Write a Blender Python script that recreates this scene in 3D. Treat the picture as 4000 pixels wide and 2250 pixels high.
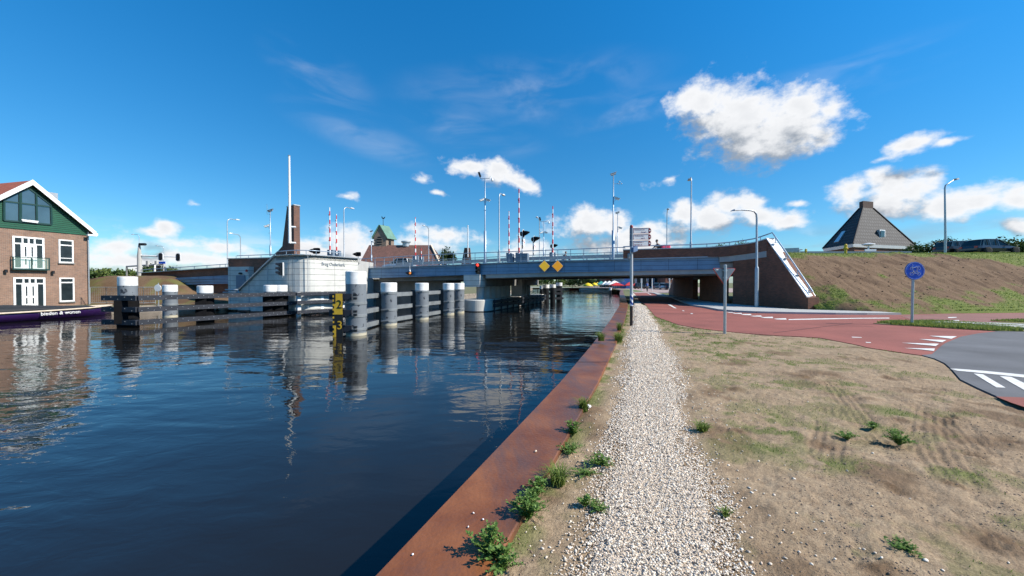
import bpy, bmesh, math, random
import numpy as np
from mathutils import Vector, Matrix, geometry
R = math.radians
PI = math.pi
SC = bpy.context.scene
for _o in list(bpy.data.objects): bpy.data.objects.remove(_o)

# ------------------------------------------------------------------ camera
F = 1480.0            # focal length, in pixels of the 4000 px wide photograph
CAMZ = 1.6
HOR = 1105.0
PITCH = math.atan((1125 - HOR) / F)
WATER = -0.93
cd = bpy.data.cameras.new("Camera"); cam = bpy.data.objects.new("Camera", cd)
SC.collection.objects.link(cam); SC.camera = cam
cam.location = (0, 0, CAMZ); cam.rotation_euler = (PI/2 - PITCH, 0, 0)
cd.sensor_width = 36.0; cd.lens = 36.0 * F / 4000.0
cd.clip_start = 0.05; cd.clip_end = 9000
SC.render.resolution_x = 1024; SC.render.resolution_y = 576

# ------------------------------------------------------------------ exposure
SC.view_settings.view_transform = 'Standard'
SC.view_settings.look = 'None'
SC.view_settings.exposure = 0.50
SC.view_settings.gamma = 1.0

# ------------------------------------------------------------------ sun
SUN_EL = R(40); SUN_AZ = R(102)         # azimuth clockwise from +Y
sd = Vector((math.sin(SUN_AZ)*math.cos(SUN_EL), math.cos(SUN_AZ)*math.cos(SUN_EL), math.sin(SUN_EL)))
sl = bpy.data.lights.new("Sun", 'SUN'); sl.energy = 5.0; sl.angle = R(0.5); sl.color = (1.0, 0.93, 0.82)
so = bpy.data.objects.new("Sun", sl); SC.collection.objects.link(so)
so.rotation_euler = (-sd).to_track_quat('-Z', 'Y').to_euler(); so.location = (30, 0, 40)

# ------------------------------------------------------------------ world: Nishita sky with cumulus clouds by direction
W = bpy.data.worlds.new("World"); SC.world = W; W.use_nodes = True
wt = W.node_tree; wt.nodes.clear()
def wn(t, tree=None, **k):
    n = (tree or wt).nodes.new(t)
    for a, b in k.items(): setattr(n, a, b)
    return n
def wl(a, b, tree=None): (tree or wt).links.new(a, b)
def wmath(op, a, b=None, tree=None, c=None, clamp=False):
    n = wn('ShaderNodeMath', tree, operation=op); n.use_clamp = clamp
    for i, v in enumerate((a, b, c)):
        if v is None: continue
        if isinstance(v, (int, float)): n.inputs[i].default_value = v
        else: wl(v, n.inputs[i], tree)
    return n.outputs[0]
def maprange(v, a, b, c=0.0, d=1.0, tree=None, smooth=True):
    n = wn('ShaderNodeMapRange', tree); n.interpolation_type = 'SMOOTHSTEP' if smooth else 'LINEAR'
    wl(v, n.inputs[0], tree)
    for i, q in enumerate((a, b, c, d)): n.inputs[i+1].default_value = q
    return n.outputs[0]
# cloud masses, as seen in the photograph: x, y, half width, half height, tilt (px of the 4000 px picture)
CL = [(2735,415,125,88,0),(2870,475,190,125,5),(3030,500,220,115,0),(2920,580,170,60,0),(3130,430,140,85,8),(3235,430,95,42,20),
 (3460,620,70,16,-8),(3550,570,100,40,-22),(3700,548,80,14,-6),
 (3320,745,95,60,0),(3470,720,110,60,0),(3560,745,110,75,0),(3480,800,200,50,0),(3680,790,150,60,0),(3830,770,140,52,0),(3990,765,130,52,0),
 (3980,880,80,50,0),(2670,850,80,62,0),(2760,860,110,66,0),(2870,800,110,42,8),(2960,860,90,45,0),(3075,880,90,40,8),(3090,803,42,16,8),
 (2595,710,60,18,-12),(2280,880,120,55,0),(2380,870,100,50,0),(2500,915,120,50,0),(2440,960,220,45,0),
 (1850,655,100,30,6),(1940,680,95,40,14),(2030,715,75,28,20),(1655,703,46,22,14),(1700,760,40,12,22),(1375,772,46,14,6),
 (660,890,65,30,0),(600,905,95,20,0),(765,790,40,14,0),(720,945,90,22,0),(850,955,110,28,0),(470,965,110,45,-10),(500,1020,180,50,0),(800,1005,240,40,0),
 (1350,935,95,60,0),(1240,985,120,45,0),(1450,985,110,55,0),
 (1740,920,130,28,8),(1640,955,150,40,0),(2060,980,110,42,0)]
g = bpy.data.node_groups.new("cloud_field", 'ShaderNodeTree')
g.interface.new_socket("P", in_out='INPUT', socket_type='NodeSocketVector')
g.interface.new_socket("F", in_out='OUTPUT', socket_type='NodeSocketFloat')
gi = wn('NodeGroupInput', g); go = wn('NodeGroupOutput', g)
# wobble the coordinates so that no outline is an ellipse
n0 = wn('ShaderNodeTexNoise', g); n0.inputs['Scale'].default_value = 7.0; n0.inputs['Detail'].default_value = 4.0; wl(gi.outputs[0], n0.inputs['Vector'], g)
s0 = wn('ShaderNodeVectorMath', g, operation='SUBTRACT'); wl(n0.outputs['Color'], s0.inputs[0], g); s0.inputs[1].default_value = (.5, .5, .5)
s1 = wn('ShaderNodeVectorMath', g, operation='MULTIPLY_ADD'); wl(s0.outputs[0], s1.inputs[0], g); s1.inputs[1].default_value = (.075, .055, 0); wl(gi.outputs[0], s1.inputs[2], g)
acc = None
for (x, y, rx, ry, rot) in CL:
    k = (x-2000)/F; az = math.atan(k); ca = math.cos(az); el = math.atan((HOR-y)/F*ca)
    mp = wn('ShaderNodeMapping', g, vector_type='TEXTURE'); wl(s1.outputs[0], mp.inputs['Vector'], g)
    mp.inputs['Location'].default_value = (az, el, 0)
    mp.inputs['Rotation'].default_value = (0, 0, -R(rot))
    mp.inputs['Scale'].default_value = (rx/F*ca*ca*1.25, ry/F*ca*1.28, 1)
    ln = wn('ShaderNodeVectorMath', g, operation='LENGTH'); wl(mp.outputs[0], ln.inputs[0], g)
    lv = ln.outputs['Value']
    if ry < 25: lv = wmath('MULTIPLY_ADD', lv, .70, g, .38)
    elif ry < 45: lv = wmath('MULTIPLY_ADD', lv, .85, g, .14)
    if acc is None: acc = lv
    else: acc = wmath('SMOOTH_MIN', acc, lv, g, 0.18)
n1 = wn('ShaderNodeTexNoise', g); n1.inputs['Scale'].default_value = 17.0; n1.inputs['Detail'].default_value = 9.0; n1.inputs['Roughness'].default_value = .60
m1 = wn('ShaderNodeMapping', g); m1.inputs['Scale'].default_value = (1, 1.35, 1); wl(gi.outputs[0], m1.inputs['Vector'], g); wl(m1.outputs[0], n1.inputs['Vector'], g)
f = wmath('SUBTRACT', 1.0, acc, g)
f2 = wmath('MULTIPLY_ADD', wmath('SUBTRACT', n1.outputs['Fac'], .5, g), 1.95, g, f)
wl(f2, go.inputs[0], g)

tc = wn('ShaderNodeTexCoord'); sp = wn('ShaderNodeSeparateXYZ'); wl(tc.outputs['Generated'], sp.inputs[0])
az_ = wmath('ARCTAN2', sp.outputs[0], sp.outputs[1]); el_ = wmath('ARCSINE', sp.outputs[2])
cb = wn('ShaderNodeCombineXYZ'); wl(az_, cb.inputs[0]); wl(el_, cb.inputs[1])
ga = wn('ShaderNodeGroup', node_tree=g); wl(cb.outputs[0], ga.inputs[0])
sh = wn('ShaderNodeVectorMath', operation='ADD'); wl(cb.outputs[0], sh.inputs[0]); sh.inputs[1].default_value = (.014, .050, 0)
gb = wn('ShaderNodeGroup', node_tree=g); wl(sh.outputs[0], gb.inputs[0])
dens = maprange(ga.outputs[0], -0.04, 0.66)
# lit where the cloud thins out towards the sun, grey underneath
dif = wmath('SUBTRACT', ga.outputs[0], gb.outputs[0])
lit = maprange(dif, -0.50, 0.42)
thick = maprange(ga.outputs[0], .15, 1.2)
# low haze of small clouds near the horizon, all round
nh = wn('ShaderNodeTexNoise'); nh.inputs['Scale'].default_value = 7; nh.inputs['Detail'].default_value = 6
mh = wn('ShaderNodeMapping'); mh.inputs['Scale'].default_value = (1, 3.5, 1); wl(cb.outputs[0], mh.inputs['Vector']); wl(mh.outputs[0], nh.inputs['Vector'])
low = wmath('MULTIPLY', maprange(nh.outputs['Fac'], .44, .62), maprange(el_, .14, .03))
low = wmath('MULTIPLY', low, .72)
# thin cirrus
nc = wn('ShaderNodeTexNoise'); nc.inputs['Scale'].default_value = 5.5; nc.inputs['Detail'].default_value = 8; nc.inputs['Distortion'].default_value = .5
mc = wn('ShaderNodeMapping'); mc.inputs['Scale'].default_value = (1, 3.4, 1); mc.inputs['Rotation'].default_value = (0, 0, -.35); mc.inputs['Location'].default_value = (2.3, .7, 0)
wl(cb.outputs[0], mc.inputs['Vector']); wl(mc.outputs[0], nc.inputs['Vector'])
cac = None
for (x, y, rx, ry, rot) in [(1270,310,190,70,18),(2060,365,420,80,-3),(1420,540,260,50,14),(1850,520,230,60,10),(2480,440,250,50,-8),(3300,300,400,60,0)]:
    k = (x-2000)/F; az = math.atan(k); ca = math.cos(az); el = math.atan((HOR-y)/F*ca)
    mp = wn('ShaderNodeMapping', vector_type='TEXTURE'); wl(cb.outputs[0], mp.inputs['Vector'])
    mp.inputs['Location'].default_value = (az, el, 0); mp.inputs['Rotation'].default_value = (0, 0, -R(rot)); mp.inputs['Scale'].default_value = (rx/F*ca*ca*1.3, ry/F*ca*1.5, 1)
    ln = wn('ShaderNodeVectorMath', operation='LENGTH'); wl(mp.outputs[0], ln.inputs[0]); cac = ln.outputs['Value'] if cac is None else wmath('SMOOTH_MIN', cac, ln.outputs['Value'], None, .3)
cir = wmath('MULTIPLY', maprange(nc.outputs['Fac'], .36, .75), maprange(cac, 1.15, .0)); cir = wmath('MULTIPLY', cir, .20)
al = wmath('MAXIMUM', dens, low); al = wmath('MAXIMUM', al, cir)
sky = wn('ShaderNodeTexSky', sky_type='NISHITA'); sky.sun_disc = False; sky.sun_elevation = SUN_EL; sky.sun_rotation = SUN_AZ
sky.altitude = 0; sky.air_density = 1.0; sky.dust_density = 0.0; sky.ozone_density = 4.0
hs = wn('ShaderNodeHueSaturation'); hs.inputs['Saturation'].default_value = 1.22; hs.inputs['Hue'].default_value = .488; wl(sky.outputs[0], hs.inputs['Color'])
bgs = wn('ShaderNodeBackground'); bgs.inputs['Strength'].default_value = .105; 
gm = wn('ShaderNodeMix', data_type='RGBA', blend_type='MULTIPLY'); gm.inputs[0].default_value = 1; wl(hs.outputs[0], gm.inputs[6])
tn = wn('ShaderNodeMix', data_type='RGBA'); wl(maprange(el_, 0.0, .75), tn.inputs[0]); tn.inputs[6].default_value = (.54, .75, .88, 1); tn.inputs[7].default_value = (.23, 1.02, 1.34, 1); wl(tn.outputs[2], gm.inputs[7])
wl(gm.outputs[2], bgs.inputs['Color'])
lum = wmath('MULTIPLY', lit, wmath('MULTIPLY_ADD', thick, -.30, None, 1.08))
rampn = wn('ShaderNodeMix', data_type='RGBA'); wl(lum, rampn.inputs[0])
rampn.inputs[6].default_value = (.32, .37, .44, 1); rampn.inputs[7].default_value = (.93, .94, .96, 1)
bgc = wn('ShaderNodeBackground'); bgc.inputs['Strength'].default_value = .74; wl(rampn.outputs[2], bgc.inputs['Color'])
mx = wn('ShaderNodeMixShader'); wl(al, mx.inputs[0]); wl(bgs.outputs[0], mx.inputs[1]); wl(bgc.outputs[0], mx.inputs[2])
wo = wn('ShaderNodeOutputWorld'); wl(mx.outputs[0], wo.inputs[0])
W.cycles.sampling_method = 'MANUAL'; W.cycles.sample_map_resolution = 512
SC.cycles.use_denoising = True
SC.cycles.max_bounces = 6; SC.cycles.diffuse_bounces = 3; SC.cycles.glossy_bounces = 4; SC.cycles.transparent_max_bounces = 8
SC.cycles.caustics_reflective = False; SC.cycles.caustics_refractive = False

# ------------------------------------------------------------------ pixel -> world helpers (pixels of the 4000 x 2250 photograph)
_cp, _sp = math.cos(PITCH), math.sin(PITCH)
def ray(x, y):
    u = (x-2000)/F; v = (1125-y)/F
    return Vector((u, _cp + v*_sp, -_sp + v*_cp))
def at(x, y, Y):
    d = ray(x, y); return Vector((d.x*Y/d.y, Y, CAMZ + d.z*Y/d.y))
def gz(x, y, z=0.0):
    d = ray(x, y); t = (z-CAMZ)/d.z; return Vector((d.x*t, d.y*t, z))
def zat(x, y, P):      # height seen at pixel y above the plan point P
    return at(x, y, P[1]).z
def lerp(a, b, t): return a + (b-a)*t
def interp(x, pts):
    for (x0, y0), (x1, y1) in zip(pts, pts[1:]):
        if x <= x1: return y0 + (y1-y0)*(x-x0)/(x1-x0)
    (x0, y0), (x1, y1) = pts[-2:]
    return y0 + (y1-y0)*(x-x0)/(x1-x0)

# ------------------------------------------------------------------ materials
M = {}
def nd(t, tree, **k):
    n = tree.nodes.new(t)
    for a, b in k.items(): setattr(n, a, b)
    return n
def c4(c): return (c[0], c[1], c[2], 1)
def mat(name, col, rough=.6, metal=0.0, var=.12, scale=3.0, bump=0.0, bscale=40.0, coord='Object', emit=None, spec=.5, col2=None, coat=0.0):
    m = bpy.data.materials.new(name); m.use_nodes = True; t = m.node_tree; b = t.nodes['Principled BSDF']
    b.inputs['Roughness'].default_value = rough; b.inputs['Metallic'].default_value = metal
    b.inputs['Specular IOR Level'].default_value = spec; b.inputs['Coat Weight'].default_value = coat
    tcn = nd('ShaderNodeTexCoord', t)
    no = nd('ShaderNodeTexNoise', t); no.inputs['Scale'].default_value = scale; no.inputs['Detail'].default_value = 5
    t.links.new(tcn.outputs[coord], no.inputs['Vector'])
    mr = nd('ShaderNodeMapRange', t); mr.inputs[1].default_value = .3; mr.inputs[2].default_value = .7
    t.links.new(no.outputs['Fac'], mr.inputs[0])
    mxn = nd('ShaderNodeMix', t, data_type='RGBA'); t.links.new(mr.outputs[0], mxn.inputs[0])
    lo = tuple(max(0, c*(1-var)) for c in col); hi = tuple(c*(1+var) for c in col)
    if col2 is not None: lo, hi = col, col2
    mxn.inputs[6].default_value = c4(lo); mxn.inputs[7].default_value = c4(hi)
    t.links.new(mxn.outputs[2], b.inputs['Base Color'])
    if bump:
        n2 = nd('ShaderNodeTexNoise', t); n2.inputs['Scale'].default_value = bscale; n2.inputs['Detail'].default_value = 4
        t.links.new(tcn.outputs[coord], n2.inputs['Vector'])
        bp = nd('ShaderNodeBump', t); bp.inputs['Strength'].default_value = bump; bp.inputs['Distance'].default_value = .02
        t.links.new(n2.outputs['Fac'], bp.inputs['Height']); t.links.new(bp.outputs[0], b.inputs['Normal'])
    if emit:
        b.inputs['Emission Color'].default_value = c4(emit[0]); b.inputs['Emission Strength'].default_value = emit[1]
    m['nz'] = no.name
    M[name] = m; return m
def brick_mat(name, c1, c2, mortar, bw=.21, bh=.06, ms=.01, bump=.3, off=.5, rough=.85, smear=None, bias=0.0):
    m = bpy.data.materials.new(name); m.use_nodes = True; t = m.node_tree; b = t.nodes['Principled BSDF']
    b.inputs['Roughness'].default_value = rough
    tcn = nd('ShaderNodeTexCoord', t); br = nd('ShaderNodeTexBrick', t); t.links.new(tcn.outputs['UV'], br.inputs['Vector'])
    br.offset = off; br.inputs['Scale'].default_value = 1; br.inputs['Brick Width'].default_value = bw; br.inputs['Row Height'].default_value = bh
    br.inputs['Mortar Size'].default_value = ms; br.inputs['Color1'].default_value = c4(c1); br.inputs['Color2'].default_value = c4(c2); br.inputs['Mortar'].default_value = c4(mortar)
    br.inputs['Bias'].default_value = bias; br.inputs['Mortar Smooth'].default_value = .2
    no = nd('ShaderNodeTexNoise', t); no.inputs['Scale'].default_value = .9; no.inputs['Detail'].default_value = 6; no.inputs['Roughness'].default_value = .65
    t.links.new(tcn.outputs['UV'], no.inputs['Vector'])
    mr = nd('ShaderNodeMapRange', t); mr.inputs[1].default_value = .3; mr.inputs[2].default_value = .7; mr.inputs[3].default_value = .78; mr.inputs[4].default_value = 1.15
    t.links.new(no.outputs['Fac'], mr.inputs[0])
    mu = nd('ShaderNodeMix', t, data_type='RGBA', blend_type='MULTIPLY'); mu.inputs[0].default_value = 1
    t.links.new(br.outputs['Color'], mu.inputs[6]); t.links.new(mr.outputs[0], mu.inputs[7]); t.links.new(mu.outputs[2], b.inputs['Base Color'])
    bp = nd('ShaderNodeBump', t, invert=True); bp.inputs['Strength'].default_value = bump; bp.inputs['Distance'].default_value = .01
    t.links.new(br.outputs['Fac'], bp.inputs['Height']); t.links.new(bp.outputs[0], b.inputs['Normal'])
    M[name] = m; return m
def stripe_mat(name, ca, cb_, period, slant=0.0, rough=.45):
    m = bpy.data.materials.new(name); m.use_nodes = True; t = m.node_tree; b = t.nodes['Principled BSDF']; b.inputs['Roughness'].default_value = rough
    tcn = nd('ShaderNodeTexCoord', t); s = nd('ShaderNodeSeparateXYZ', t); t.links.new(tcn.outputs['Object'], s.inputs[0])
    a = nd('ShaderNodeMath', t, operation='MULTIPLY_ADD'); t.links.new(s.outputs[0], a.inputs[0]); a.inputs[1].default_value = slant; t.links.new(s.outputs[2], a.inputs[2])
    d = nd('ShaderNodeMath', t, operation='DIVIDE'); t.links.new(a.outputs[0], d.inputs[0]); d.inputs[1].default_value = period
    fr = nd('ShaderNodeMath', t, operation='FRACT'); t.links.new(d.outputs[0], fr.inputs[0])
    gt = nd('ShaderNodeMath', t, operation='GREATER_THAN'); t.links.new(fr.outputs[0], gt.inputs[0]); gt.inputs[1].default_value = .5
    mxn = nd('ShaderNodeMix', t, data_type='RGBA'); t.links.new(gt.outputs[0], mxn.inputs[0]); mxn.inputs[6].default_value = c4(ca); mxn.inputs[7].default_value = c4(cb_)
    t.links.new(mxn.outputs[2], b.inputs['Base Color']); M[name] = m; return m

# ------------------------------------------------------------------ objects
COL = SC.collection
def tag(o, label=None, cat=None, group=None, kind=None):
    if label: o['label'] = label
    if cat: o['category'] = cat
    if group: o['group'] = group
    if kind: o['kind'] = kind
    return o
def thing(name, label, cat, loc=(0,0,0), group=None, rz=0.0):
    o = bpy.data.objects.new(name, None); COL.objects.link(o); o.empty_display_size = .3
    o.location = loc; o.rotation_euler = (0, 0, rz); return tag(o, label, cat, group)
def mtx(o):
    if o is None: return Matrix.Identity(4)
    return mtx(o.parent) @ (Matrix.Translation(o.location) @ o.rotation_euler.to_matrix().to_4x4())
def children(o): return list(CH.get(o.name, []))
CH = {}
def reg(parent, o):
    o.parent = parent; CH.setdefault(parent.name, []).append(o)
def copy_tree(o, parent=None, loc=None, rz=None, label=None, group=None):
    c = o.copy(); COL.objects.link(c)
    if parent is not None: reg(parent, c)
    for ch in children(o): copy_tree(ch, c)
    if loc is not None: c.location = loc
    if rz is not None: c.rotation_euler = (0, 0, rz)
    if label: c['label'] = label
    if group: c['group'] = group
    return c
SPLIT = {'railing_post','weld_seam','backing_post','waling_post','post','louvre','clamp','coping_joint'}
class MB:
    def __init__(s): s.v = []; s.f = []; s.uv = {}; s.sm = set()
    def add(s, vs, fs, smooth=False):
        n = len(s.v); s.v += [tuple(p) for p in vs]
        for q in fs:
            if smooth: s.sm.add(len(s.f))
            s.f.append([i+n for i in q])
        return s
    def hexa(s, p):   # 8 points, bottom 4 then top 4
        return s.add(p, [(3,2,1,0),(4,5,6,7),(0,1,5,4),(1,2,6,5),(2,3,7,6),(3,0,4,7)])
    def box(s, c, d, rz=0.0, rx=0.0, ry=0.0):
        x, y, z = d[0]/2, d[1]/2, d[2]/2
        m = Matrix.Translation(c) @ Matrix.Rotation(rz, 4, 'Z') @ Matrix.Rotation(ry, 4, 'Y') @ Matrix.Rotation(rx, 4, 'X')
        return s.hexa([m @ Vector(q) for q in ((-x,-y,-z),(x,-y,-z),(x,y,-z),(-x,y,-z),(-x,-y,z),(x,-y,z),(x,y,z),(-x,y,z))])
    def bbox(s, c, d, bev=.02, rz=0.0):
        # box with chamfered vertical and horizontal edges
        x, y, z = d[0]/2, d[1]/2, d[2]/2; m = Matrix.Translation(c) @ Matrix.Rotation(rz, 4, 'Z'); L = []
        for zz, k in ((-z, bev), (-z+bev, 0), (z-bev, 0), (z, bev)):
            X, Y_ = x-k, y-k; b = bev
            L.append([m @ Vector(q) for q in ((-X+b,-Y_,zz),(X-b,-Y_,zz),(X,-Y_+b,zz),(X,Y_-b,zz),(X-b,Y_,zz),(-X+b,Y_,zz),(-X,Y_-b,zz),(-X,-Y_+b,zz))])
        return s.loft(L)
    def bar(s, a, b, w, h, up=(0,0,1)):
        a, b = Vector(a), Vector(b); d = (b-a).normalized(); u = Vector(up)
        if abs(d.dot(u)) > .99: u = Vector((0,1,0))
        r = d.cross(u).normalized()*w/2; t = r.cross(d).normalized()*h/2
        return s.hexa([a-r-t, a+r-t, b+r-t, b-r-t, a-r+t, a+r+t, b+r+t, b-r+t])
    def tube(s, pts, r, seg=10, cap=True):
        pts = [Vector(p) for p in pts]; rr = r if isinstance(r, (list, tuple)) else [r]*len(pts)
        vs = []; ref = None
        for i, p in enumerate(pts):
            d = (pts[min(i+1, len(pts)-1)] - pts[max(i-1, 0)]).normalized()
            if ref is None:
                ref = Vector((1,0,0)) if abs(d.x) < .9 else Vector((0,1,0))
            a = (ref - d*ref.dot(d)).normalized(); ref = a; b = d.cross(a)
            for k in range(seg):
                t = 2*PI*k/seg; vs.append(p + (a*math.cos(t) + b*math.sin(t))*rr[i])
        n = len(s.v); s.v += [tuple(q) for q in vs]
        for i in range(len(pts)-1):
            for k in range(seg):
                s.sm.add(len(s.f)); s.f.append([n+i*seg+k, n+i*seg+(k+1)%seg, n+(i+1)*seg+(k+1)%seg, n+(i+1)*seg+k])
        if cap:
            m0 = len(s.v); s.v += [s.v[n+k] for k in range(seg)] + [s.v[n+(len(pts)-1)*seg+k] for k in range(seg)]
            s.f.append([m0+k for k in range(seg)][::-1]); s.f.append([m0+seg+k for k in range(seg)])
        return s
    def lathe(s, c, prof, seg=24, ax='Z'):
        c = Vector(c); pr_ = [Vector((a, b_)) for a, b_ in prof]; rings = [prof[0]]; brk = set()
        for q in range(1, len(prof)-1):
            rings.append(prof[q]); d1 = (pr_[q]-pr_[q-1]).normalized(); d2_ = (pr_[q+1]-pr_[q]).normalized()
            if d1.dot(d2_) < .85: brk.add(len(rings)-1); rings.append(prof[q])
        if len(prof) > 1: rings.append(prof[-1])
        rings = [rings[0]]+rings+[rings[-1]]; brk = {0, len(rings)-2} | {b_+1 for b_ in brk}
        vs = []
        for (r, z) in rings:
            for k in range(seg):
                t = 2*PI*k/seg; q = Vector((r*math.cos(t), r*math.sin(t), z))
                if ax == 'Y': q = Vector((q.x, -q.z, q.y))
                if ax == 'X': q = Vector((q.z, q.x, q.y))
                vs.append(c+q)
        n = len(s.v); s.v += [tuple(q) for q in vs]
        for i in range(len(rings)-1):
            if i in brk: continue
            for k in range(seg):
                s.sm.add(len(s.f)); s.f.append([n+i*seg+k, n+i*seg+(k+1)%seg, n+(i+1)*seg+(k+1)%seg, n+(i+1)*seg+k])
        s.f.append([n+k for k in range(seg)][::-1]); s.f.append([n+(len(rings)-1)*seg+k for k in range(seg)])
        return s
    def loft(s, loops, cap=True, smooth=False):
        n = len(s.v); m = len(loops[0])
        for L in loops: s.v += [tuple(q) for q in L]
        for i in range(len(loops)-1):
            for k in range(m):
                if smooth: s.sm.add(len(s.f))
                s.f.append([n+i*m+k, n+i*m+(k+1)%m, n+(i+1)*m+(k+1)%m, n+(i+1)*m+k])
        if cap: s.f.append([n+k for k in range(m)][::-1]); s.f.append([n+(len(loops)-1)*m+k for k in range(m)])
        return s
    def prism(s, poly, vec):      # closed polygon extruded along vec
        vec = Vector(vec); return s.loft([[Vector(p) for p in poly], [Vector(p)+vec for p in poly]])
    def ball(s, c, r, seg=12, rings=8, sc=(1,1,1)):
        c = Vector(c); L = []
        for i in range(1, rings):
            t = PI*i/rings - PI/2
            L.append([c + Vector((math.cos(t)*math.cos(2*PI*k/seg)*r*sc[0], math.cos(t)*math.sin(2*PI*k/seg)*r*sc[1], math.sin(t)*r*sc[2])) for k in range(seg)])
        return s.loft(L, smooth=True)
    def build(s, name, m, parent=None, uv=False, world=True):
        if name in SPLIT and parent is not None:
            pp = list(range(len(s.v)))
            def fd_(i):
                while pp[i] != i: pp[i] = pp[pp[i]]; i = pp[i]
                return i
            for f_ in s.f:
                for q in f_[1:]: pp[fd_(q)] = fd_(f_[0])
            gr_ = {}
            for fi, f_ in enumerate(s.f): gr_.setdefault(tuple(sorted({(round(s.v[i][0], 4), round(s.v[i][1], 4), round(s.v[i][2], 4)) for i in [fd_(f_[0])]})), []).append(fi)
            if len(gr_) > 1:
                o = None
                for fl in gr_.values():
                    q = MB(); mp_ = {}
                    for fi in fl:
                        nf = []
                        for i in s.f[fi]:
                            if i not in mp_: mp_[i] = len(q.v); q.v.append(s.v[i])
                            nf.append(mp_[i])
                        if fi in s.sm: q.sm.add(len(q.f))
                        q.f.append(nf)
                    o = q._build(name, m, parent, uv, world)
                return o
        return s._build(name, m, parent, uv, world)
    def _build(s, name, m, parent=None, uv=False, world=True):
        me = bpy.data.meshes.new(name)
        vs = s.v
        if parent is not None and world:
            inv = mtx(parent).inverted(); vs = [tuple(inv @ Vector(p)) for p in vs]
        me.from_pydata(vs, [], s.f)
        if uv:
            ul = me.uv_layers.new(name='UVMap').data
            for p in me.polygons:
                nn = p.normal
                if abs(nn.z) > .8: tx, ty = Vector((1,0,0)), Vector((0,1,0))
                else:
                    tx = Vector((0,0,1)).cross(nn).normalized(); ty = nn.cross(tx)
                for li in p.loop_indices:
                    q = me.vertices[me.loops[li].vertex_index].co
                    ul[li].uv = (q.dot(tx), q.dot(ty))
        if s.sm:
            for i in s.sm: me.polygons[i].use_smooth = True
        mm = M[m] if isinstance(m, str) else m
        me.materials.append(mm)
        o = bpy.data.objects.new(name, me); COL.objects.link(o)
        if parent is not None: reg(parent, o)
        return o
def text_obj(body, size, m, origin, xdir, up, parent, name='lettering', depth=.004, align='LEFT', font_sx=1.0):
    cu = bpy.data.curves.new('t', 'FONT'); cu.body = body; cu.size = size; cu.extrude = depth; cu.align_x = align; cu.resolution_u = 3
    ob = bpy.data.objects.new('t', cu); COL.objects.link(ob)
    dg = bpy.context.evaluated_depsgraph_get(); me = bpy.data.meshes.new_from_object(ob.evaluated_get(dg)); bpy.data.objects.remove(ob)
    xd = Vector(xdir).normalized(); u = Vector(up).normalized(); n = xd.cross(u)
    mm = Matrix((xd*font_sx, u, n)).transposed().to_4x4(); mm.translation = Vector(origin)
    me.transform(mtx(parent).inverted() @ mm if parent else mm)
    me.materials.clear(); me.materials.append(M[m]); me.name = name
    o = bpy.data.objects.new(name, me); COL.objects.link(o)
    if parent: reg(parent, o)
    return o
# ------------------------------------------------------------------ value noise
_rng = np.random.RandomState(7); _T = _rng.rand(256, 256)
def vnoise(x, y):
    x = np.asarray(x, float); y = np.asarray(y, float); xi = np.floor(x).astype(int); yi = np.floor(y).astype(int); fx = x-xi; fy = y-yi
    fx = fx*fx*(3-2*fx); fy = fy*fy*(3-2*fy)
    a = _T[xi%256, yi%256]; b = _T[(xi+1)%256, yi%256]; c = _T[xi%256, (yi+1)%256]; d = _T[(xi+1)%256, (yi+1)%256]
    return a*(1-fx)*(1-fy)+b*fx*(1-fy)+c*(1-fx)*fy+d*fx*fy
def fbm(x, y, o=4, g_=.5):
    s = 0; a = 1; t = 0
    for i in range(o): s = s + a*vnoise(x*2**i+i*17.3, y*2**i+i*5.7); t += a; a *= g_
    return s/t
def sstep(a, b, v): t = np.clip((v-a)/(b-a), 0, 1); return t*t*(3-2*t)
def poly_sd(px, py, poly):    # signed distance, negative inside
    d = np.full(px.shape, 1e9); ins = np.zeros(px.shape, bool); n = len(poly)
    for i in range(n):
        ax, ay = poly[i]; bx, by = poly[(i+1)%n]; ex, ey = bx-ax, by-ay
        t = np.clip(((px-ax)*ex+(py-ay)*ey)/(ex*ex+ey*ey+1e-12), 0, 1); d = np.minimum(d, np.hypot(px-ax-t*ex, py-ay-t*ey))
        c = ((ay > py) != (by > py)) & (px < (bx-ax)*(py-ay)/((by-ay) if by != ay else 1e-12)+ax); ins ^= c
    return np.where(ins, -d, d)
def np_mesh(name, v, f, m, attrs=None, smooth=False):
    me = bpy.data.meshes.new(name); nv, nf, k = len(v), len(f), f.shape[1]
    me.vertices.add(nv); me.vertices.foreach_set('co', np.ascontiguousarray(v, dtype=np.float32).ravel())
    me.loops.add(nf*k); me.loops.foreach_set('vertex_index', np.ascontiguousarray(f, dtype=np.int32).ravel())
    me.polygons.add(nf); me.polygons.foreach_set('loop_start', np.arange(0, nf*k, k, dtype=np.int32)); me.polygons.foreach_set('loop_total', np.full(nf, k, dtype=np.int32))
    if smooth: me.polygons.foreach_set('use_smooth', np.ones(nf, bool))
    me.update(calc_edges=True)
    for an, av in (attrs or {}).items():
        a = me.attributes.new(an, 'FLOAT', 'POINT'); a.data.foreach_set('value', np.ascontiguousarray(av, dtype=np.float32).ravel())
    me.materials.append(M[m]); o = bpy.data.objects.new(name, me); COL.objects.link(o); return o
def grid_faces(nr, nc_):
    i = np.arange(nr-1)[:, None]*nc_ + np.arange(nc_-1)[None, :]; i = i.ravel()
    return np.stack([i, i+1, i+nc_+1, i+nc_], 1)
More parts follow.
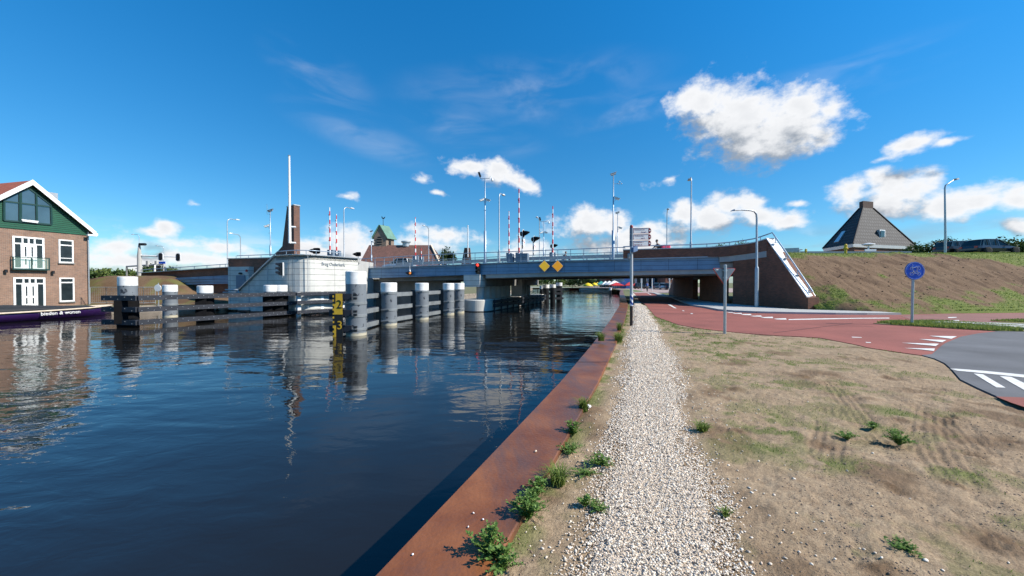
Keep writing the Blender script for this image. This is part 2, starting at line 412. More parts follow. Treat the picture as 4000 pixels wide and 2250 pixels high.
# ================================================================== MATERIALS
mat('concrete', (.42,.42,.40), .85, var=.10, scale=1.6, bump=.25, bscale=30)
mat('concrete_light', (.60,.585,.53), .85, var=.08, scale=1.6, bump=.2, bscale=30)
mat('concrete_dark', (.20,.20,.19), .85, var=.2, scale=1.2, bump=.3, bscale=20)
mat('paving', (.40,.40,.38), .85, var=.10, scale=2.5, bump=.2, bscale=60)
mat('steel_grey', (.46,.48,.50), .42, .12, var=.06, scale=4)
mat('galv', (.42,.45,.47), .42, .55, var=.12, scale=9)
mat('white_paint', (.80,.81,.80), .38, var=.03, scale=2, coat=.2)
mat('cap_white', (.66,.65,.62), .45, scale=3.5, col2=(.88,.88,.87))
mat('black_plastic', (.012,.013,.016), .42, var=.3, scale=6)
mat('black_matte', (.008,.008,.009), .9, var=.2, scale=6, spec=.1)
brick_mat('brick_chimney', (.10,.05,.038), (.07,.038,.03), (.06,.05,.045))
mat('dark_timber', (.018,.022,.032), .7, var=.25, scale=3, bump=.3, bscale=25)
mat('bolt', (.55,.57,.6), .35, .6)
mat('steel_and_lit_face', (.21,.23,.24), .55, .2, var=.18, scale=2.5)  # pile clamps, and the sunlit tone of the right fender beams
mat('red_paint', (.55,.03,.025), .4, var=.08)
mat('red_dark', (.22,.012,.018), .45, var=.1)
mat('asphalt', (.115,.118,.124), .9, var=.24, scale=.8, bump=.35, bscale=160, coord='Object')
mat('redpath', (.250,.076,.056), .9, var=.20, scale=.6, bump=.35, bscale=150)
mat('redpath_old', (.23,.105,.085), .9, var=.12, scale=.9, bump=.35, bscale=150)
mat('marking', (.68,.67,.63), .7, var=.14, scale=9, bump=.2, bscale=120)
mat('street_brick', (.36,.27,.24), .9, var=.12, scale=2, bump=.3)
mat('glass_dark', (.02,.03,.035), .08, var=.3, scale=1.5, spec=.45)
mat('glass_sky', (.16,.20,.21), .05, .75, var=.15, scale=.8)
mat('green_board', (.012,.088,.048), .55, var=.12, scale=3)
mat('green_trim', (.010,.045,.040), .45, var=.1)
mat('roof_red', (.36,.10,.05), .75, var=.2, scale=4, bump=.6, bscale=12)
mat('rail_blue', (.34,.42,.50), .4, .4, var=.06)
mat('tarp', (.018,.020,.022), .7, var=.3, scale=3, bump=.4, bscale=6)
mat('purple', (.022,.007,.055), .25, var=.15, scale=2, coat=.5)
mat('cream', (.62,.52,.40), .5, var=.12)
mat('yellow_sign', (.85,.50,.02), .4, var=.04)
mat('orange_sign', (.92,.38,.010), .4, var=.04)
mat('yellow_paint', (.78,.46,.03), .5, var=.10, scale=5)
mat('black_paint', (.012,.012,.012), .5, var=.3)
mat('blue_sign', (.010,.085,.55), .35, var=.06)
mat('sign_white', (.82,.82,.82), .4, var=.03)
mat('sign_back', (.25,.27,.29), .45, .5, var=.1)
mat('blue_box', (.08,.14,.26), .5, var=.1)
mat('pole_base', (.022,.013,.011), .6, var=.3)
mat('stone', (.42,.36,.29), .85, var=.25, scale=1.5, bump=.5, bscale=9)
mat('lamp_red', (.8,.05,.03), .3, emit=((1,.05,.03), 2.2))
mat('lamp_amber', (.6,.18,.03), .3, emit=((1,.30,.04), .5))
mat('lamp_off', (.03,.03,.03), .12)
mat('tail_red', (.45,.02,.02), .2)
mat('silver', (.55,.57,.58), .3, .5, var=.03, coat=.5)
mat('car_black', (.010,.011,.014), .3, 0, coat=.4)
mat('car_blue', (.012,.022,.040), .3, 0, coat=.4)
mat('car_grey', (.22,.23,.24), .25, .5, coat=.6)
mat('tyre', (.02,.02,.02), .8)
mat('rim', (.4,.4,.42), .35, .7)
mat('umb_yellow', (.85,.60,.01), .6, var=.06)
mat('umb_red', (.50,.03,.03), .65, var=.1)
mat('umb_green', (.05,.28,.25), .6, var=.06)
mat('umb_white', (.78,.75,.70), .65, var=.05)
mat('copper_green', (.10,.22,.165), .55, var=.15, scale=1)
mat('skin', (.45,.26,.18), .6)
mat('cloth_blue', (.05,.12,.32), .8)
mat('cloth_dark', (.02,.022,.03), .8)
mat('cloth_grey', (.16,.17,.19), .8)
mat('pink', (.85,.08,.16), .6)
mat('bark', (.09,.065,.045), .9, var=.3, scale=6)
mat('cabinet', (.15,.20,.26), .5, var=.06)
mat('hydrant', (.60,.42,.02), .45, var=.1)
mat('container_blue', (.03,.12,.34), .5)
mat('plaster', (.52,.44,.38), .8, var=.1)
brick_mat('brick_house', (.275,.142,.086), (.16,.084,.055), (.30,.25,.21), ms=.009, bump=.35)
brick_mat('brick_dark', (.29,.105,.058), (.17,.068,.040), (.15,.105,.08), ms=.008)
brick_mat('brick_red', (.20,.085,.055), (.11,.05,.036), (.12,.10,.085), ms=.009)
brick_mat('brick_church', (.27,.19,.14), (.20,.135,.10), (.27,.23,.19), ms=.01)
brick_mat('panel_concrete', (.62,.62,.575), (.60,.60,.56), (.20,.20,.19), bw=90, bh=.45, ms=.016, off=0, bump=.8, rough=.8)
brick_mat('fascia_panel', (.17,.31,.46), (.16,.30,.45), (.03,.045,.07), bw=2.0, bh=.32, ms=.012, off=0, bump=.6, rough=.42)
brick_mat('weatherboard', (.014,.100,.055), (.012,.090,.050), (.004,.03,.018), bw=40, bh=.16, ms=.02, off=0, bump=1.0, rough=.5)
brick_mat('roof_tile', (.060,.060,.062), (.036,.036,.038), (.006,.006,.008), bw=.55, bh=.62, ms=.11, off=0, bump=1.0, rough=.75)
brick_mat('roof_tile_brown', (.21,.10,.075), (.16,.08,.06), (.06,.035,.03), bw=.3, bh=.35, ms=.03, off=0, bump=.6, rough=.7)
stripe_mat('band_red_white', (.62,.03,.03), (.80,.80,.80), .9)
stripe_mat('band_black_white', (.012,.012,.014), (.78,.78,.78), .62)
stripe_mat('band_blue_white', (.015,.06,.30), (.78,.79,.80), .20, slant=1.0)

# rust beam
m = mat('rust', (.145,.046,.017), .48, .0, scale=2.6, bump=.25, bscale=35, col2=(.265,.098,.036), spec=.4); t = m.node_tree; b = t.nodes['Principled BSDF']
tcn = nd('ShaderNodeTexCoord', t); n2 = nd('ShaderNodeTexNoise', t); n2.inputs['Scale'].default_value = 1.1; n2.inputs['Detail'].default_value = 8; n2.inputs['Roughness'].default_value = .7; n2.inputs['Distortion'].default_value = .4
mp = nd('ShaderNodeMapping', t); mp.inputs['Scale'].default_value = (1.8,.7,1); mp.inputs['Rotation'].default_value = (0,0,.33); t.links.new(tcn.outputs['Object'], mp.inputs['Vector']); t.links.new(mp.outputs[0], n2.inputs['Vector'])
mr = nd('ShaderNodeMapRange', t); mr.inputs[1].default_value = .42; mr.inputs[2].default_value = .64; mr.inputs[4].default_value = .85; t.links.new(n2.outputs['Fac'], mr.inputs[0])
mxr = nd('ShaderNodeMix', t, data_type='RGBA'); t.links.new(mr.outputs[0], mxr.inputs[0]); src = b.inputs['Base Color'].links[0].from_socket; t.links.new(src, mxr.inputs[6]); mxr.inputs[7].default_value = (.085,.055,.050,1)
t.links.new(mxr.outputs[2], b.inputs['Base Color'])
mrr = nd('ShaderNodeMapRange', t); mrr.inputs[1].default_value = .3; mrr.inputs[2].default_value = .7; mrr.inputs[3].default_value = .5; mrr.inputs[4].default_value = .34; t.links.new(n2.outputs['Fac'], mrr.inputs[0]); t.links.new(mrr.outputs[0], b.inputs['Roughness'])
mat('rust_side', (.36,.13,.05), .7, var=.3, scale=6)

# soil: three noises and the grass mask stored on the mesh
def soil_mat(name, base, dark, light, grass_c1, grass_c2):
    m = bpy.data.materials.new(name); m.use_nodes = True; t = m.node_tree; b = t.nodes['Principled BSDF']; b.inputs['Roughness'].default_value = .95; b.inputs['Specular IOR Level'].default_value = .2
    tcn = nd('ShaderNodeTexCoord', t)
    def noise(sc, det=6, ro=.6, lo=.35, hi=.65):
        n = nd('ShaderNodeTexNoise', t); n.inputs['Scale'].default_value = sc; n.inputs['Detail'].default_value = det; n.inputs['Roughness'].default_value = ro
        t.links.new(tcn.outputs['Object'], n.inputs['Vector']); r_ = nd('ShaderNodeMapRange', t); r_.inputs[1].default_value = lo; r_.inputs[2].default_value = hi; t.links.new(n.outputs['Fac'], r_.inputs[0]); return r_.outputs[0], n.outputs['Fac']
    def mix(f, a, c):
        n = nd('ShaderNodeMix', t, data_type='RGBA')
        t.links.new(f, n.inputs[0])
        for i, v in ((6, a), (7, c)):
            if isinstance(v, tuple): n.inputs[i].default_value = c4(v)
            else: t.links.new(v, n.inputs[i])
        return n.outputs[2]
    a, _ = noise(1.6); c, _ = noise(9, 8, .7, .42, .75); d, dr = noise(60, 5, .7, .3, .7)
    col = mix(a, base, light); col = mix(c, col, dark); e2_, _2 = noise(230, 3, .6, .40, .72); e3_, _3 = noise(28, 6, .75, .50, .72); col = mix(e3_, col, dark); col = mix(e2_, col, light)
    at_ = nd('ShaderNodeAttribute', t, attribute_name='tone_shade'); col = mix(at_.outputs['Fac'], col, dark)
    gcol = mix(d, grass_c1, grass_c2)
    ag = nd('ShaderNodeAttribute', t, attribute_name='green'); col = mix(ag.outputs['Fac'], col, gcol)
    sp_ = nd('ShaderNodeMix', t, data_type='RGBA', blend_type='MULTIPLY'); sp_.inputs[0].default_value = 1; r2 = nd('ShaderNodeMapRange', t); r2.inputs[1].default_value = .3; r2.inputs[2].default_value = .7; r2.inputs[3].default_value = .72; r2.inputs[4].default_value = 1.22; t.links.new(dr, r2.inputs[0])
    t.links.new(col, sp_.inputs[6]); t.links.new(r2.outputs[0], sp_.inputs[7]); t.links.new(sp_.outputs[2], b.inputs['Base Color'])
    bp = nd('ShaderNodeBump', t); bp.inputs['Strength'].default_value = .8; bp.inputs['Distance'].default_value = .016; t.links.new(dr, bp.inputs['Height']); t.links.new(bp.outputs[0], b.inputs['Normal'])
    M[name] = m
soil_mat('soil', (.30,.215,.132), (.15,.095,.054), (.40,.30,.195), (.105,.125,.035), (.19,.19,.075))
soil_mat('embank_soil', (.145,.088,.050), (.075,.043,.024), (.205,.135,.08), (.085,.130,.022), (.19,.21,.06))
soil_mat('ground_far', (.20,.19,.12), (.12,.10,.06), (.26,.24,.16), (.06,.10,.02), (.12,.15,.04))

def leaf_mat(name, c1, c2, tr=.25):
    m = bpy.data.materials.new(name); m.use_nodes = True; t = m.node_tree; b = t.nodes['Principled BSDF']; b.inputs['Roughness'].default_value = .6; b.inputs['Specular IOR Level'].default_value = .3
    ge = nd('ShaderNodeNewGeometry', t); n = nd('ShaderNodeMix', t, data_type='RGBA'); t.links.new(ge.outputs['Random Per Island'], n.inputs[0]); n.inputs[6].default_value = c4(c1); n.inputs[7].default_value = c4(c2)
    t.links.new(n.outputs[2], b.inputs['Base Color'])
    tl = nd('ShaderNodeBsdfTranslucent', t); t.links.new(n.outputs[2], tl.inputs[0]); mx_ = nd('ShaderNodeMixShader', t); mx_.inputs[0].default_value = tr
    o = t.nodes['Material Output']; t.links.new(b.outputs[0], mx_.inputs[1]); t.links.new(tl.outputs[0], mx_.inputs[2]); t.links.new(mx_.outputs[0], o.inputs[0]); M[name] = m
leaf_mat('leaf', (.035,.075,.018), (.085,.135,.035)); leaf_mat('leaf_light', (.07,.12,.025), (.15,.19,.05)); leaf_mat('leaf_dark', (.018,.040,.012), (.05,.085,.022))
leaf_mat('grass', (.09,.16,.025), (.24,.30,.07), .35); leaf_mat('weed', (.085,.19,.035), (.22,.34,.09), .38); leaf_mat('grass_emb', (.11,.19,.03), (.30,.33,.09), .35)
# pebbles / shells
m = bpy.data.materials.new('pebble'); m.use_nodes = True; t = m.node_tree; b = t.nodes['Principled BSDF']; b.inputs['Roughness'].default_value = .75
ge = nd('ShaderNodeNewGeometry', t); cr = nd('ShaderNodeValToRGB', t); t.links.new(ge.outputs['Random Per Island'], cr.inputs[0])
e = cr.color_ramp.elements; e[0].position = 0; e[0].color = (.30,.24,.18,1); e[1].position = 1; e[1].color = (.77,.69,.58,1)
for p_, c_ in ((.08,(.44,.36,.27,1)),(.25,(.64,.54,.42,1)),(.45,(.74,.64,.51,1)),(.60,(.68,.52,.39,1)),(.72,(.76,.68,.56,1))):
    q = e.new(p_); q.color = c_
t.links.new(cr.outputs[0], b.inputs['Base Color']); M['pebble'] = m
mat('gravel_bed', (.44,.36,.27), .9, scale=75, col2=(.74,.64,.52), bump=.8, bscale=90)

# pile paint: grey with dark scuffs, pale crust at the waterline
m = mat('pile_grey', (.165,.185,.205), .5, scale=1.2, var=.12); t = m.node_tree; b = t.nodes['Principled BSDF']; src = b.inputs['Base Color'].links[0].from_socket
tcn = nd('ShaderNodeTexCoord', t); vo = nd('ShaderNodeTexNoise', t); vo.inputs['Scale'].default_value = 4.2; vo.inputs['Detail'].default_value = 3; mpp = nd('ShaderNodeMapping', t); mpp.inputs['Scale'].default_value = (1,1,.8); t.links.new(tcn.outputs['Object'], mpp.inputs[0]); t.links.new(mpp.outputs[0], vo.inputs['Vector'])
mr = nd('ShaderNodeMapRange', t); mr.inputs[1].default_value = .615; mr.inputs[2].default_value = .64; t.links.new(vo.outputs['Fac'], mr.inputs[0])
mxs = nd('ShaderNodeMix', t, data_type='RGBA'); t.links.new(mr.outputs[0], mxs.inputs[0]); t.links.new(src, mxs.inputs[6]); mxs.inputs[7].default_value = (.03,.035,.045,1)
s_ = nd('ShaderNodeSeparateXYZ', t); t.links.new(tcn.outputs['Object'], s_.inputs[0]); wob = nd('ShaderNodeMath', t, operation='MULTIPLY_ADD'); t.links.new(vo.outputs['Fac'], wob.inputs[0]); wob.inputs[1].default_value = -.20; t.links.new(s_.outputs[2], wob.inputs[2])
mr2 = nd('ShaderNodeMapRange', t); mr2.inputs[1].default_value = -.02; mr2.inputs[2].default_value = .04; mr2.inputs[3].default_value = 1; mr2.inputs[4].default_value = 0; t.links.new(wob.outputs[0], mr2.inputs[0])
mx3 = nd('ShaderNodeMix', t, data_type='RGBA'); t.links.new(mr2.outputs[0], mx3.inputs[0]); t.links.new(mxs.outputs[2], mx3.inputs[6]); mx3.inputs[7].default_value = (.48,.44,.33,1); t.links.new(mx3.outputs[2], b.inputs['Base Color'])

# water
m = bpy.data.materials.new('water'); m.use_nodes = True; t = m.node_tree; b = t.nodes['Principled BSDF']
b.inputs['Base Color'].default_value = (.011,.0105,.0095,1); b.inputs['Roughness'].default_value = .03; b.inputs['IOR'].default_value = 1.333; b.inputs['Specular IOR Level'].default_value = .75
b.inputs['Specular Tint'].default_value = (.80,.96,1.0,1)
tcn = nd('ShaderNodeTexCoord', t)
def wnoise(sx, sy, rot, sc, det, ro=.5, dist=0):
    mp = nd('ShaderNodeMapping', t); mp.inputs['Scale'].default_value = (sx, sy, 1); mp.inputs['Rotation'].default_value = (0, 0, rot); t.links.new(tcn.outputs['Object'], mp.inputs[0])
    n = nd('ShaderNodeTexNoise', t); n.inputs['Scale'].default_value = sc; n.inputs['Detail'].default_value = det; n.inputs['Roughness'].default_value = ro; n.inputs['Distortion'].default_value = dist
    t.links.new(mp.outputs[0], n.inputs['Vector']); return n.outputs['Fac']
def tm(op, a, b_, c=None):
    n = nd('ShaderNodeMath', t, operation=op)
    for i, v in enumerate((a, b_, c)):
        if v is None: continue
        if isinstance(v, (int, float)): n.inputs[i].default_value = v
        else: t.links.new(v, n.inputs[i])
    return n.outputs[0]
w1 = wnoise(.5, 1.0, .25, .85, 2, .5, .3); w2 = wnoise(.55, 1.0, -.2, 3.6, 3, .55, .5); w3 = wnoise(1, 1, 0, .07, 3)
gust = nd('ShaderNodeMapRange', t); gust.inputs[1].default_value = .38; gust.inputs[2].default_value = .66; gust.inputs[3].default_value = .35; gust.inputs[4].default_value = 1.3; t.links.new(w3, gust.inputs[0])
h = tm('MULTIPLY', w1, 1.0); h = tm('MULTIPLY_ADD', w2, .16, h); h = tm('MULTIPLY', h, gust.outputs[0])
bp = nd('ShaderNodeBump', t); bp.inputs['Strength'].default_value = 1.0; bp.inputs['Distance'].default_value = .060; t.links.new(h, bp.inputs['Height']); t.links.new(bp.outputs[0], b.inputs['Normal']); M['water'] = m

# ================================================================== GROUND AND RIVER
QX = [(-100,-39),(-8,-4.45),(2.0,-.676),(3.54,-.095),(5.8,.757),(9.36,2.0),(15.9,4.18),(25.8,7.35),(36,10.3),(44.7,12.75),(58,16.5),(71,20.3),(83,23.8),(90,25),(97,26),(105,27),(118,25.8),(133,23.3),(150,18),(178,5)]
def q_out(Y): return interp(Y, QX)
BEAM = .565            # beam width measured along X
def q_in(Y): return q_out(Y) + BEAM
PATH = [(-8,-3.1,-2.1),(1.5,.10,1.05),(2.07,.30,1.26),(2.685,.54,1.49),(3.66,.93,1.76),(5,1.40,2.30),(8.03,2.38,3.46),(9.67,2.95,3.95),(14.5,4.62,5.5),(27.5,8.75,9.55),(44,13.8,14.7),(58,17.9,18.9)]
def pl(Y): return interp(Y, [(a, b_) for a, b_, c in PATH])
def pr(Y): return interp(Y, [(a, c) for a, b_, c in PATH])
def sheet(name, pts, m, z=None, thick=0.0, uv=False):
    P = [Vector(p) for p in pts]
    if z is not None: P = [Vector((p.x, p.y, z)) for p in P]
    tri = geometry.tessellate_polygon([P]); mb = MB()
    fs = []
    for a in tri:
        n = (P[a[1]]-P[a[0]]).cross(P[a[2]]-P[a[0]]); fs.append(tuple(a) if n.z > 0 else tuple(a)[::-1])
    mb.add(P, fs)
    if thick:
        n = len(P); ar = sum(P[i].x*P[(i+1)%n].y-P[(i+1)%n].x*P[i].y for i in range(n))
        for i in range(n):
            a, b_ = P[i], P[(i+1)%n]
            if ar < 0: a, b_ = b_, a
            mb.add([a, b_, b_-Vector((0,0,thick)), a-Vector((0,0,thick))], [(3,2,1,0)])
    return mb
right = [(x, y) for y, x in QX]
left = [(-45,-100),(-37,0),(-35.5,20),(-34,30),(-31,33.5),(-26,35.5),(-20,39),(-14,39.5),(-12.5,48),(-6,75),(2,110),(8,150),(0,178)]
gp = sheet('g', [(x, y, -.03) for x, y in right] + [(0,178,-.03),(0,5000,-.03),(5000,5000,-.03),(5000,-100,-.03)], 'x').build('ground', 'ground_far'); tag(gp, kind='structure')
gl = sheet('g', [(x, y, -.35) for x, y in left] + [(0,5000,-.35),(-5000,5000,-.35),(-5000,-100,-.35)], 'x').build('ground', 'ground_far'); tag(gl, kind='structure')
wv = sheet('w', [(-60,-110,WATER),(60,-110,WATER),(60,200,WATER),(-60,200,WATER)], 'x').build('water', 'water'); tag(wv, kind='structure')
# stony bank under the left shore
mb = MB()
for (a, c) in zip(left, left[1:]):
    mb.add([(a[0],a[1],-.35),(c[0],c[1],-.35),(c[0]+.5,c[1]-.3,-1.6),(a[0]+.5,a[1]-.3,-1.6)], [(0,1,2,3),(3,2,1,0)])
tag(mb.build('river_bank', 'stone'), kind='structure')

# ------------------------------------------------ sheet pile quay with its rust brown capping beam
ys = [-8,-4,0,1,2,2.8,3.6,4.6,5.8,7.4,9.4,12,15.9,20,25.8,31,36,44.7,51,58,64,71,77,83,90]
quay = thing('quay_edge', 'rust brown steel capping beam along the river on sheet piling', 'quay edge', (q_out(6), 6, -.9))
mb = MB(); L = []
for Y in ys:
    x = q_out(Y); L.append([(x-.03,Y,-.12),(x-.03,Y,.055),(x-.02,Y,.07),(x+BEAM-.01,Y,.07),(x+BEAM,Y,.062),(x+BEAM,Y,-.10)])
mb.loft(L); mb.build('capping_beam', 'rust', quay)
mb = MB()
for i, Y in enumerate(np.arange(1.2, 60, 6.1)):
    x = q_out(Y); mb.bar((x-.034,Y,.0715),(x+BEAM+.004,Y+.0,.0715),.022,.004)
mb.build('weld_seam', 'pole_base', quay)
mb = MB(); Y = -8.0; k = 0; pts = []
while Y < 90:
    x = q_out(Y)+.02; pts.append((x + (.16 if k % 2 else 0), Y)); pts.append((x + (.16 if k % 2 else 0), Y+.26)); Y += .36; k += 1
for a, c in zip(pts, pts[1:]):
    mb.add([(a[0],a[1],-.1),(c[0],c[1],-.1),(c[0],c[1],-1.8),(a[0],a[1],-1.8)], [(0,1,2,3),(3,2,1,0)])
mb.build('sheet_piling', 'rust_side', quay)

# ------------------------------------------------ roads (pixel outlines laid on the ground plane)
RED = [(2568,1153),(2543,1145),(2477,1145),(2475,1156),(2490,1171),(2523,1193),(2540,1215),(2559,1237),(2575,1245),(2593,1251),(2651,1271),(2730,1286),(2811,1295),(2920,1306),(3028,1314),(3120,1318),(3200,1323),(3281,1338),(3341,1350),(3390,1362),(3480,1376),(3593,1392),(3651,1402),
       (3700,1400),(3760,1345),(3830,1318),(3940,1303),(4200,1301),(4700,1300),(6600,1290),(6600,1228),(4700,1228),(4000,1224),(3700,1227),(3515,1232),(3380,1232),(3259,1231),(3200,1230),(3080,1228),(2955,1225),(2870,1221),(2811,1216),(2757,1205),(2709,1198),(2660,1180),(2625,1164)]
REDW = [gz(x, y) for x, y in RED]
ASPH = [(3658,1374),(3675,1358),(3694,1345),(3752,1320),(3820,1307),(3897,1298),(4100,1293),(4900,1290),(4900,1640),(4100,1600),(4000,1572),(3897,1559),(3820,1524),(3752,1490),(3735,1470),(3716,1448),(3690,1425),(3651,1407),(3600,1393),(3640,1390)]
ASPHW = [gz(x, y) for x, y in ASPH[:7]] + [Vector(p) for p in ((25,12.8,0),(70,15,0),(70,-12,0),(10.5,-12,0),(8.2,-1,0),(7.2,3.4,0))] + [gz(x, y) for x, y in ASPH[10:]]
def flat(name, px, m, z, kind='structure', thick=.0):
    o = sheet(name, [gz(x, y) for x, y in px], m, z, thick).build(name, m); tag(o, kind=kind); return o
tag(sheet('r', REDW, 'x', .030, .05).build('cycle_path', 'redpath'), kind='structure')
tag(sheet('r', ASPHW, 'x', .036, .06).build('road', 'asphalt'), kind='structure')
flat('cycle_path', [(3890,1560),(4000,1564),(4300,1600),(4300,1700),(4090,1632),(4000,1602),(3950,1585)], 'redpath', .041)
flat('cycle_path', [(3640,1262),(3560,1252),(3515,1236),(3700,1229),(4000,1226),(4700,1230),(4700,1262),(4000,1259),(3860,1262)], 'redpath_old', .034)
# island: grass verge and concrete footway in it
isl = sheet('i', [gz(x, y) for x, y in [(3411,1267),(3470,1262),(3550,1260),(3640,1260),(3760,1262),(4000,1275),(4400,1290),(4400,1305),(4000,1300),(3897,1298),(3750,1290),(3600,1280),(3480,1273)]], 'x', .052, .05)
oi = isl.build('grass_verge', 'soil'); tag(oi, kind='structure')
def setattr_const(o, d):
    for k, v in d.items():
        a = o.data.attributes.new(k, 'FLOAT', 'POINT'); a.data.foreach_set('value', np.full(len(o.data.vertices), v, dtype=np.float32))
setattr_const(oi, {'green': .8, 'tone_shade': 0})
setattr_const(gp, {'green': .5, 'tone_shade': 0}); setattr_const(gl, {'green': .3, 'tone_shade': .2})
fw = sheet('f', [gz(x, y, .1) for x, y in [(3640,1259),(3720,1257),(3860,1261),(4000,1267),(4500,1288),(4500,1306),(4000,1282),(3880,1272),(3760,1263)]], 'x', .12, .12).build('footway', 'paving'); tag(fw, kind='structure')
ov = sheet('f', [gz(x, y, .05) for x, y in [(3860,1259),(4000,1255),(4600,1262),(4600,1285),(4000,1264)]], 'x', .05, .03).build('grass_verge', 'soil'); tag(ov, kind='structure'); setattr_const(ov, {'green': .85, 'tone_shade': 0})
# pavement under the bridge and along the embankment, with a raised kerb
PV = [(2553,1147),(2568,1153),(2590,1158),(2625,1164),(2660,1180),(2709,1198),(2757,1205),(2811,1216),(2870,1221),(2955,1225),(3080,1228),(3200,1230),(3259,1231),(3380,1232),(3515,1232)]
pvw = [gz(x, y) for x, y in PV]
inner = [Vector(p) for p in [(19.0,19.5,0),(17.5,20.4,0),(16.6,21.0,0),(15.8,21.5,0),(15.4,28.2,0),(18.2,43.2,0),(22.5,60,0),(21,58,0)]]
pvo = sheet('p', pvw + inner, 'x', .12, .12).build('pavement', 'paving'); tag(pvo, kind='structure')
mb = MB()
for a, c in zip(pvw[1:], pvw[2:]):
    mb.bar((a.x,a.y,.065),(c.x,c.y,.065),.14,.125)
tag(mb.build('kerb', 'concrete'), kind='structure')
# paved square beyond the bridge
tag(sheet('s', [(19,58,0),(22.6,60,0),(34,62,0),(60,70,0),(70,160,0),(26,160,0),(28,104,0),(26,92,0),(24,78,0)], 'x', .018).build('street', 'street_brick'), kind='structure')
# markings
def marks(polys, z):
    mb = MB()
    for p in polys:
        q = sheet('m', [gz(x, y) for x, y in p], 'x', z); mb.add(q.v, q.f)
    return mb
tag(marks([[(2608,1191),(2618,1191),(2644,1207),(2632,1205)],[(2664,1215),(2670,1215),(2675,1218),(2667,1217)],[(2697,1226),(2706,1226),(2707,1229),(2698,1229)],
  [(2836,1221),(2858,1222),(2875,1225),(2850,1224)],[(2860,1226),(2896,1225),(2900,1229),(2872,1228)],[(2892,1230),(2932,1229),(2936,1234),(2906,1233)],[(2930,1237),(2972,1235),(2978,1240),(2944,1239)],
  [(2970,1242),(3018,1240),(3020,1246),(2986,1245)],[(3022,1248),(3070,1246),(3073,1252),(3036,1251)],
  [(3080,1250),(3200,1247),(3330,1245),(3474,1244),(3474,1247),(3330,1248),(3200,1251),(3080,1253)],
  [(3702,1242),(3735,1241),(3738,1244),(3706,1245)],[(3710,1255),(3745,1253),(3748,1256),(3714,1258)],[(2528,1146),(2532,1146),(2545,1152),(2540,1152)],
  [(3326,1320),(3366,1322),(3366,1324),(3330,1323)],[(3380,1341),(3402,1342),(3402,1345),(3384,1344)]], .036).build('road_marking', 'marking'), kind='structure')
tag(marks([[(3629,1317),(3738,1319),(3716,1329)],[(3590,1330),(3697,1334),(3680,1343)],[(3522,1345),(3668,1349),(3655,1358)],[(3532,1366),(3652,1368),(3648,1378),(3600,1372)],
  [(3709,1449),(3735,1449),(3850,1458),(4000,1473),(4300,1500),(4300,1511),(4000,1484),(3850,1468),(3740,1457)],
  [(3803,1468),(3840,1472),(3928,1525),(3892,1524)],[(3904,1478),(3950,1482),(4040,1525),(4080,1560),(4010,1540)]], .042).build('road_marking', 'marking'), kind='structure')

mb = MB()
for x0, y0, x1, y1 in [(3262,1273,3410,1274),(2590,1226,2800,1222),(3020,1300,3330,1262)]:
    a, c = gz(x0, y0, .041), gz(x1, y1, .041); mb.bar(a, c, .014, .003)
tag(mb.build('road_joint', 'black_paint'), kind='structure')
# ------------------------------------------------ soil verge with the worn path, tyre tracks and clods
NR, NC = 430, 460
yy = 1.3*np.exp(np.linspace(0, math.log(27.0/1.3), NR))
ql = np.array([q_in(v) for v in yy]) - .03
xr = np.minimum(1.5*yy+1.2, np.where(yy < 12.6, 12.5, np.maximum(9.9, 12.5-(yy-12.6)*.8)))
xr = np.maximum(xr, ql+1.5)
tt = np.linspace(0, 1, NC)
X = ql[:, None] + tt[None, :]*(xr-ql)[:, None]; Yg = np.repeat(yy[:, None], NC, 1)
roadsd = np.minimum(poly_sd(X, Yg, [(p.x, p.y) for p in REDW]), poly_sd(X, Yg, [(p.x, p.y) for p in ASPHW]))
PL = np.interp(Yg, [p[0] for p in PATH], [p[1] for p in PATH]); PR = np.interp(Yg, [p[0] for p in PATH], [p[2] for p in PATH])
inpath = sstep(-.25, .05, X-PL)*sstep(-.25, .05, PR-X)
def soil_h(X, Yg, inpath):
    H = .050*(fbm(X*.9, Yg*.9, 3)-.5) + .035*(fbm(X*3.1+9, Yg*3.1, 3)-.5) + .026*(fbm(X*11+3, Yg*11, 3)-.5) + .010*(fbm(X*34, Yg*34, 2)-.5)
    return H*(1-.75*inpath)
H = soil_h(X, Yg, inpath); tone_shade = sstep(.60, .74, fbm(X*1.3+31, Yg*1.3+7, 5))*.75
def ell(px, py, rx, ry):      # ellipse given in picture pixels, laid on the ground
    c = gz(px, py); a = gz(px+rx, py); b_ = gz(px, py+ry); return c.x, c.y, abs(a.x-c.x), abs(c.y-b_.y)
for (px, py, rx, ry) in [(3150,1480,70,26),(3480,1478,60,16),(3330,1400,80,14),(3700,1640,90,30),(3930,1730,90,26),(3790,1790,70,40),(3520,1650,60,18),(3450,1745,70,12),(3650,1530,140,14),(3220,1745,60,14),(3900,2130,120,70),(3420,2230,90,30),(3470,1910,50,12),(2880,1690,50,20),(3700,1900,60,14),(2860,1525,40,10)]:
    cx, cy, ax, ay = ell(px, py, rx, ry); w = np.exp(-((X-cx)/ax)**2-((Yg-cy)/max(ay,.12))**2)
    H += w*(.10*(fbm(X*6+2, Yg*6, 4, .65)-.46)); tone_shade = np.maximum(tone_shade, w*sstep(.35, .6, fbm(X*4, Yg*4, 3)))  # shade of the rough lumps is put into the soil darkening mask
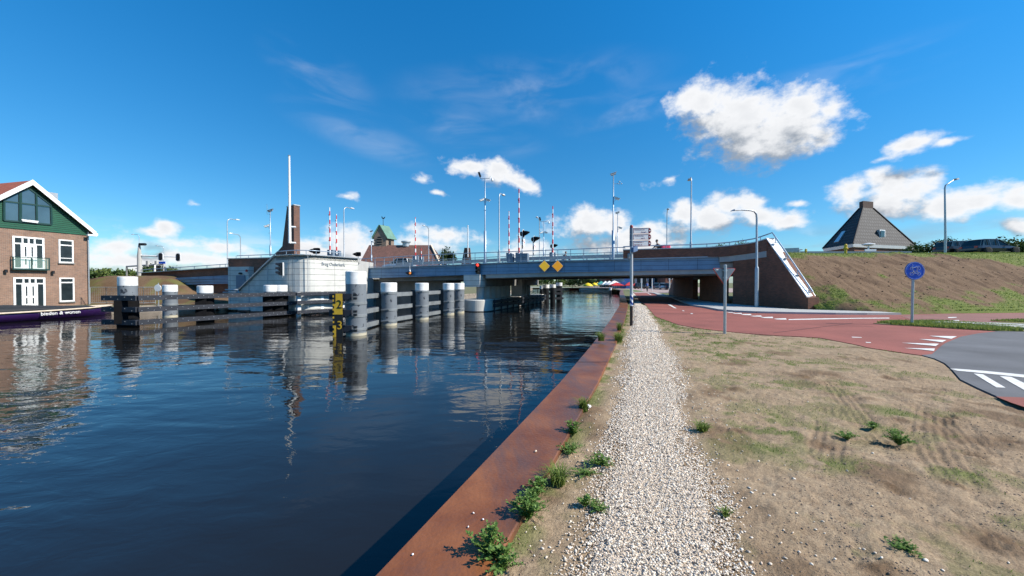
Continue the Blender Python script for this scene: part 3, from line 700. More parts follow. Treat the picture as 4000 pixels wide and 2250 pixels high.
def track(pts, width, per, depth):
    global H, tone_shade
    P = [gz(x, y) for x, y in pts]; best = np.full(X.shape, 9.0); lat = np.zeros(X.shape); lon = np.zeros(X.shape); acc_ = 0
    for a, c in zip(P, P[1:]):
        ex, ey = c.x-a.x, c.y-a.y; L_ = math.hypot(ex, ey); t = np.clip(((X-a.x)*ex+(Yg-a.y)*ey)/L_**2, 0, 1); dx, dy = X-a.x-t*ex, Yg-a.y-t*ey; d = np.hypot(dx, dy)
        s = np.sign(dx*ey-dy*ex); m_ = d < best; best = np.where(m_, d, best); lat = np.where(m_, d*s, lat); lon = np.where(m_, acc_+t*L_, lon); acc_ += L_
    w = sstep(width/2+.05, width/2-.03, best)*sstep(.25, .5, fbm(X*2.2+5, Yg*2.2, 2))
    H += w*(-depth + depth*.9*np.sin(lat*2*PI/per)) + np.exp(-((best-width/2-.05)/.05)**2)*depth*1.0*sstep(.3, .6, fbm(X*3, Yg*3, 2))
    tone_shade = np.maximum(tone_shade, w*.30)
track([(3250,1500),(3310,1575),(3370,1655),(3460,1745)], .30, .075, .004)
track([(3640,1560),(3628,1700),(3668,1800),(3750,1900)], .30, .075, .004)
track([(3235,1600),(3245,1700),(3225,1790)], .28, .075, .004)
track([(3380,1500),(3540,1560),(3690,1640),(3800,1760)], .30, .075, .004)
track([(3560,1680),(3480,1740),(3330,1700)], .30, .08, .005)
grn = sstep(.60, .68, fbm(X*1.7+50, Yg*1.7+11, 5, .6))*.45
for (px, py, rx, ry) in [(2940,1620,130,40),(2900,1470,90,14),(2830,1390,160,20),(3010,1505,90,20),(3060,1690,180,45),(3210,1540,60,25),(3350,1515,50,18),(3500,1620,80,22),(3400,1665,60,20),(3940,1900,90,40),(3240,1820,120,25),(3010,1760,110,30),(2760,1340,190,18),(2680,1300,60,25),(2580,1250,22,30),(2640,1275,50,14),(3560,2140,60,25),(3250,2130,50,22),(2760,1600,40,20),(3100,1425,120,12),(3780,1860,110,18)]:
    cx, cy, ax, ay = ell(px, py, rx, ry); w = np.exp(-((X-cx)/ax)**2-((Yg-cy)/max(ay,.12))**2); grn = np.maximum(grn, w**.5*sstep(.47, .60, fbm(X*4.2, Yg*4.2, 4, .65)))
far = sstep(12.0, 16.0, Yg)*sstep(.35, .55, fbm(X*3, Yg*3, 3)); grn = np.maximum(grn, far*.8)
edge = sstep(.34, .02, X-ql[:, None])*sstep(.40, .58, fbm(X*3+1, Yg*3, 3)); grn = np.maximum(grn, edge*.95)
grn = grn*(1-inpath); tone_shade = tone_shade*(1-inpath*.6)
mk = sstep(-.02, .35, roadsd)*sstep(0, .12, X-ql[:, None])
Z = .018 + H*mk - .045*sstep(.02, -.03, roadsd)
SOILV = np.stack([X, Yg, Z], -1)
so_ = np_mesh('soil_verge', SOILV.reshape(-1, 3), grid_faces(NR, NC), 'soil', {'green': grn, 'tone_shade': tone_shade}, smooth=True); tag(so_, kind='structure')
def soil_at(x, y):
    i = np.clip(np.log(max(y, 1.3)/1.3)/math.log(27.0/1.3)*(NR-1), 0, NR-1); i = int(round(i)); j = int(round(np.clip((x-ql[i])/(xr[i]-ql[i]), 0, 1)*(NC-1))); return float(Z[i, j])
# gravel strip under and beyond the loose stones
mb = MB(); L = []
gy = list(1.3*np.exp(np.linspace(0, math.log(58/1.3), 150))); rg = np.random.RandomState(3)
for Y in gy:
    a, c = pl(Y), pr(Y); w = .05+.03*rg.rand(); w = w+.06+.07*math.sin(Y*3.1)*math.sin(Y*1.3); L.append([(a+w, Y, .022), (lerp(a, c, .3), Y, .034), (lerp(a, c, .7), Y, .034), (c-w, Y, .022)])
for i in range(len(L)-1): mb.add(L[i]+L[i+1], [(0,1,5,4),(1,2,6,5),(2,3,7,6)])
tag(mb.build('gravel_bed', 'gravel_bed'), kind='structure')
# loose shells and stones
ph = (1+5**.5)/2
ICO = np.array([(-1,ph,0),(1,ph,0),(-1,-ph,0),(1,-ph,0),(0,-1,ph),(0,1,ph),(0,-1,-ph),(0,1,-ph),(ph,0,-1),(ph,0,1),(-ph,0,-1),(-ph,0,1)])/1.9
ICF = np.array([(0,11,5),(0,5,1),(0,1,7),(0,7,10),(0,10,11),(1,5,9),(5,11,4),(11,10,2),(10,7,6),(7,1,8),(3,9,4),(3,4,2),(3,2,6),(3,6,8),(3,8,9),(4,9,5),(2,4,11),(6,2,10),(8,6,7),(9,8,1)])
def stones(xs, ys_, zs, r, seed=1, flat_=.6):
    rs = np.random.RandomState(seed); n = len(xs); a = rs.rand(n)*2*PI; ti = (rs.rand(n)-.5)*1.1; sx = r*(.75+.6*rs.rand(n)); sy = r*(.5+.5*rs.rand(n)); sz = r*flat_*(.5+.6*rs.rand(n))
    V = ICO[None]*(1+.28*(rs.rand(n, 12, 1)-.5)); V = V*np.stack([sx, sy, sz], -1)[:, None, :]
    y2 = V[..., 1]*np.cos(ti)[:, None]-V[..., 2]*np.sin(ti)[:, None]; z2 = V[..., 1]*np.sin(ti)[:, None]+V[..., 2]*np.cos(ti)[:, None]
    x3 = V[..., 0]*np.cos(a)[:, None]-y2*np.sin(a)[:, None]; y3 = V[..., 0]*np.sin(a)[:, None]+y2*np.cos(a)[:, None]
    V = np.stack([x3+np.asarray(xs)[:, None], y3+np.asarray(ys_)[:, None], z2+np.asarray(zs)[:, None]], -1)
    return V.reshape(-1, 3), (ICF[None]+12*np.arange(n)[:, None, None]).reshape(-1, 3)
rs = np.random.RandomState(11); SX = []; SY = []; SZ = []; SR = []
def scat(y0, y1, per_m2, rad, out=.10):
    n = int((y1-y0)*1.2*per_m2); Y = y0+(y1-y0)*rs.rand(n); a = np.interp(Y, [p[0] for p in PATH], [p[1] for p in PATH]); c = np.interp(Y, [p[0] for p in PATH], [p[2] for p in PATH])
    wob = .16*(fbm(Y*1.3, Y*0+3, 3)-.5)*2; wob2 = .16*(fbm(Y*1.3, Y*0+40, 3)-.5)*2
    u = rs.rand(n)*1.5-.25; x = a+(c-a)*u + wob*(1-u)+wob2*u
    e_ = np.minimum(u, 1-u); keep = rs.rand(n) < np.clip((e_+.17)/.26, 0, 1)**1.6
    keep &= x > np.array([q_in(v) for v in Y])+.02
    x, Y, e_ = x[keep], Y[keep], e_[keep]; SX.append(x); SY.append(Y); SZ.append(.020+.0245*np.clip(e_*5, -.2, 1)+.006*rs.rand(len(x))); SR.append(rad*(.5+.95*rs.rand(len(x))**2.2))
scat(1.35, 3.2, 10500, .0074); scat(3.2, 5.5, 6000, .0094); scat(5.5, 9, 2600, .013); scat(9, 15, 1100, .019); scat(15, 27, 420, .028)
n = 700; Y = 1.6+9*rs.rand(n)**1.4; off = rs.exponential(.22, n); sd_ = rs.rand(n) < .35
x = np.where(sd_, np.interp(Y, [p[0] for p in PATH], [p[1] for p in PATH])-off, np.interp(Y, [p[0] for p in PATH], [p[2] for p in PATH])+off*1.6); kp = x > np.array([q_in(v) for v in Y])+.03
x, Y = x[kp], Y[kp]; SX.append(x); SY.append(Y); SZ.append(np.array([soil_at(a, b_)+.004 for a, b_ in zip(x, Y)])); SR.append(.007+.006*rs.rand(len(x)))
v_, f_ = stones(np.concatenate(SX), np.concatenate(SY), np.concatenate(SZ), np.concatenate(SR))
tag(np_mesh('gravel', v_, f_, 'pebble'), 'path of loose off-white shells and pebbles along the quay', 'gravel', kind='stuff')
# soil crumbs
n = 26000; Y = 1.5*np.exp(rs.rand(n)*math.log(8/1.5)); qa = np.array([q_in(v) for v in Y]); x = qa + rs.rand(n)*(1.45*Y+.8-qa); u = (x > np.interp(Y, [p[0] for p in PATH], [p[1] for p in PATH])) & (x < np.interp(Y, [p[0] for p in PATH], [p[2] for p in PATH]))
rsd = np.minimum(poly_sd(x, Y, [(p.x, p.y) for p in REDW]), poly_sd(x, Y, [(p.x, p.y) for p in ASPHW])); kp = (~u) & (rsd > .05) & (fbm(x*2.2, Y*2.2, 3) > .42); x, Y = x[kp], Y[kp]
v_, f_ = stones(x, Y, np.array([soil_at(a, b_) for a, b_ in zip(x, Y)]), .002+.007*rs.rand(len(x))**4, 5, .8)
mat('crumb', (.24,.17,.12), .95, var=.25, scale=12)
tag(np_mesh('soil_crumbs', v_, f_, 'crumb'), 'brown crumbs of dry soil strewn over the bare verge', 'soil crumbs', kind='stuff')

# ------------------------------------------------ grass blades
def blades(xs, ys_, zs, h, w, seed=1, lean=.5):
    rs = np.random.RandomState(seed); n = len(xs); a = rs.rand(n)*2*PI; b_ = rs.rand(n)*2*PI; l = lean*(.3+rs.rand(n)); h = h*(.5+.8*rs.rand(n))
    dx, dy = np.cos(a)*w/2, np.sin(a)*w/2; lx, ly = np.cos(b_)*l*h, np.sin(b_)*l*h
    P = np.stack([np.stack([xs-dx, ys_-dy, zs], -1), np.stack([xs+dx, ys_+dy, zs], -1), np.stack([xs+dx*.8+lx*.4, ys_+dy*.8+ly*.4, zs+h*.6], -1), np.stack([xs-dx*.8+lx*.4, ys_-dy*.8+ly*.4, zs+h*.6], -1), np.stack([xs+lx, ys_+ly, zs+h], -1)], 1)
    i = 5*np.arange(n)[:, None]; F_ = np.concatenate([np.stack([i+0, i+1, i+2], -1), np.stack([i+0, i+2, i+3], -1), np.stack([i+3, i+2, i+4], -1)], 1).reshape(-1, 3)
    return P.reshape(-1, 3), F_
# on the soil, where the mask is green
gi_ = rs.rand(NR, NC); dA = np.gradient(yy)[:, None]*((xr-ql)/NC)[:, None]
den = 1500*np.minimum(1, (6/np.maximum(Yg, 3))**1.3); pick = np.argwhere(gi_ < (np.clip(grn-.18, 0, 1)**1.2)*dA*den*(roadsd > .0))
bx = X[pick[:,0], pick[:,1]]+.03*(rs.rand(len(pick))-.5); by = Yg[pick[:,0], pick[:,1]]+.03*(rs.rand(len(pick))-.5); bz = Z[pick[:,0], pick[:,1]]
sc_ = np.clip(by/6, .8, 3)
v_, f_ = blades(bx, by, bz-.003, .028*np.clip(by/7, .8, 1.8), .006*sc_, 3)
tag(np_mesh('grass', v_, f_, 'grass'), 'thin patches of short green grass on the bare soil verge', 'grass', kind='stuff')

# ------------------------------------------------ embankment of the bridge approach on the right
def yb(x): return np.interp(x, [14,15.8,16.7,18.9,21,27.3,60,90], [22.0,21.8,21.4,19.7,19.7,20.3,22,24])
NE, NF = 150, 560
xe = 17.05 + (95-17.05)*np.linspace(0, 1, NF)**1.7; te = np.linspace(0, 1, NE)
XE = np.repeat(xe[None, :], NE, 0); Y0 = yb(XE); TE = np.repeat(te[:, None], NF, 1)
YE = Y0 + TE*(46-Y0)
slope_top = np.interp(XE, [17, 20, 24, 95], [26.0, 27.0, 27.5, 27.8])
u = np.clip((YE-Y0)/(slope_top-Y0), 0, 1.0)
ZE = .12 + (3.72-.12)*(u*.86+.14*sstep(0, 1, u)) + np.clip(YE-slope_top, 0, 9)*np.interp(XE, [17,32,37,95], [.03,.035,.085,.085])
mke = sstep(0, .06, u)*sstep(1.25, 1.0, (YE-Y0)/(slope_top-Y0))
ZE += mke*(.26*(fbm(XE*.6, YE*.6, 4)-.5) + .13*(fbm(XE*2.0+7, YE*.9+3, 4, .6)-.5) + .07*(fbm(XE*5, YE*4, 3)-.5))
ZE -= .22*sstep(.035, .0, u)
gE = sstep(.42, .60, fbm(XE*.55+3, YE*.8+9, 5, .6) + .24*sstep(.55, .0, u) - .13 + .35*sstep(.86, 1.02, u) + .55*sstep(29, 38, XE)*sstep(.30, .75, u) - .22*np.exp(-((u-.62)/.22)**2))
gE = np.maximum(gE, sstep(.09, .03, u)*sstep(19.5, 21, XE)*sstep(.38, .6, fbm(XE*2, YE*2, 4)))
dE = sstep(.52, .68, fbm(XE*2.2, YE*1.2+20, 4))*.6
eo = np_mesh('embankment', np.stack([XE, YE, ZE], -1).reshape(-1, 3), grid_faces(NE, NF), 'embank_soil', {'green': gE, 'tone_shade': dE}, smooth=True); tag(eo, kind='structure')
def emb_z(x, y):
    j = int(np.argmin(abs(xe-x))); col = YE[:, j]; return float(np.interp(y, col, ZE[:, j]))
n = 110000; j = rs.randint(0, NF-60, n); i = rs.randint(0, int(NE*.55), n); w = gE[i, j]; kp = rs.rand(n) < w**1.5; i, j = i[kp], j[kp]
v_, f_ = blades(XE[i, j]+.1*(rs.rand(len(i))-.5), YE[i, j]+.1*(rs.rand(len(i))-.5), ZE[i, j]-.02, .085, .030, 9)
tag(np_mesh('grass', v_, f_, 'grass_emb'), 'rough green and yellow grass growing over the embankment', 'grass', kind='stuff')
# clods and tufts on the bare part
n = 1500; j = rs.randint(0, NF-120, n); i = rs.randint(2, int(NE*.32), n); kp = gE[i, j] < .5; i, j = i[kp], j[kp]
v_, f_ = stones(XE[i, j], YE[i, j], ZE[i, j], .02+.05*rs.rand(len(i))**2, 6, .8); mat('clod', (.11,.068,.042), .95, var=.3, scale=5)
tag(np_mesh('soil_clods', v_, f_, 'clod'), 'clods of brown earth on the bare embankment slope', 'soil clods', kind='stuff')
# verge grass on the island
def poly_scatter(poly, n, seed):
    rs = np.random.RandomState(seed); xs = [p[0] for p in poly]; ys_ = [p[1] for p in poly]; x = min(xs)+rs.rand(n)*(max(xs)-min(xs)); y = min(ys_)+rs.rand(n)*(max(ys_)-min(ys_)); k = poly_sd(x, y, poly) < -.02; return x[k], y[k]
ip = [(p.x, p.y) for p in [gz(x, y) for x, y in [(3411,1267),(3470,1262),(3550,1260),(3640,1260),(3760,1264),(3900,1278),(4000,1285),(4000,1300),(3897,1298),(3750,1290),(3600,1280),(3480,1273)]]]
x1, y1_ = poly_scatter(ip, 16000, 4); ip2 = [(p.x, p.y) for p in [gz(x, y) for x, y in [(3860,1259),(4000,1255),(4300,1259),(4300,1272),(4000,1264)]]]; x2, y2_ = poly_scatter(ip2, 7000, 5)
bx = np.concatenate([x1, x2]); by = np.concatenate([y1_, y2_]); k = fbm(bx*1.5, by*1.5, 3) > .36; bx, by = bx[k], by[k]
v_, f_ = blades(bx, by, bx*0+.05, .09, .022, 8); tag(np_mesh('grass', v_, f_, 'grass_emb'), 'short green grass around the foot of the blue cycle sign', 'grass', kind='stuff')
gp3 = [(24.4,74),(30,74),(33,66),(21.5,66)]
tag(sheet('g', [(21.8,67,0),(23.6,67.5,0),(26.5,80,0),(28,92,0),(26.9,95,0),(24.9,82,0)], 'x', .03).build('grass_verge', 'grass_flat' if 'grass_flat' in M else (mat('grass_flat', (.10,.17,.03), .9, var=.25, scale=3) and 'grass_flat')), kind='structure')
# ================================================================== BRIDGE
def k_(x): return (x-2000)/F
def fas(x, off=0.0):
    k = k_(x); t = (15.2-27.8*k)/(.95+.313*k); return Vector((15.2-.95*t+.313*off, 27.8+.313*t+.95*off, 0))
def fast(t, off=0.0): return Vector((15.2-.95*t+.313*off, 27.8+.313*t+.95*off, 0))
def t_of(x): k = k_(x); return (15.2-27.8*k)/(.95+.313*k)
UD = Vector((-.95,.313,0)); ND = Vector((.313,.95,0))
FT = [(1391,1050),(1600,1043),(1800,1036),(2000,1027),(2200,1021),(2400,1016),(2500,1013),(2811,1005)]
FB = [(1391,1089),(1600,1082),(1847,1074),(2152,1065),(2400,1061),(2811,1052)]
def ztop(t):   # fascia top along the bridge
    pts = [(-14, 3.75),(t_of(2811), zat(2811,1005,fas(2811)))] + [(t_of(x), zat(x, y, fas(x))) for x, y in FT[::-1]][1:] + [(36,2.85),(44,2.35),(52.5,2.05),(70,1.2)]
    return interp(t, pts)
XS = [2811,2700,2600,2500,2400,2300,2200,2100,2000,1900,1800,1700,1600,1500,1391]
bridge = thing('road_bridge', 'long grey bridge with blue panelled edge crossing the river on concrete piers', 'bridge', (0,31,-.9))
# blue panels
mb = MB(); L = []
for x in XS:
    P = fas(x); z1 = zat(x, interp(x, FT), P); z0 = zat(x, interp(x, FB), P)
    a = P-ND*0; c = P+ND*.12; L.append([(a.x,a.y,z0),(a.x,a.y,z1),(c.x,c.y,z1),(c.x,c.y,z0)])
mb.loft(L); mb.build('fascia_panel', 'fascia_panel', bridge, uv=True)
mb = MB()
for x0, x1 in zip(XS, XS[1:]):
    a, c = fas(x0, -.012), fas(x1, -.012); z0, z1 = zat(x0, interp(x0, FT), a), zat(x1, interp(x1, FT), c)
    mb.bar((a.x,a.y,z0+.045),(c.x,c.y,z1+.045),.30,.07)
mb.build('edge_cap', 'rail_blue', bridge)
# decks
def deck(o0, o1, ts, dz, th):
    mb = MB(); L = []
    for t in ts:
        z = ztop(t)-dz; a, c = fast(t, o0), fast(t, o1); a2, c2 = fast(t, o0+.5), fast(t, o1-.5)
        L.append([(a.x,a.y,z),(a.x,a.y,z-.3),(a2.x,a2.y,z-.55),(a2.x,a2.y,z-th),(c2.x,c2.y,z-th),(c2.x,c2.y,z-.55),(c.x,c.y,z-.3),(c.x,c.y,z)])
    return mb.loft(L)
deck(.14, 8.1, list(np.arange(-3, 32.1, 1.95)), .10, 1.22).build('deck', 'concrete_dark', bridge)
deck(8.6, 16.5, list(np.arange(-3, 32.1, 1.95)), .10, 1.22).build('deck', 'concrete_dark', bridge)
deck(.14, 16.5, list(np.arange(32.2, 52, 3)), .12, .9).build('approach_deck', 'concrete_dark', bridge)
mb = MB(); L = []
for x in [2868,2811,2700,2600,2400,2200,2000,1896]:
    P = fas(x, .10); Q = fas(x, .40); xx = min(x, 2811); z1 = zat(xx, interp(xx, FB), fas(xx))+.02; z0 = z1-.34
    L.append([(P.x,P.y,z0),(P.x,P.y,z1),(Q.x,Q.y,z1),(Q.x,Q.y,z0)])
mb.loft(L); mb.build('edge_girder', 'concrete', bridge)
# near railing
RT = [(1385,1013),(1550,1003),(1714,994),(1860,988),(2000,982.5),(2200,975),(2400,967),(2440,966)]
mbp = MB(); mbr = MB(); mbl = MB()
ta, tb_ = t_of(2440), t_of(1391); nseg = 24; prev = None
for i in range(nseg+1):
    t = lerp(ta, tb_, i/nseg); P = fast(t, .16); x = 2000+F*P.x/P.y; z1 = zat(x, interp(x, RT), P); z0 = ztop(t)+.05
    if i % 1 == 0: mbp.bar((P.x,P.y,z0),(P.x,P.y,z1),.035,.07); mbp.box((P.x,P.y,z0+.03),(.16,.16,.05), rz=-.32)
    if prev:
        mbr.tube([prev[0], (P.x,P.y,z1)], .035, 8); mbl.tube([prev[1], (P.x,P.y,z0+.14)], .018, 6)
    prev = ((P.x,P.y,z1), (P.x,P.y,z0+.14))
rail = mbr.build('handrail', 'rail_blue', bridge); mbp.build('railing_post', 'rail_blue', rail); mbl.build('lower_rail', 'rail_blue', rail)
# baluster fence between footway and carriageway
def balusters(off, h, ta, tb_, name, m, dz=0.0, step=.13):
    mb = MB(); n = int((tb_-ta)/step)
    for i in range(n+1):
        t = ta+i*step; P = fast(t, off); z = ztop(t)+dz
        mb.bar((P.x,P.y,z),(P.x,P.y,z+h),.012,.02) if i % 14 else mb.bar((P.x,P.y,z-.08),(P.x,P.y,z+h+.02),.05,.05)
    for hh, w in ((h,.05),(.1,.03)):
        for i in range(0, n, 14):
            a, c = fast(ta+i*step, off), fast(ta+min(i+14, n)*step, off); mb.bar((a.x,a.y,ztop(ta+i*step)+dz+hh),(c.x,c.y,ztop(ta+min(i+14, n)*step)+dz+hh),w,w)
    return mb.build(name, m, bridge)
balusters(2.4, .80, t_of(2445), t_of(1391), 'baluster_fence', 'galv')
balusters(16.2, .80, -2, 60, 'baluster_fence', 'galv', 0, .26)
for o_, h in ((3.2,.55),(12.9,.55)):
    mb = MB()
    for i in range(-6, 30, 2):
        a, c = fast(i, o_), fast(i+2, o_); mb.bar((a.x,a.y,ztop(i)+h),(c.x,c.y,ztop(i+2)+h),.08,.28); mb.bar((a.x,a.y,ztop(i)-.1),(a.x,a.y,ztop(i)+h),.1,.12)
    mb.build('crash_barrier', 'galv', bridge)
# river pier
pd = Vector((.36,.933,0)).normalized(); pn = Vector((pd.y,-pd.x,0))
c0 = Vector((-3.05,33.95,0))
def stadium(c, half, ln, z, seg=24, round_far=False):
    L = []
    for i in range(seg+1):
        a = PI*i/seg; L.append(c - pn*half*math.cos(a) - pd*half*math.sin(a))
    L += [c+pn*half+pd*ln, c-pn*half+pd*ln]
    return [(p.x,p.y,z) for p in L]
mb = MB(); mb.loft([stadium(c0,1.22,17,-1.6), stadium(c0,1.22,17,.07), stadium(c0,1.17,17,.12)]); pf = mb.build('pier_footing', 'concrete_light', bridge)
mb = MB(); mb.loft([stadium(c0,1.245,17,-1.5), stadium(c0,1.245,17,-.86)]); mb.build('waterline_stain', 'pole_base', pf)
for i, (d_, r_) in enumerate([(0.5,.36),(1.8,.36),(3.1,.36),(4.4,.36),(5.7,.36),(7.0,.36),(11.2,.36),(12.5,.36),(13.8,.36)]):
    p = c0+pd*d_; MB().lathe((p.x,p.y,0), [(r_,.1),(r_,1.35)], 20).build('column', 'concrete', bridge)
def pbox(mb, c, along, w, z0, z1, back=0.0):
    a = c-pn*w/2-pd*back; b_ = c+pn*w/2-pd*back; c_ = b_+pd*along; d_ = a+pd*along
    return mb.hexa([(a.x,a.y,z0),(b_.x,b_.y,z0),(c_.x,c_.y,z0),(d_.x,d_.y,z0),(a.x,a.y,z1),(b_.x,b_.y,z1),(c_.x,c_.y,z1),(d_.x,d_.y,z1)])
cc = c0-pn*.35
mb = MB(); pbox(mb, cc, 1.1, 1.6, 1.25, 2.32, .55); mb.build('pier_cap', 'panel_concrete', bridge, uv=True)
mb = MB(); pbox(mb, c0+pd*.56, 8.2, 1.1, 1.3, 2.2); pbox(mb, c0+pd*10.2, 6.5, 1.1, 1.3, 2.2); mb.build('cap_beam', 'concrete_dark', bridge)
mb = MB(); pbox(mb, c0+pd*9.4+pn*.2, .8, 1.3, .12, 2.3); mb.build('pier_wall', 'concrete', bridge)
# timber walings along the pier
for z in (-.05, -.42):
    mb = MB(); a = c0+pn*1.42+pd*.4; c = c0+pn*1.42+pd*16.8; mb.bar((a.x,a.y,z),(c.x,c.y,z),.22,.27); mb.build('waling', 'dark_timber', bridge)
mb = MB(); 
for d_ in np.arange(.6, 17, 1.6): a = c0+pn*1.36+pd*d_; mb.bar((a.x,a.y,-1.3),(a.x,a.y,.12),.12,.2)
mb.build('waling_post', 'dark_timber', bridge)
# left pier and the dark chamber behind the dolphins
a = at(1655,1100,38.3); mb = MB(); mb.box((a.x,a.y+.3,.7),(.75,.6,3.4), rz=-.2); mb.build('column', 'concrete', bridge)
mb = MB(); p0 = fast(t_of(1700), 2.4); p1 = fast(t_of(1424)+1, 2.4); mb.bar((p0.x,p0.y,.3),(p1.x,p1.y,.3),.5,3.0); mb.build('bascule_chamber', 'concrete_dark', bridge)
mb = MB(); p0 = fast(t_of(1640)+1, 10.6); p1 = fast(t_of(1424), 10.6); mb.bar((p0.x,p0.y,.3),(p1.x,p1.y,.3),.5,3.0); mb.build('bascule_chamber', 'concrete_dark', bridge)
# right abutment: brick parapet on a concrete strip, wing wall with stepped coping
PP = [(2434,None,978,1012),(2520,None,975,1009),(2600,None,972.5,1007),(2690,None,971,1005),(2760,None,968,1004),(2811,27.6,965,1003),(2850,27.45,961.5,1000),(2880,27.2,958,996),(2915,26.8,953.5,992),(2946,26.2,948.5,988),(2972,25.6,941,984),(2994,25.0,934,980)]
def ppt(x, Y, off=-.16):
    if Y is None: P = fas(x, off); return P
    return Vector((k_(x)*Y, Y, 0))
abut = thing('bridge_abutment', 'dark brick abutment with curved parapet and sloping wing wall', 'abutment', (16.5,24,0))
def strip(rows, thick, cap=True):
    # rows: plan point, z0, z1 ; thickness to the far side
    mb = MB(); L = []
    for i, (P, z0, z1) in enumerate(rows):
        d = (Vector(rows[min(i+1, len(rows)-1)][0])-Vector(rows[max(i-1, 0)][0])); d.z = 0; d.normalize(); n = Vector((-d.y, d.x, 0)); Q = P+n*thick
        L.append([(P.x,P.y,z0),(P.x,P.y,z1),(Q.x,Q.y,z1),(Q.x,Q.y,z0)])
    return mb.loft(L, cap)
rows = [(ppt(x, Y), zat(x, yb_, ppt(x, Y)), zat(x, yt, ppt(x, Y))) for x, Y, yt, yb_ in PP]
par = strip(rows, .42).build('parapet', 'brick_dark', abut, uv=True)
strip([(P-Vector((.03,.03,0)), z1+.002, z1+.07) for P, z0, z1 in rows], .5).build('coping', 'galv', par)
strip([(P+Vector((0,.05,0)), z0-.40, z0-.004) for P, z0, z1 in rows[5:]] , .6).build('concrete_band', 'concrete', abut)
# rail on the parapet, continuing down the wing
mb = MB(); pts = []
for (P, z0, z1), (x, Y, yt, yb_) in zip(rows, PP): pts.append((P.x+.05, P.y+.15, z1+.30))
wtop = Vector((k_(2994)*25.0, 25.0, 0)); wbot = Vector((k_(3154)*21.5, 21.5, 0)); zt_, zb_ = 4.47, .77
e1 = Vector((wtop.x+.25, wtop.y-.15, zt_+.42)); e2 = Vector((wbot.x+.35, wbot.y+.05, zb_+.32))
pts += [tuple(e1)] + [tuple(e1.lerp(e2, q)+Vector((0,0,.03*math.sin(q*PI)))) for q in (.12,.35,.6,.85,1)]
rl = mb.tube(pts, .04, 8).build('handrail', 'rail_blue', abut)
mb = MB()
for P, z0, z1 in rows[::2]: mb.bar((P.x+.05,P.y+.15,z1),(P.x+.05,P.y+.15,z1+.3),.03,.05)
for q in (.10,.38,.66,.92):
    p = e1.lerp(e2, q); mb.lathe((p.x-.02,p.y,p.z-.33), [(.13,0),(.13,.02),(.025,.05),(.025,.30)], 14)
mb.build('rail_bracket', 'rail_blue', rl)
# wing wall face
WP = [(2862,27.4),(2880,27.2),(2915,26.8),(2946,26.2),(2972,25.6),(2994,25.0),(3034,24.1),(3074,23.2),(3114,22.35),(3154,21.5)]
wr = []
for x, Y in WP:
    P = Vector((k_(x)*Y, Y, 0))
    if x <= 2994: z1 = interp(x, [(r[0], q[2]) for r, q in zip(PP, rows)])-.30
    else: z1 = lerp(zt_, zb_, (x-2994)/160.0)
    wr.append((P+Vector((.03,.03,0)), -.05, z1))
mb = strip(wr, .48); mb.build('wing_wall', 'brick_dark', abut, uv=True)
mb = MB(); L = []
for q in np.linspace(0, 1, 9):
    p = wtop.lerp(wbot, q); z = lerp(zt_, zb_, q); r_ = Vector((1,.25,0)).normalized()
    a = p-r_*.05; c = p+r_*.62; L.append([(a.x,a.y,z+.015),(a.x,a.y,z+.10),(c.x,c.y,z+.10),(c.x,c.y,z+.015)])
mb.loft(L); mb.build('sloping_coping', 'white_paint', abut)
mb = MB(); mb.box((wbot.x+.29,wbot.y+.06,.38),(.62,.3,.80)); mb.build('wall_end', 'brick_dark', abut, uv=True)
mb = MB()
for q in np.linspace(0, 1, 9)[1:-1]:
    p = wtop.lerp(wbot, q); z = lerp(zt_, zb_, q)+.103; r_ = Vector((1,.25,0)).normalized(); a = p-r_*.05; c = p+r_*.62; mb.bar((a.x,a.y,z),(c.x,c.y,z),.03,.006)
mb.build('coping_joint', 'galv', abut)
# stepped concrete bearings beside the wing
a = at(2868,1020,27.9)
mb = MB(); mb.box((a.x-.2,a.y+.1,2.92),(1.9,.5,.42), rz=-.32); mb.box((a.x+.05,a.y+.2,2.52),(1.35,.5,.36), rz=-.32); mb.build('bearing_block', 'concrete', abut)
# inner walls with openings to the second underpass
def iw(Y): return Vector((15.9+.18*(Y-28), Y, 0))
for y0, y1 in ((28.3,33.7),(35.7,43.2)):
    a, c = iw(y0), iw(y1); MB().bar((a.x,a.y,1.4),(c.x,c.y,1.4),.45,2.9).build('underpass_wall', 'brick_dark', abut, uv=True)
a, c = iw(28.3), iw(43.2); MB().bar((a.x+.01,a.y,2.40),(c.x+.01,c.y,2.40),.43,1.0).build('lintel', 'concrete_dark', abut)
a, c = iw(43.2), Vector((21.3,51.5,0)); mb = MB(); mb.hexa([(a.x,a.y,0),(a.x+.45,a.y,0),(c.x+.45,c.y,0),(c.x,c.y,0),(a.x,a.y,3.0),(a.x+.45,a.y,3.0),(c.x+.45,c.y,.4),(c.x,c.y,.4)]); mb.build('wing_wall', 'brick_dark', abut, uv=True)

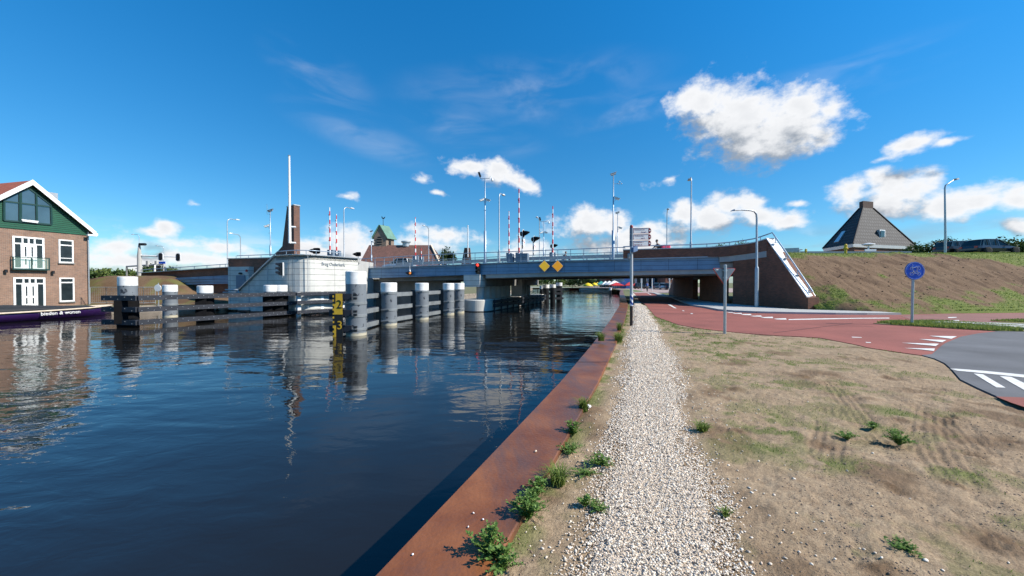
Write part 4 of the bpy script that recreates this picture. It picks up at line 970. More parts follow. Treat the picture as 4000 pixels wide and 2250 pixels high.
# ------------------------------------------------ concrete bridge-keeper's bastion on the left bank
tw = thing('bridge_bastion', 'pale panelled concrete bastion with rounded corner and bridge name', 'bastion', (-16,32,-.9))
TP = [(-13.55,33.4),(-14.4,31.75),(-15.30,30.0),(-15.45,29.72),(-15.68,29.47),(-16.0,29.28),(-16.35,29.2),(-16.75,29.22),(-17.15,29.36),(-17.8,29.72),(-18.9,30.38),(-20.5,31.35),(-22.5,32.57),(-24.4,33.72)]
def twz(x): return 3.75 if x > -18.95 else lerp(3.75, .78, (-18.9-x)/5.5)
rr = [(Vector((x, y, 0)), -1.4, twz(x)) for x, y in TP]
mb = MB(); L = []
for i, (P, z0, z1) in enumerate(rr):
    d = Vector(rr[min(i+1, len(rr)-1)][0])-Vector(rr[max(i-1, 0)][0]); d.normalize(); n = Vector((d.y, -d.x, 0))
    Q = P+n*.4; L.append([(P.x,P.y,z0),(P.x,P.y,z1),(Q.x,Q.y,z1),(Q.x,Q.y,z0)])
mb.loft(L); mb.build('panelled_wall', 'panel_concrete', tw, uv=True)
tp = sheet('t', [(x, y, 3.70) for x, y in TP[:11]]+[(-18.5,34,3.70),(-14,35,3.70)], 'x', 3.70, .3); tp.build('roof_slab', 'concrete', tw)
mb = MB(); mb.box((-14.3,36.0,1.1),(.3,5.4,5.1), rz=.0); mb.build('return_wall', 'concrete', tw)
mb = MB()
for (P, z0, z1), (Q, a_, b_) in zip(rr, rr[1:]): mb.bar((P.x,P.y-.03,z1+.02),(Q.x,Q.y-.03,b_+.02),.34,.07)
mb.build('coping', 'galv', tw)
mb = MB(); base = [(P, z0) for P, z0, z1 in rr]
for (P, z0), (Q, _z) in zip(base, base[1:]): mb.bar((P.x,P.y-.03,-.82),(Q.x,Q.y-.03,-.90),.2,.14)
mb.build('waterline_edge', 'pole_base', tw)
mb = MB(); pts = [(P.x+ (.0), P.y+.2, z1+.38) for P, z0, z1 in rr[1:]]; pts = [(x, y, z) for x, y, z in pts]; mb.tube(pts, .035, 8)
for P, z0, z1 in rr[1::2]: mb.bar((P.x,P.y+.2,z1),(P.x,P.y+.2,z1+.38),.03,.04)
mb.build('handrail', 'rail_blue', tw)
fd = (Vector((TP[0][0], TP[0][1], 0))-Vector((TP[2][0], TP[2][1], 0))).normalized(); o_ = Vector((TP[2][0], TP[2][1], 0))+fd*.24+Vector((fd.y,-fd.x,0))*.02
text_obj('Brug Ouderkerk', .38, 'galv', (o_.x, o_.y, 3.00), fd, (0,0,1), tw, 'name_lettering', .02, font_sx=.86)
for xs_m, Yg_ in ((972,32.65),(1045,31.0),(1122,29.66),(1203,29.22)):
    P = Vector((k_(xs_m)*Yg_, Yg_, 0)); z1 = twz(P.x)-.05; mb = MB(); d = Vector((P.x,P.y,0)).normalized(); mb.bar((P.x-d.x*.03,P.y-d.y*.03,-.8),(P.x-d.x*.03,P.y-d.y*.03,z1),.03,.03); mb.build('panel_joint', 'steel_grey', tw)
# brick upper wall, control room and door behind the bastion
bw = thing('brick_ramp_wall', 'dark brick ramp wall with thin railing leading down left of the bastion', 'ramp wall', (-27,38,-.3))
p0 = at(901,1013,35.2); p1 = at(1090,1010,33.6)
mb = MB(); mb.bar((p0.x,p0.y,2.0),(p1.x,p1.y,2.0),.5,3.56); mb.build('upper_wall', 'brick_dark', bw, uv=True)
mb = MB(); mb.bar((p0.x-.05,p0.y,3.83),(p1.x,p1.y,3.83),.62,.08); mb.build('coping', 'galv', bw)
mb = MB(); mb.tube([(p0.x+.6,p0.y,4.12),(p1.x,p1.y,4.14)], .035, 8)
for q in (.12,.38,.64,.9): p = p0.lerp(p1, q); mb.bar((p.x,p.y,3.85),(p.x,p.y,4.12),.03,.04)
mb.build('handrail', 'rail_blue', bw)
RW = [(552,41.5,1067),(650,40.2,1061),(760,38.9,1054),(860,37.9,1047.5),(902,37.4,1045)]
r2 = [(Vector((k_(x)*Y, Y, 0)), -.6, zat(x, yt, (0, Y))) for x, Y, yt in RW]
strip(r2, .5).build('ramp_wall', 'brick_dark', bw, uv=True)
mb = MB()
for (P, a_, z1), (Q, b_, z2) in zip(r2, r2[1:]): mb.bar((P.x,P.y-.02,z1+.03),(Q.x,Q.y-.02,z2+.03),.5,.07)
mb.build('coping', 'galv', bw)
mb = MB(); mb.tube([(P.x,P.y,z1+.36) for P, a_, z1 in r2], .035, 8)
for P, a_, z1 in r2: mb.bar((P.x,P.y,z1),(P.x,P.y,z1+.36),.03,.04)
for (P, a_, z1), (Q, b_, z2) in zip(r2, r2[1:]): 
    c = (P+Q)/2; mb.bar((c.x,c.y,(z1+z2)/2),(c.x,c.y,(z1+z2)/2+.36),.03,.04)
mb.build('handrail', 'rail_blue', bw)
# stepped blue-grey edge panels of the left span
for (xa, ya0, ya1, xb, yb0, yb1, d_) in ((647,1087,1097,904,1074,1086,0),(662,1097,1105,904,1086,1096,.03),(678,1105,1113,904,1096,1108,.06)):
    A, B_ = Vector((k_(xa)*39.0, 39.0, 0)), Vector((k_(xb)*36.6, 36.6, 0)); n = Vector((.22,.975,0))*.15; A += n*d_*3; B_ += n*d_*3
    za0, za1, zb0, zb1 = zat(xa, ya1, A), zat(xa, ya0, A)-.01, zat(xb, yb1, B_), zat(xb, yb0, B_)-.01
    mb = MB(); mb.hexa([(A.x,A.y,za0),(B_.x,B_.y,zb0),(B_.x+n.x,B_.y+n.y,zb0),(A.x+n.x,A.y+n.y,za0),(A.x,A.y,za1),(B_.x,B_.y,zb1),(B_.x+n.x,B_.y+n.y,zb1),(A.x+n.x,A.y+n.y,za1)]); mb.build('edge_panel', 'fascia_panel', bw, uv=True)
cr_ = thing('control_room', 'small pale panelled control room with grey door beside the sloping wall', 'control room', (-25,35.5,0))
p0, p1 = at(903,1043,34.4), at(983,1043,33.9); zt2 = p0.z
mb = MB(); mb.bar((p0.x,p0.y,zt2/2-.4),(p1.x,p1.y,zt2/2-.4),.6,zt2+.8); mb.build('panelled_wall', 'panel_concrete', cr_, uv=True)
d0, d1 = at(928,1075,33.9), at(960,1125,33.7); mb = MB(); mb.bbox(((d0.x+d1.x)/2,(d0.y+d1.y)/2-.12,(d0.z+d1.z)/2),(abs(d1.x-d0.x),.08,d0.z-d1.z),.01, rz=-.12); mb.build('door', 'cabinet', cr_)
l = at(966,1058,33.6); mb = MB(); mb.lathe((l.x,l.y-.1,l.z-.08), [(.09,0),(.09,.14),(.05,.2)], 12); mb.build('alarm_lamp', 'red_paint', cr_)
l = at(940,1068,33.7); mb = MB(); mb.ball((l.x,l.y-.05,l.z), .14, sc=(1.3,.6,.7)); mb.build('wall_lamp', 'black_plastic', cr_)
l0 = at(880,1132,32.8); mb = MB(); mb.tube([tuple(l0), tuple(l0+Vector((1.1,0,0))), tuple(l0+Vector((1.15,0,-.25)))], .06, 8); mb.tube([tuple(l0+Vector((-.2,0,-.22))), tuple(l0+Vector((1.3,0,-.22)))], .05, 8); mb.build('low_rail', 'galv', cr_)
# brick pylon and white flagpole
py = thing('brick_pylon', 'tall tapering red brick pylon behind the bastion', 'pylon', (-18.4,32,3.6))
fu = Vector((-.87,.49,0)); fn = Vector((.49,.87,0)); o_ = Vector((k_(1150)*32, 32, 0))
pf_ = [(0,3.0),(2.7,3.0),(2.7,4.22),(1.74,4.78),(1.0,8.08),(0,8.16)]
mb = MB(); mb.prism([o_+fu*a+Vector((0,0,z)) for a, z in pf_], fn*.52); mb.build('shaft', 'brick_red', py, uv=True)
mb = MB(); A = o_+fu*1.04-fn*.03; B_ = o_-fu*.04-fn*.03; mb.hexa([tuple(A+Vector((0,0,8.06))), tuple(B_+Vector((0,0,8.14))), tuple(B_+fn*.58+Vector((0,0,8.14))), tuple(A+fn*.58+Vector((0,0,8.06))), tuple(A+Vector((0,0,8.14))), tuple(B_+Vector((0,0,8.23))), tuple(B_+fn*.58+Vector((0,0,8.23))), tuple(A+fn*.58+Vector((0,0,8.14)))]); mb.build('cap', 'galv', py)
pa = at(1132,950,31.4); pt = at(1127,610,31.4); fp = thing('flagpole', 'tall bare white flagpole bracketed to the brick pylon', 'flagpole', tuple(pa))
MB().tube([(pa.x,pa.y,pa.z),(pa.x,pa.y,pt.z)], [.115,.075], 14).build('pole', 'white_paint', fp)
MB().lathe((pa.x,pa.y,pt.z), [(.09,0),(.10,.05),(.03,.10)], 12).build('finial', 'galv', fp)
for yy_ in (886,948):
    z = zat(1132, yy_, pa); MB().tube([(pa.x,pa.y,z),(pa.x+.42,pa.y+.15,z)], .075, 8).build('bracket', 'white_paint', fp)

# ================================================================== PILES, FENDERS, GAUGE
def pile(x, Y, ztop_, r=.46, capz=.54, rings=(), label='', clamps=True, grp=None, facing=(0,-1)):
    P = Vector((k_(x)*Y, Y, WATER)); r_ = thing('mooring_pile', label, 'mooring pile', tuple(P), grp)
    MB().lathe((P.x,P.y,0), [(r,-1.6),(r,ztop_-capz)], 36).build('shaft', 'pile_grey', r_)
    MB().lathe((P.x,P.y,0), [(r+.006,ztop_-capz),(r+.006,ztop_-.03),(r-.03,ztop_)], 36).build('cap', 'cap_white', r_)
    for z in rings:
        MB().lathe((P.x,P.y,0), [(r+.012,z-.07),(r+.022,z-.06),(r+.022,z+.06),(r+.012,z+.07)], 36).build('clamp_band', 'steel_and_lit_face', r_)
        if clamps:
            mb = MB(); mb.bar((P.x-.30,P.y-r-.03,z+.02),(P.x+.16,P.y-r-.05,z+.03),.05,.06); mb.box((P.x+.12,P.y-r-.04,z+.02),(.07,.06,.06)); mb.build('clamp_bolt', 'steel_and_lit_face', r_)
    return r_
LV = (.74, .08, -.62)
pile(1391, 18.4, 2.16, .475, .62, (.62,.02,-.62), 'tallest grey mooring pile, white topped, standing beside the yellow and black gauge board')
pile(1519, 22.7, 1.62, .465, .54, (1.0,.0,-.66), 'grey mooring pile with white top, second from the gauge board in the right hand row')
pile(1648, 26.4, 1.60, .46, .52, (1.0,.0,-.66), 'grey mooring pile with white top, third in the row under the amber lamp')
pile(1752, 30.4, 1.58, .45, .52, (1.0,.1,-.6), 'grey mooring pile with white top, nearer one of the close pair by the pier')
pile(1793, 32.2, 1.58, .45, .52, (1.0,.1,-.6), 'grey mooring pile with white top, farther one of the close pair by the pier')
pile(499, 22.0, 1.96, .43, .52, (), 'largest mooring pile of the left fender, white topped, at its near end', False)
pile(664, 28.2, 1.45, .44, .50, (.0,), 'free standing white topped mooring pile behind the left fender rails', False)
pile(801, 24.6, 1.42, .42, .46, (), 'white topped mooring pile in the middle of the left fender', False)
pile(1055, 28.3, 1.44, .42, .48, (), 'left one of two white topped piles touching each other beside the bastion', False)
pile(1098, 28.9, 1.44, .42, .48, (), 'right one of two white topped piles touching each other beside the bastion', False)
# piles beyond the bridge
def far_pile(x, y0, y1, Y, w, label):
    P = at(x, y0, Y); r = w/2/F*Y; zt = at(x, y1, Y).z; o = thing('mooring_pile', label, 'mooring pile', (P.x,P.y,WATER))
    MB().lathe((P.x,P.y,0), [(r,-1.5),(r,zt-.45)], 18).build('shaft', 'black_plastic', o); MB().lathe((P.x,P.y,0), [(r*1.04,zt-.45),(r*1.04,zt)], 18).build('cap', 'cap_white', o)
far_pile(2132,1150,1112,50,26,'short black pile with white top standing at the end of the pier under the bridge')
far_pile(2115,1150,1116,52,14,'thin black pile with white top half hidden at the end of the pier')
far_pile(2159,1178,1111,51,22,'black pile with white top, left one of the two carrying beams beyond the bridge')
far_pile(2184,1174,1104,52,24,'tallest black pile with white top beyond the bridge')
far_pile(2384,1153,1125,78,10,'lone black and white pile near the curved far quay')
ff = thing('pile_fender', 'short dark timber fender on piles beyond the bridge', 'fender', (k_(2170)*51.5,51.5,WATER))
for yv in (1132,1147,1166):
    a = at(2143,yv,51.0); c = at(2200,yv-1,51.4); MB().bar(tuple(a), tuple(c), .25, .30).build('beam', 'dark_timber', ff)
# left fender: three long dark beams
lf = thing('fender', 'long dark three railed fender on the left side of the fairway', 'fender', (-19.5,24,WATER))
A0 = Vector((k_(403)*21.7, 21.7, 0)); A = Vector((k_(537)*21.35, 21.35, 0)); B_ = Vector((k_(1155)*29.2, 29.2, 0))
def boltrow(mb, a, c, n, zo=.0):
    d = (c-a).normalized(); nn = Vector((d.y,-d.x,0)); 
    for i in range(n):
        p = a.lerp(c, (i+.5)/n)+nn*.135; z = p.z+(.06 if i % 2 else -.06); mb.box((p.x,p.y,z),(.030,.02,.030), rz=math.atan2(d.y, d.x))
for za, zb2, h in ((.74,.77,.27),(.09,.06,.27),(-.64,-.66,.27)):
    mb = MB(); mb.bar((A.x,A.y,za),(B_.x,B_.y,zb2),.24,h); bm_ = mb.build('beam', 'dark_timber', lf)
    mb = MB(); boltrow(mb, Vector((A.x,A.y,za)), Vector((B_.x,B_.y,zb2)), 34); tag(mb.build('bolt_heads', 'bolt', bm_), kind='stuff')
    mb = MB(); mb.bar((A0.x,A0.y,za),(A.x-.005,A.y+.0,za),.24,h+.01); bm_ = mb.build('beam', 'dark_timber', lf)
    mb = MB(); boltrow(mb, Vector((A0.x,A0.y,za)), Vector((A.x,A.y,za)), 5); tag(mb.build('bolt_heads', 'bolt', bm_), kind='stuff')
for xq, Yq in ((499,22.0),(801,24.6),(1055,28.3),(1098,28.9)):
    p = Vector((k_(xq)*Yq, Yq, 0)); MB().lathe((p.x,p.y,0), [(.475,-1.2),(.475,.62)], 24).build('pile_casing', 'black_matte', lf); mb = MB(); mb.box((p.x+.1,p.y-.45,-.05),(.55,.5,1.3), rz=.6); mb.build('backing_frame', 'black_matte', lf)
# bastion fender
bf = thing('fender', 'dark three railed fender along the sunlit wall of the bastion', 'fender', (-15,30.5,WATER))
A = Vector((-16.15,28.35,0)); B_ = Vector((-12.85,33.35,0))
for z in (.76,.12,-.60):
    mb = MB(); mb.bar((A.x,A.y,z),(B_.x,B_.y,z),.22,.25); bm_ = mb.build('beam', 'dark_timber', bf)
    mb = MB(); boltrow(mb, Vector((A.x,A.y,z)), Vector((B_.x,B_.y,z)), 14); tag(mb.build('bolt_heads', 'bolt', bm_), kind='stuff')
mb = MB()
for q in (.05,.35,.65,.93): p = A.lerp(B_, q); mb.box((p.x-.25,p.y+.2,-.3),(.25,.25,2.4), rz=.95)
mb.build('backing_post', 'white_paint', bf)
# right fender behind the row of dolphins
rf = thing('fender', 'dark three railed fender with sunlit tone in grey strips behind the right row of mooring piles', 'fender', (-7.5,24,WATER))
cen = [Vector((k_(x)*Y, Y, 0)) for x, Y in ((1391,18.4),(1519,22.7),(1648,26.4),(1752,30.4),(1793,32.2))]
offs = [Vector((-.72,.0,0))]*5
for a, c in zip(cen, cen[1:]):
    for z in (.86,.05,-.72):
        p, q = a+Vector((-.62,.15,0)), c+Vector((-.62,.1,0)); d = (q-p).normalized(); nn = Vector((d.y,-d.x,0))
        mb = MB(); mb.bar((p.x,p.y,z),(q.x,q.y,z),.20,.30); mb.build('beam', 'dark_timber', rf)
        mb = MB(); p2, q2 = p+nn*.14, q+nn*.14; mb.bar((p2.x,p2.y,z),(q2.x,q2.y,z),.05,.26); mb.build('lit_face', 'steel_and_lit_face', rf)  # added grey strip, its colour stands for sun on the dark beam
for c in cen[1:]:
    mb = MB(); mb.box((c.x-.55,c.y+.12,.05),(.32,.75,2.1)); mb.build('backing_frame', 'black_plastic', rf)
# gauge board
gb_ = thing('gauge_board', 'yellow and black clearance gauge board numbered 2 and 3', 'gauge board', (k_(1318)*17.75,17.75,WATER))
gx0, gx1 = k_(1299)*17.75, k_(1337)*17.75; gy_ = 17.75; zA, zB, zC = 1.6-(1147-HOR)/F*gy_, 1.6-(1228.5-HOR)/F*gy_, 1.6-(1318-HOR)/F*gy_
W_ = gx1-gx0
MB().box(((gx0+gx1)/2,gy_+.03,(zA+zC)/2-.1),(W_,.05,zA-zC+.2)).build('board', 'black_paint', gb_)
def gpl(u0, v0, u1, v1, z0, z1, m, nm, y=.0):   # u,v in 0..1 inside a block
    mb = MB(); a = gx0+W_*u0; c = gx0+W_*u1; za = lerp(z0, z1, v0); zc = lerp(z0, z1, v1)
    mb.box(((a+c)/2, gy_+y, (za+zc)/2), (c-a, .006, zc-za)); return mb.build(nm, m, gb_)
gpl(.0,.0,1,1, zB, zA, 'yellow_paint', 'yellow_panel', .0)
for i, v in enumerate((.06,.26)): pass
gpl(0,.52,.30,1.0, zB, zA, 'black_paint', 'scale_mark', -.006)
for v in (.62,.82): gpl(0,v,.14,v+.10, zB, zA, 'yellow_paint', 'scale_mark', -.010)
for v in (.08,.30): gpl(0,v,.14,v+.11, zB, zA, 'black_paint', 'scale_mark', -.006)
gpl(0,.0,.33,.52, zC, zB, 'yellow_paint', 'scale_mark', -.004)
for v in (.10,.30): gpl(0,v,.14,v+.10, zC, zB, 'black_paint', 'scale_mark', -.008)
for v in (.62,.82): gpl(0,v,.14,v+.09, zC, zB, 'yellow_paint', 'scale_mark', -.004)
gpl(0,-.04,.65,.0, zC, zB, 'yellow_paint', 'scale_mark', -.006)
text_obj('2', .56, 'black_paint', (gx0+W_*.36, gy_-.008, zB+.29), (1,0,0), (0,0,1), gb_, 'digit', .004)
text_obj('3', .56, 'yellow_paint', (gx0+W_*.40, gy_-.004, zC+.38), (1,0,0), (0,0,1), gb_, 'digit', .004)
for z in (.95,.18,-.56):
    zc = z; pz = zat(1340, 0, (0,0)) if False else z
    mb = MB(); a = Vector((k_(1290)*17.95, 17.95, z)); c = Vector((k_(1378)*17.95, 17.95, z)); mb.bar(tuple(a), (c.x-.02, c.y, c.z), .26, .28); br = mb.build('bracket_beam', 'dark_timber', gb_)
    mb = MB(); mb.box((k_(1388)*17.75,17.72,z+.08),(.13,.16,.11)); mb.box((k_(1388)*17.75,17.72,z-.08),(.13,.16,.11)); mb.build('bracket_end', 'black_plastic', br)

# ================================================================== BRIDGE FURNITURE
def lamp_post(P, ztop_, arm, arml, label, grp='tall street lamps along the bridge', r=.07, sleeve=1.2, head=.55):
    """arm: plan direction of the outreach"""
    o = thing('street_lamp', label, 'street lamp', tuple(P), grp); h = ztop_-P[2]; a = Vector((arm[0], arm[1], 0)).normalized()
    b0 = Vector(P); rc = .45; pts = [b0, b0+Vector((0,0,sleeve)), b0+Vector((0,0,sleeve+.08)), b0+Vector((0,0,h-rc))]; rad = [r*1.35, r*1.3, r*.85, r*.62]
    for q in range(1, 6):
        th = PI/2*q/5; pts.append(b0+Vector((0,0,h-rc))+a*rc*(1-math.cos(th))+Vector((0,0,rc*math.sin(th)))); rad.append(r*.55)
    tip = b0+Vector((0,0,h))+a*arml; pts.append(tip); rad.append(r*.45)
    MB().tube(pts, rad, 10).build('pole', 'galv', o)
    hd = MB(); s = Vector((-a.y, a.x, 0)); L = []
    for q, w, t_ in ((0,.05,.05),(.15,.12,.09),(.6,.14,.08),(1,.06,.03)):
        c = tip+a*head*q+Vector((0,0,.02)); L.append([c-s*w-Vector((0,0,t_*.4)), c+s*w-Vector((0,0,t_*.4)), c+s*w*.7+Vector((0,0,t_)), c-s*w*.7+Vector((0,0,t_))])
    hd.loft(L); hd.build('lamp_head', 'steel_grey', o); return o
def on_line(x, off=.0):
    P = fas(x, off); P.z = ztop(t_of(x)); return P
for x, yt, lab in ((1345,807,'tall street lamp standing on the right end of the pale bastion'),(1950,752,'tall street lamp on the bridge edge right of the red light'),(2698,688,'tallest street lamp, behind the brick parapet, head turned left'),(890,853,'tall street lamp on the brick ramp wall left of the control room')):
    P = on_line(x, .45); x_ = 2000+F*P.x/P.y; P2 = P*1.0; P2.x = k_(x)*P.y; lamp_post(P2, zat(x, yt, P2), ND, .95, lab)
for x, yt, Y, lab in ((1675,887,52,'farther street lamp rising behind the church roof'),(2107,856,46,'street lamp on the far side of the bridge beside a camera mast'),(2604,826,41,'slim street lamp on the far side of the bridge left of the tallest lamp'),(941,917,50,'farther street lamp left of the brick pylon with arm to the left')):
    P = Vector((k_(x)*Y, Y, 2.6)); lamp_post(P, zat(x, yt, P), -ND, .95, lab, 'street lamps on the far side of the bridge')
for x, yt, lab in ((546,916,'distant street lamp directly above the traffic light gantry'),(640,961,'faint distant street lamp between the two hanging traffic lights')):
    P = Vector((k_(x)*66, 66, 1.0)); lamp_post(P, zat(x, yt, P), (-1,.1), 1.0, lab, 'distant street lamps on the left')
P = Vector((k_(3690)*34, 34, 4.2)); o = thing('street_lamp', 'street lamp on top of the embankment beside the cars', 'street lamp', tuple(P)); zt3 = zat(3690, 735, P)
a = Vector((.97,.25,0)); MB().tube([P, P+Vector((0,0,1.5)), Vector((P.x-.12,P.y,zt3)), Vector((P.x-.06,P.y,zt3+.25)), Vector((P.x+.12,P.y,zt3+.42))+a*.1, Vector((P.x,P.y,zt3+.78))+a*.95], [.09,.085,.06,.055,.05,.04], 10).build('pole', 'galv', o)
mb = MB(); tip = Vector((P.x,P.y,zt3+.78))+a*.95; L = []
for q, w, t_ in ((0,.06,.05),(.3,.15,.10),(.8,.16,.08),(1.0,.05,.03)): c = tip+a*.6*q+Vector((0,0,.15*q)); s = Vector((-a.y,a.x,0)); L.append([c-s*w-Vector((0,0,.05)), c+s*w-Vector((0,0,.05)), c+s*w*.7+Vector((0,0,t_)), c-s*w*.7+Vector((0,0,t_))])
mb.loft(L); mb.build('lamp_head', 'black_plastic', o)
# near street lamp by the wing wall
P = gz(2955, 1206); zt4 = zat(2955, 822, P); o = thing('street_lamp', 'nearest street lamp in front of the dark wing wall with long arm', 'street lamp', tuple(P))
zs = zat(2955, 1046, P); hx = P.x-1.02
MB().tube([P, (P.x,P.y,zs-.05), (P.x,P.y,zs+.02), (P.x-.01,P.y,zs+.08), (P.x-.03,P.y,zt4-.5),(P.x-.06,P.y,zt4-.22),(P.x-.20,P.y,zt4-.05),(P.x-.45,P.y,zt4),(hx,P.y,zt4+.03)], [.115,.11,.09,.065,.058,.055,.05,.045,.04], 14).build('pole', 'galv', o)
mb = MB(); L = []
for q, w, zz, t_ in ((0,.05,0,.04),(.15,.12,0,.08),(.7,.14,-.02,.06),(1,.04,-.06,.01)): c = Vector((hx-.62*q, P.y, zt4+.03+zz)); L.append([c+Vector((0,-w,-.03)), c+Vector((0,w,-.03)), c+Vector((0,w*.7,t_)), c+Vector((0,-w*.7,t_))])
mb.loft(L); mb.build('lamp_head', 'steel_grey', o)
# camera masts
def camera_body(mb, c, d, s=1.0):
    d = Vector(d).normalized(); c = Vector(c); mb.tube([c, c+d*.34*s], .075*s, 8); mb.bar(tuple(c-d*.05*s+Vector((0,0,.08*s))), tuple(c+d*.42*s+Vector((0,0,.08*s))), .19*s, .02*s)
def mast(x, Y, y0, yt, ysl, style, lab, r=.05):
    P = at(x, y0, Y); zt = zat(x, yt, P); o = thing('camera_mast', lab, 'camera mast', tuple(P))
    zsl = zat(x, ysl, P) if ysl else P.z+1
    MB().tube([P, (P.x,P.y,zsl), (P.x,P.y,zsl+.02), (P.x,P.y,zt)], [r*1.9, r*1.9, r*.95, r*.7], 10).build('pole', 'rail_blue', o)
    if 'T' in style:
        MB().bar((P.x-.42,P.y,zt),(P.x+.42,P.y,zt+.04),.05,.05).build('cross_arm', 'rail_blue', o)
        mb = MB(); mb.bar((P.x-.42,P.y,zt),(P.x-.44,P.y,zt+.15),.04,.04); camera_body(mb, (P.x-.44,P.y,zt+.16), (-.2,-.5,.5)); mb.build('camera', 'black_plastic', o)
        mb = MB(); mb.tube([(P.x+.42,P.y,zt+.04),(P.x+.44,P.y,zt+.2),(P.x+.55,P.y,zt+.2),(P.x+.62,P.y,zt+.0)], .03, 8); mb.lathe((P.x+.66,P.y,zt-.24), [(.05,0),(.10,.06),(.09,.2),(.04,.28)], 10); mb.build('camera', 'white_paint', o)
    if 'C' in style:
        mb = MB(); mb.tube([(P.x,P.y,zt),(P.x,P.y,zt+.12)], .04, 8); camera_body(mb, (P.x-.2,P.y,zt+.14), (1,.1,.35), 1.2); mb.build('camera', 'galv', o)
    if 'A' in style:
        z = zat(x, yt+28, P); mb = MB(); mb.bar((P.x,P.y,z),(P.x+.5,P.y,z),.03,.03); mb.bar((P.x+.5,P.y,z-.1),(P.x+.5,P.y,z+.15),.03,.03); mb.ball((P.x+.5,P.y,z+.18),.07,8,6); mb.ball((P.x+.66,P.y,z+.02),.06,8,6); mb.ball((P.x+.38,P.y,z+.02),.05,8,6); mb.build('wind_gauge', 'rail_blue', o)
    z = lerp(zt, zsl, .42)
    for s_, st in ((-1,'L'),(1,'R')):
        if st in style:
            mb = MB(); mb.tube([(P.x,P.y,z-.10),(P.x+s_*.14,P.y,z-.14),(P.x+s_*.2,P.y,z)], .018, 6); camera_body(mb, (P.x+s_*.10,P.y-.03,z+.10), (s_*.8,-.3,-.35), 1.15); mb.build('camera', 'white_paint', o)
    if 'S' in style:
        z = lerp(zt, zsl, .60); mb = MB()
        for s_ in (-1,1): mb.bar((P.x,P.y,z+.05),(P.x+s_*.2,P.y,z-.10),.012,.012)
        mb.build('spikes', 'galv', o)
    if 'M' in style: mb = MB(); mb.bar((P.x-.3,P.y,zt-.1),(P.x-.3,P.y,zt+.85),.018,.018); mb.bar((P.x-.3,P.y,zt-.1),(P.x,P.y,zt-.15),.02,.02); mb.build('antenna', 'galv', o)
    return o
mast(1895,34.8,1029,698,902,'TLRS','tall camera mast with crossbar of cameras beside the red light on the bridge',.062)
mast(2395,31.2,1014,690,900,'CARS','tall camera mast with wind gauge left of the fingerpost on the bridge',.062)
mast(2124,48,1000,866,None,'TLR','smaller far camera mast with crossbar beyond the striped warning lights',.05)
mast(2412,43,1000,838,None,'CR','thin far camera mast standing close behind the wind gauge mast',.05)
mast(1057,36,1000,832,None,'CLSM','slim camera mast with antenna left of the brick pylon',.05)
mast(1451,60,1020,909,None,'CR','thin distant camera mast in front of the church roof',.06)
# striped raised barriers
def boom(x, Y, y0, yt, lab, cab=True):
    P = at(x, y0, Y); zt = zat(x, yt, P); o = thing('barrier', lab, 'barrier', tuple(P), 'raised red and white barriers on the bridge')
    MB().tube([P+Vector((0,0,.5)), (P.x,P.y,zt)], [.085,.045], 8).build('boom', 'band_red_white', o)
    if cab:
        mb = MB(); mb.bbox((P.x,P.y+.25,P.z+.45),(.62,.5,.95),.03); mb.build('cabinet', 'cabinet', o)
    for q in (.35,.6,.85):
        MB().ball((P.x-.03,P.y-.06,lerp(P.z, zt, q)), .075, 8, 6).build('warning_lamp', 'red_dark', o)
boom(2027,34.4,1026,738,'tallest raised red and white barrier beside the grey cabinets')
boom(1988,41.5,1020,825,'raised red and white barrier left of the tallest one')
boom(2159,39.5,1020,805,'raised red and white barrier behind the third warning light')
boom(1623,45.5,1030,849,'raised red and white barrier in front of the church roof')
boom(1289,39.8,1010,810,'taller of the two raised barriers behind the bastion')
boom(1315,43.5,1010,836,'shorter of the two raised barriers behind the bastion')
boom(1646,60,1025,969,'small distant raised barrier low against the church roof')
for x, w, lab in ((1976,.55,'smaller grey control cabinet on the bridge behind the railing'),(2024,1.1,'wide grey control cabinet on the bridge behind the railing')):
    P = on_line(x, 1.3); o = thing('control_cabinet', lab, 'cabinet', tuple(P)); MB().bbox((P.x,P.y,P.z+.42),(w,.5,.95),.03, rz=-.32).build('body', 'cabinet', o); MB().bar((P.x-w/2+.05,P.y-.26,P.z+.5),(P.x+w/2-.05,P.y-.26-.22*w*.9+.1,P.z+.5),.01,.012).build('door_seam', 'black_plastic', o)
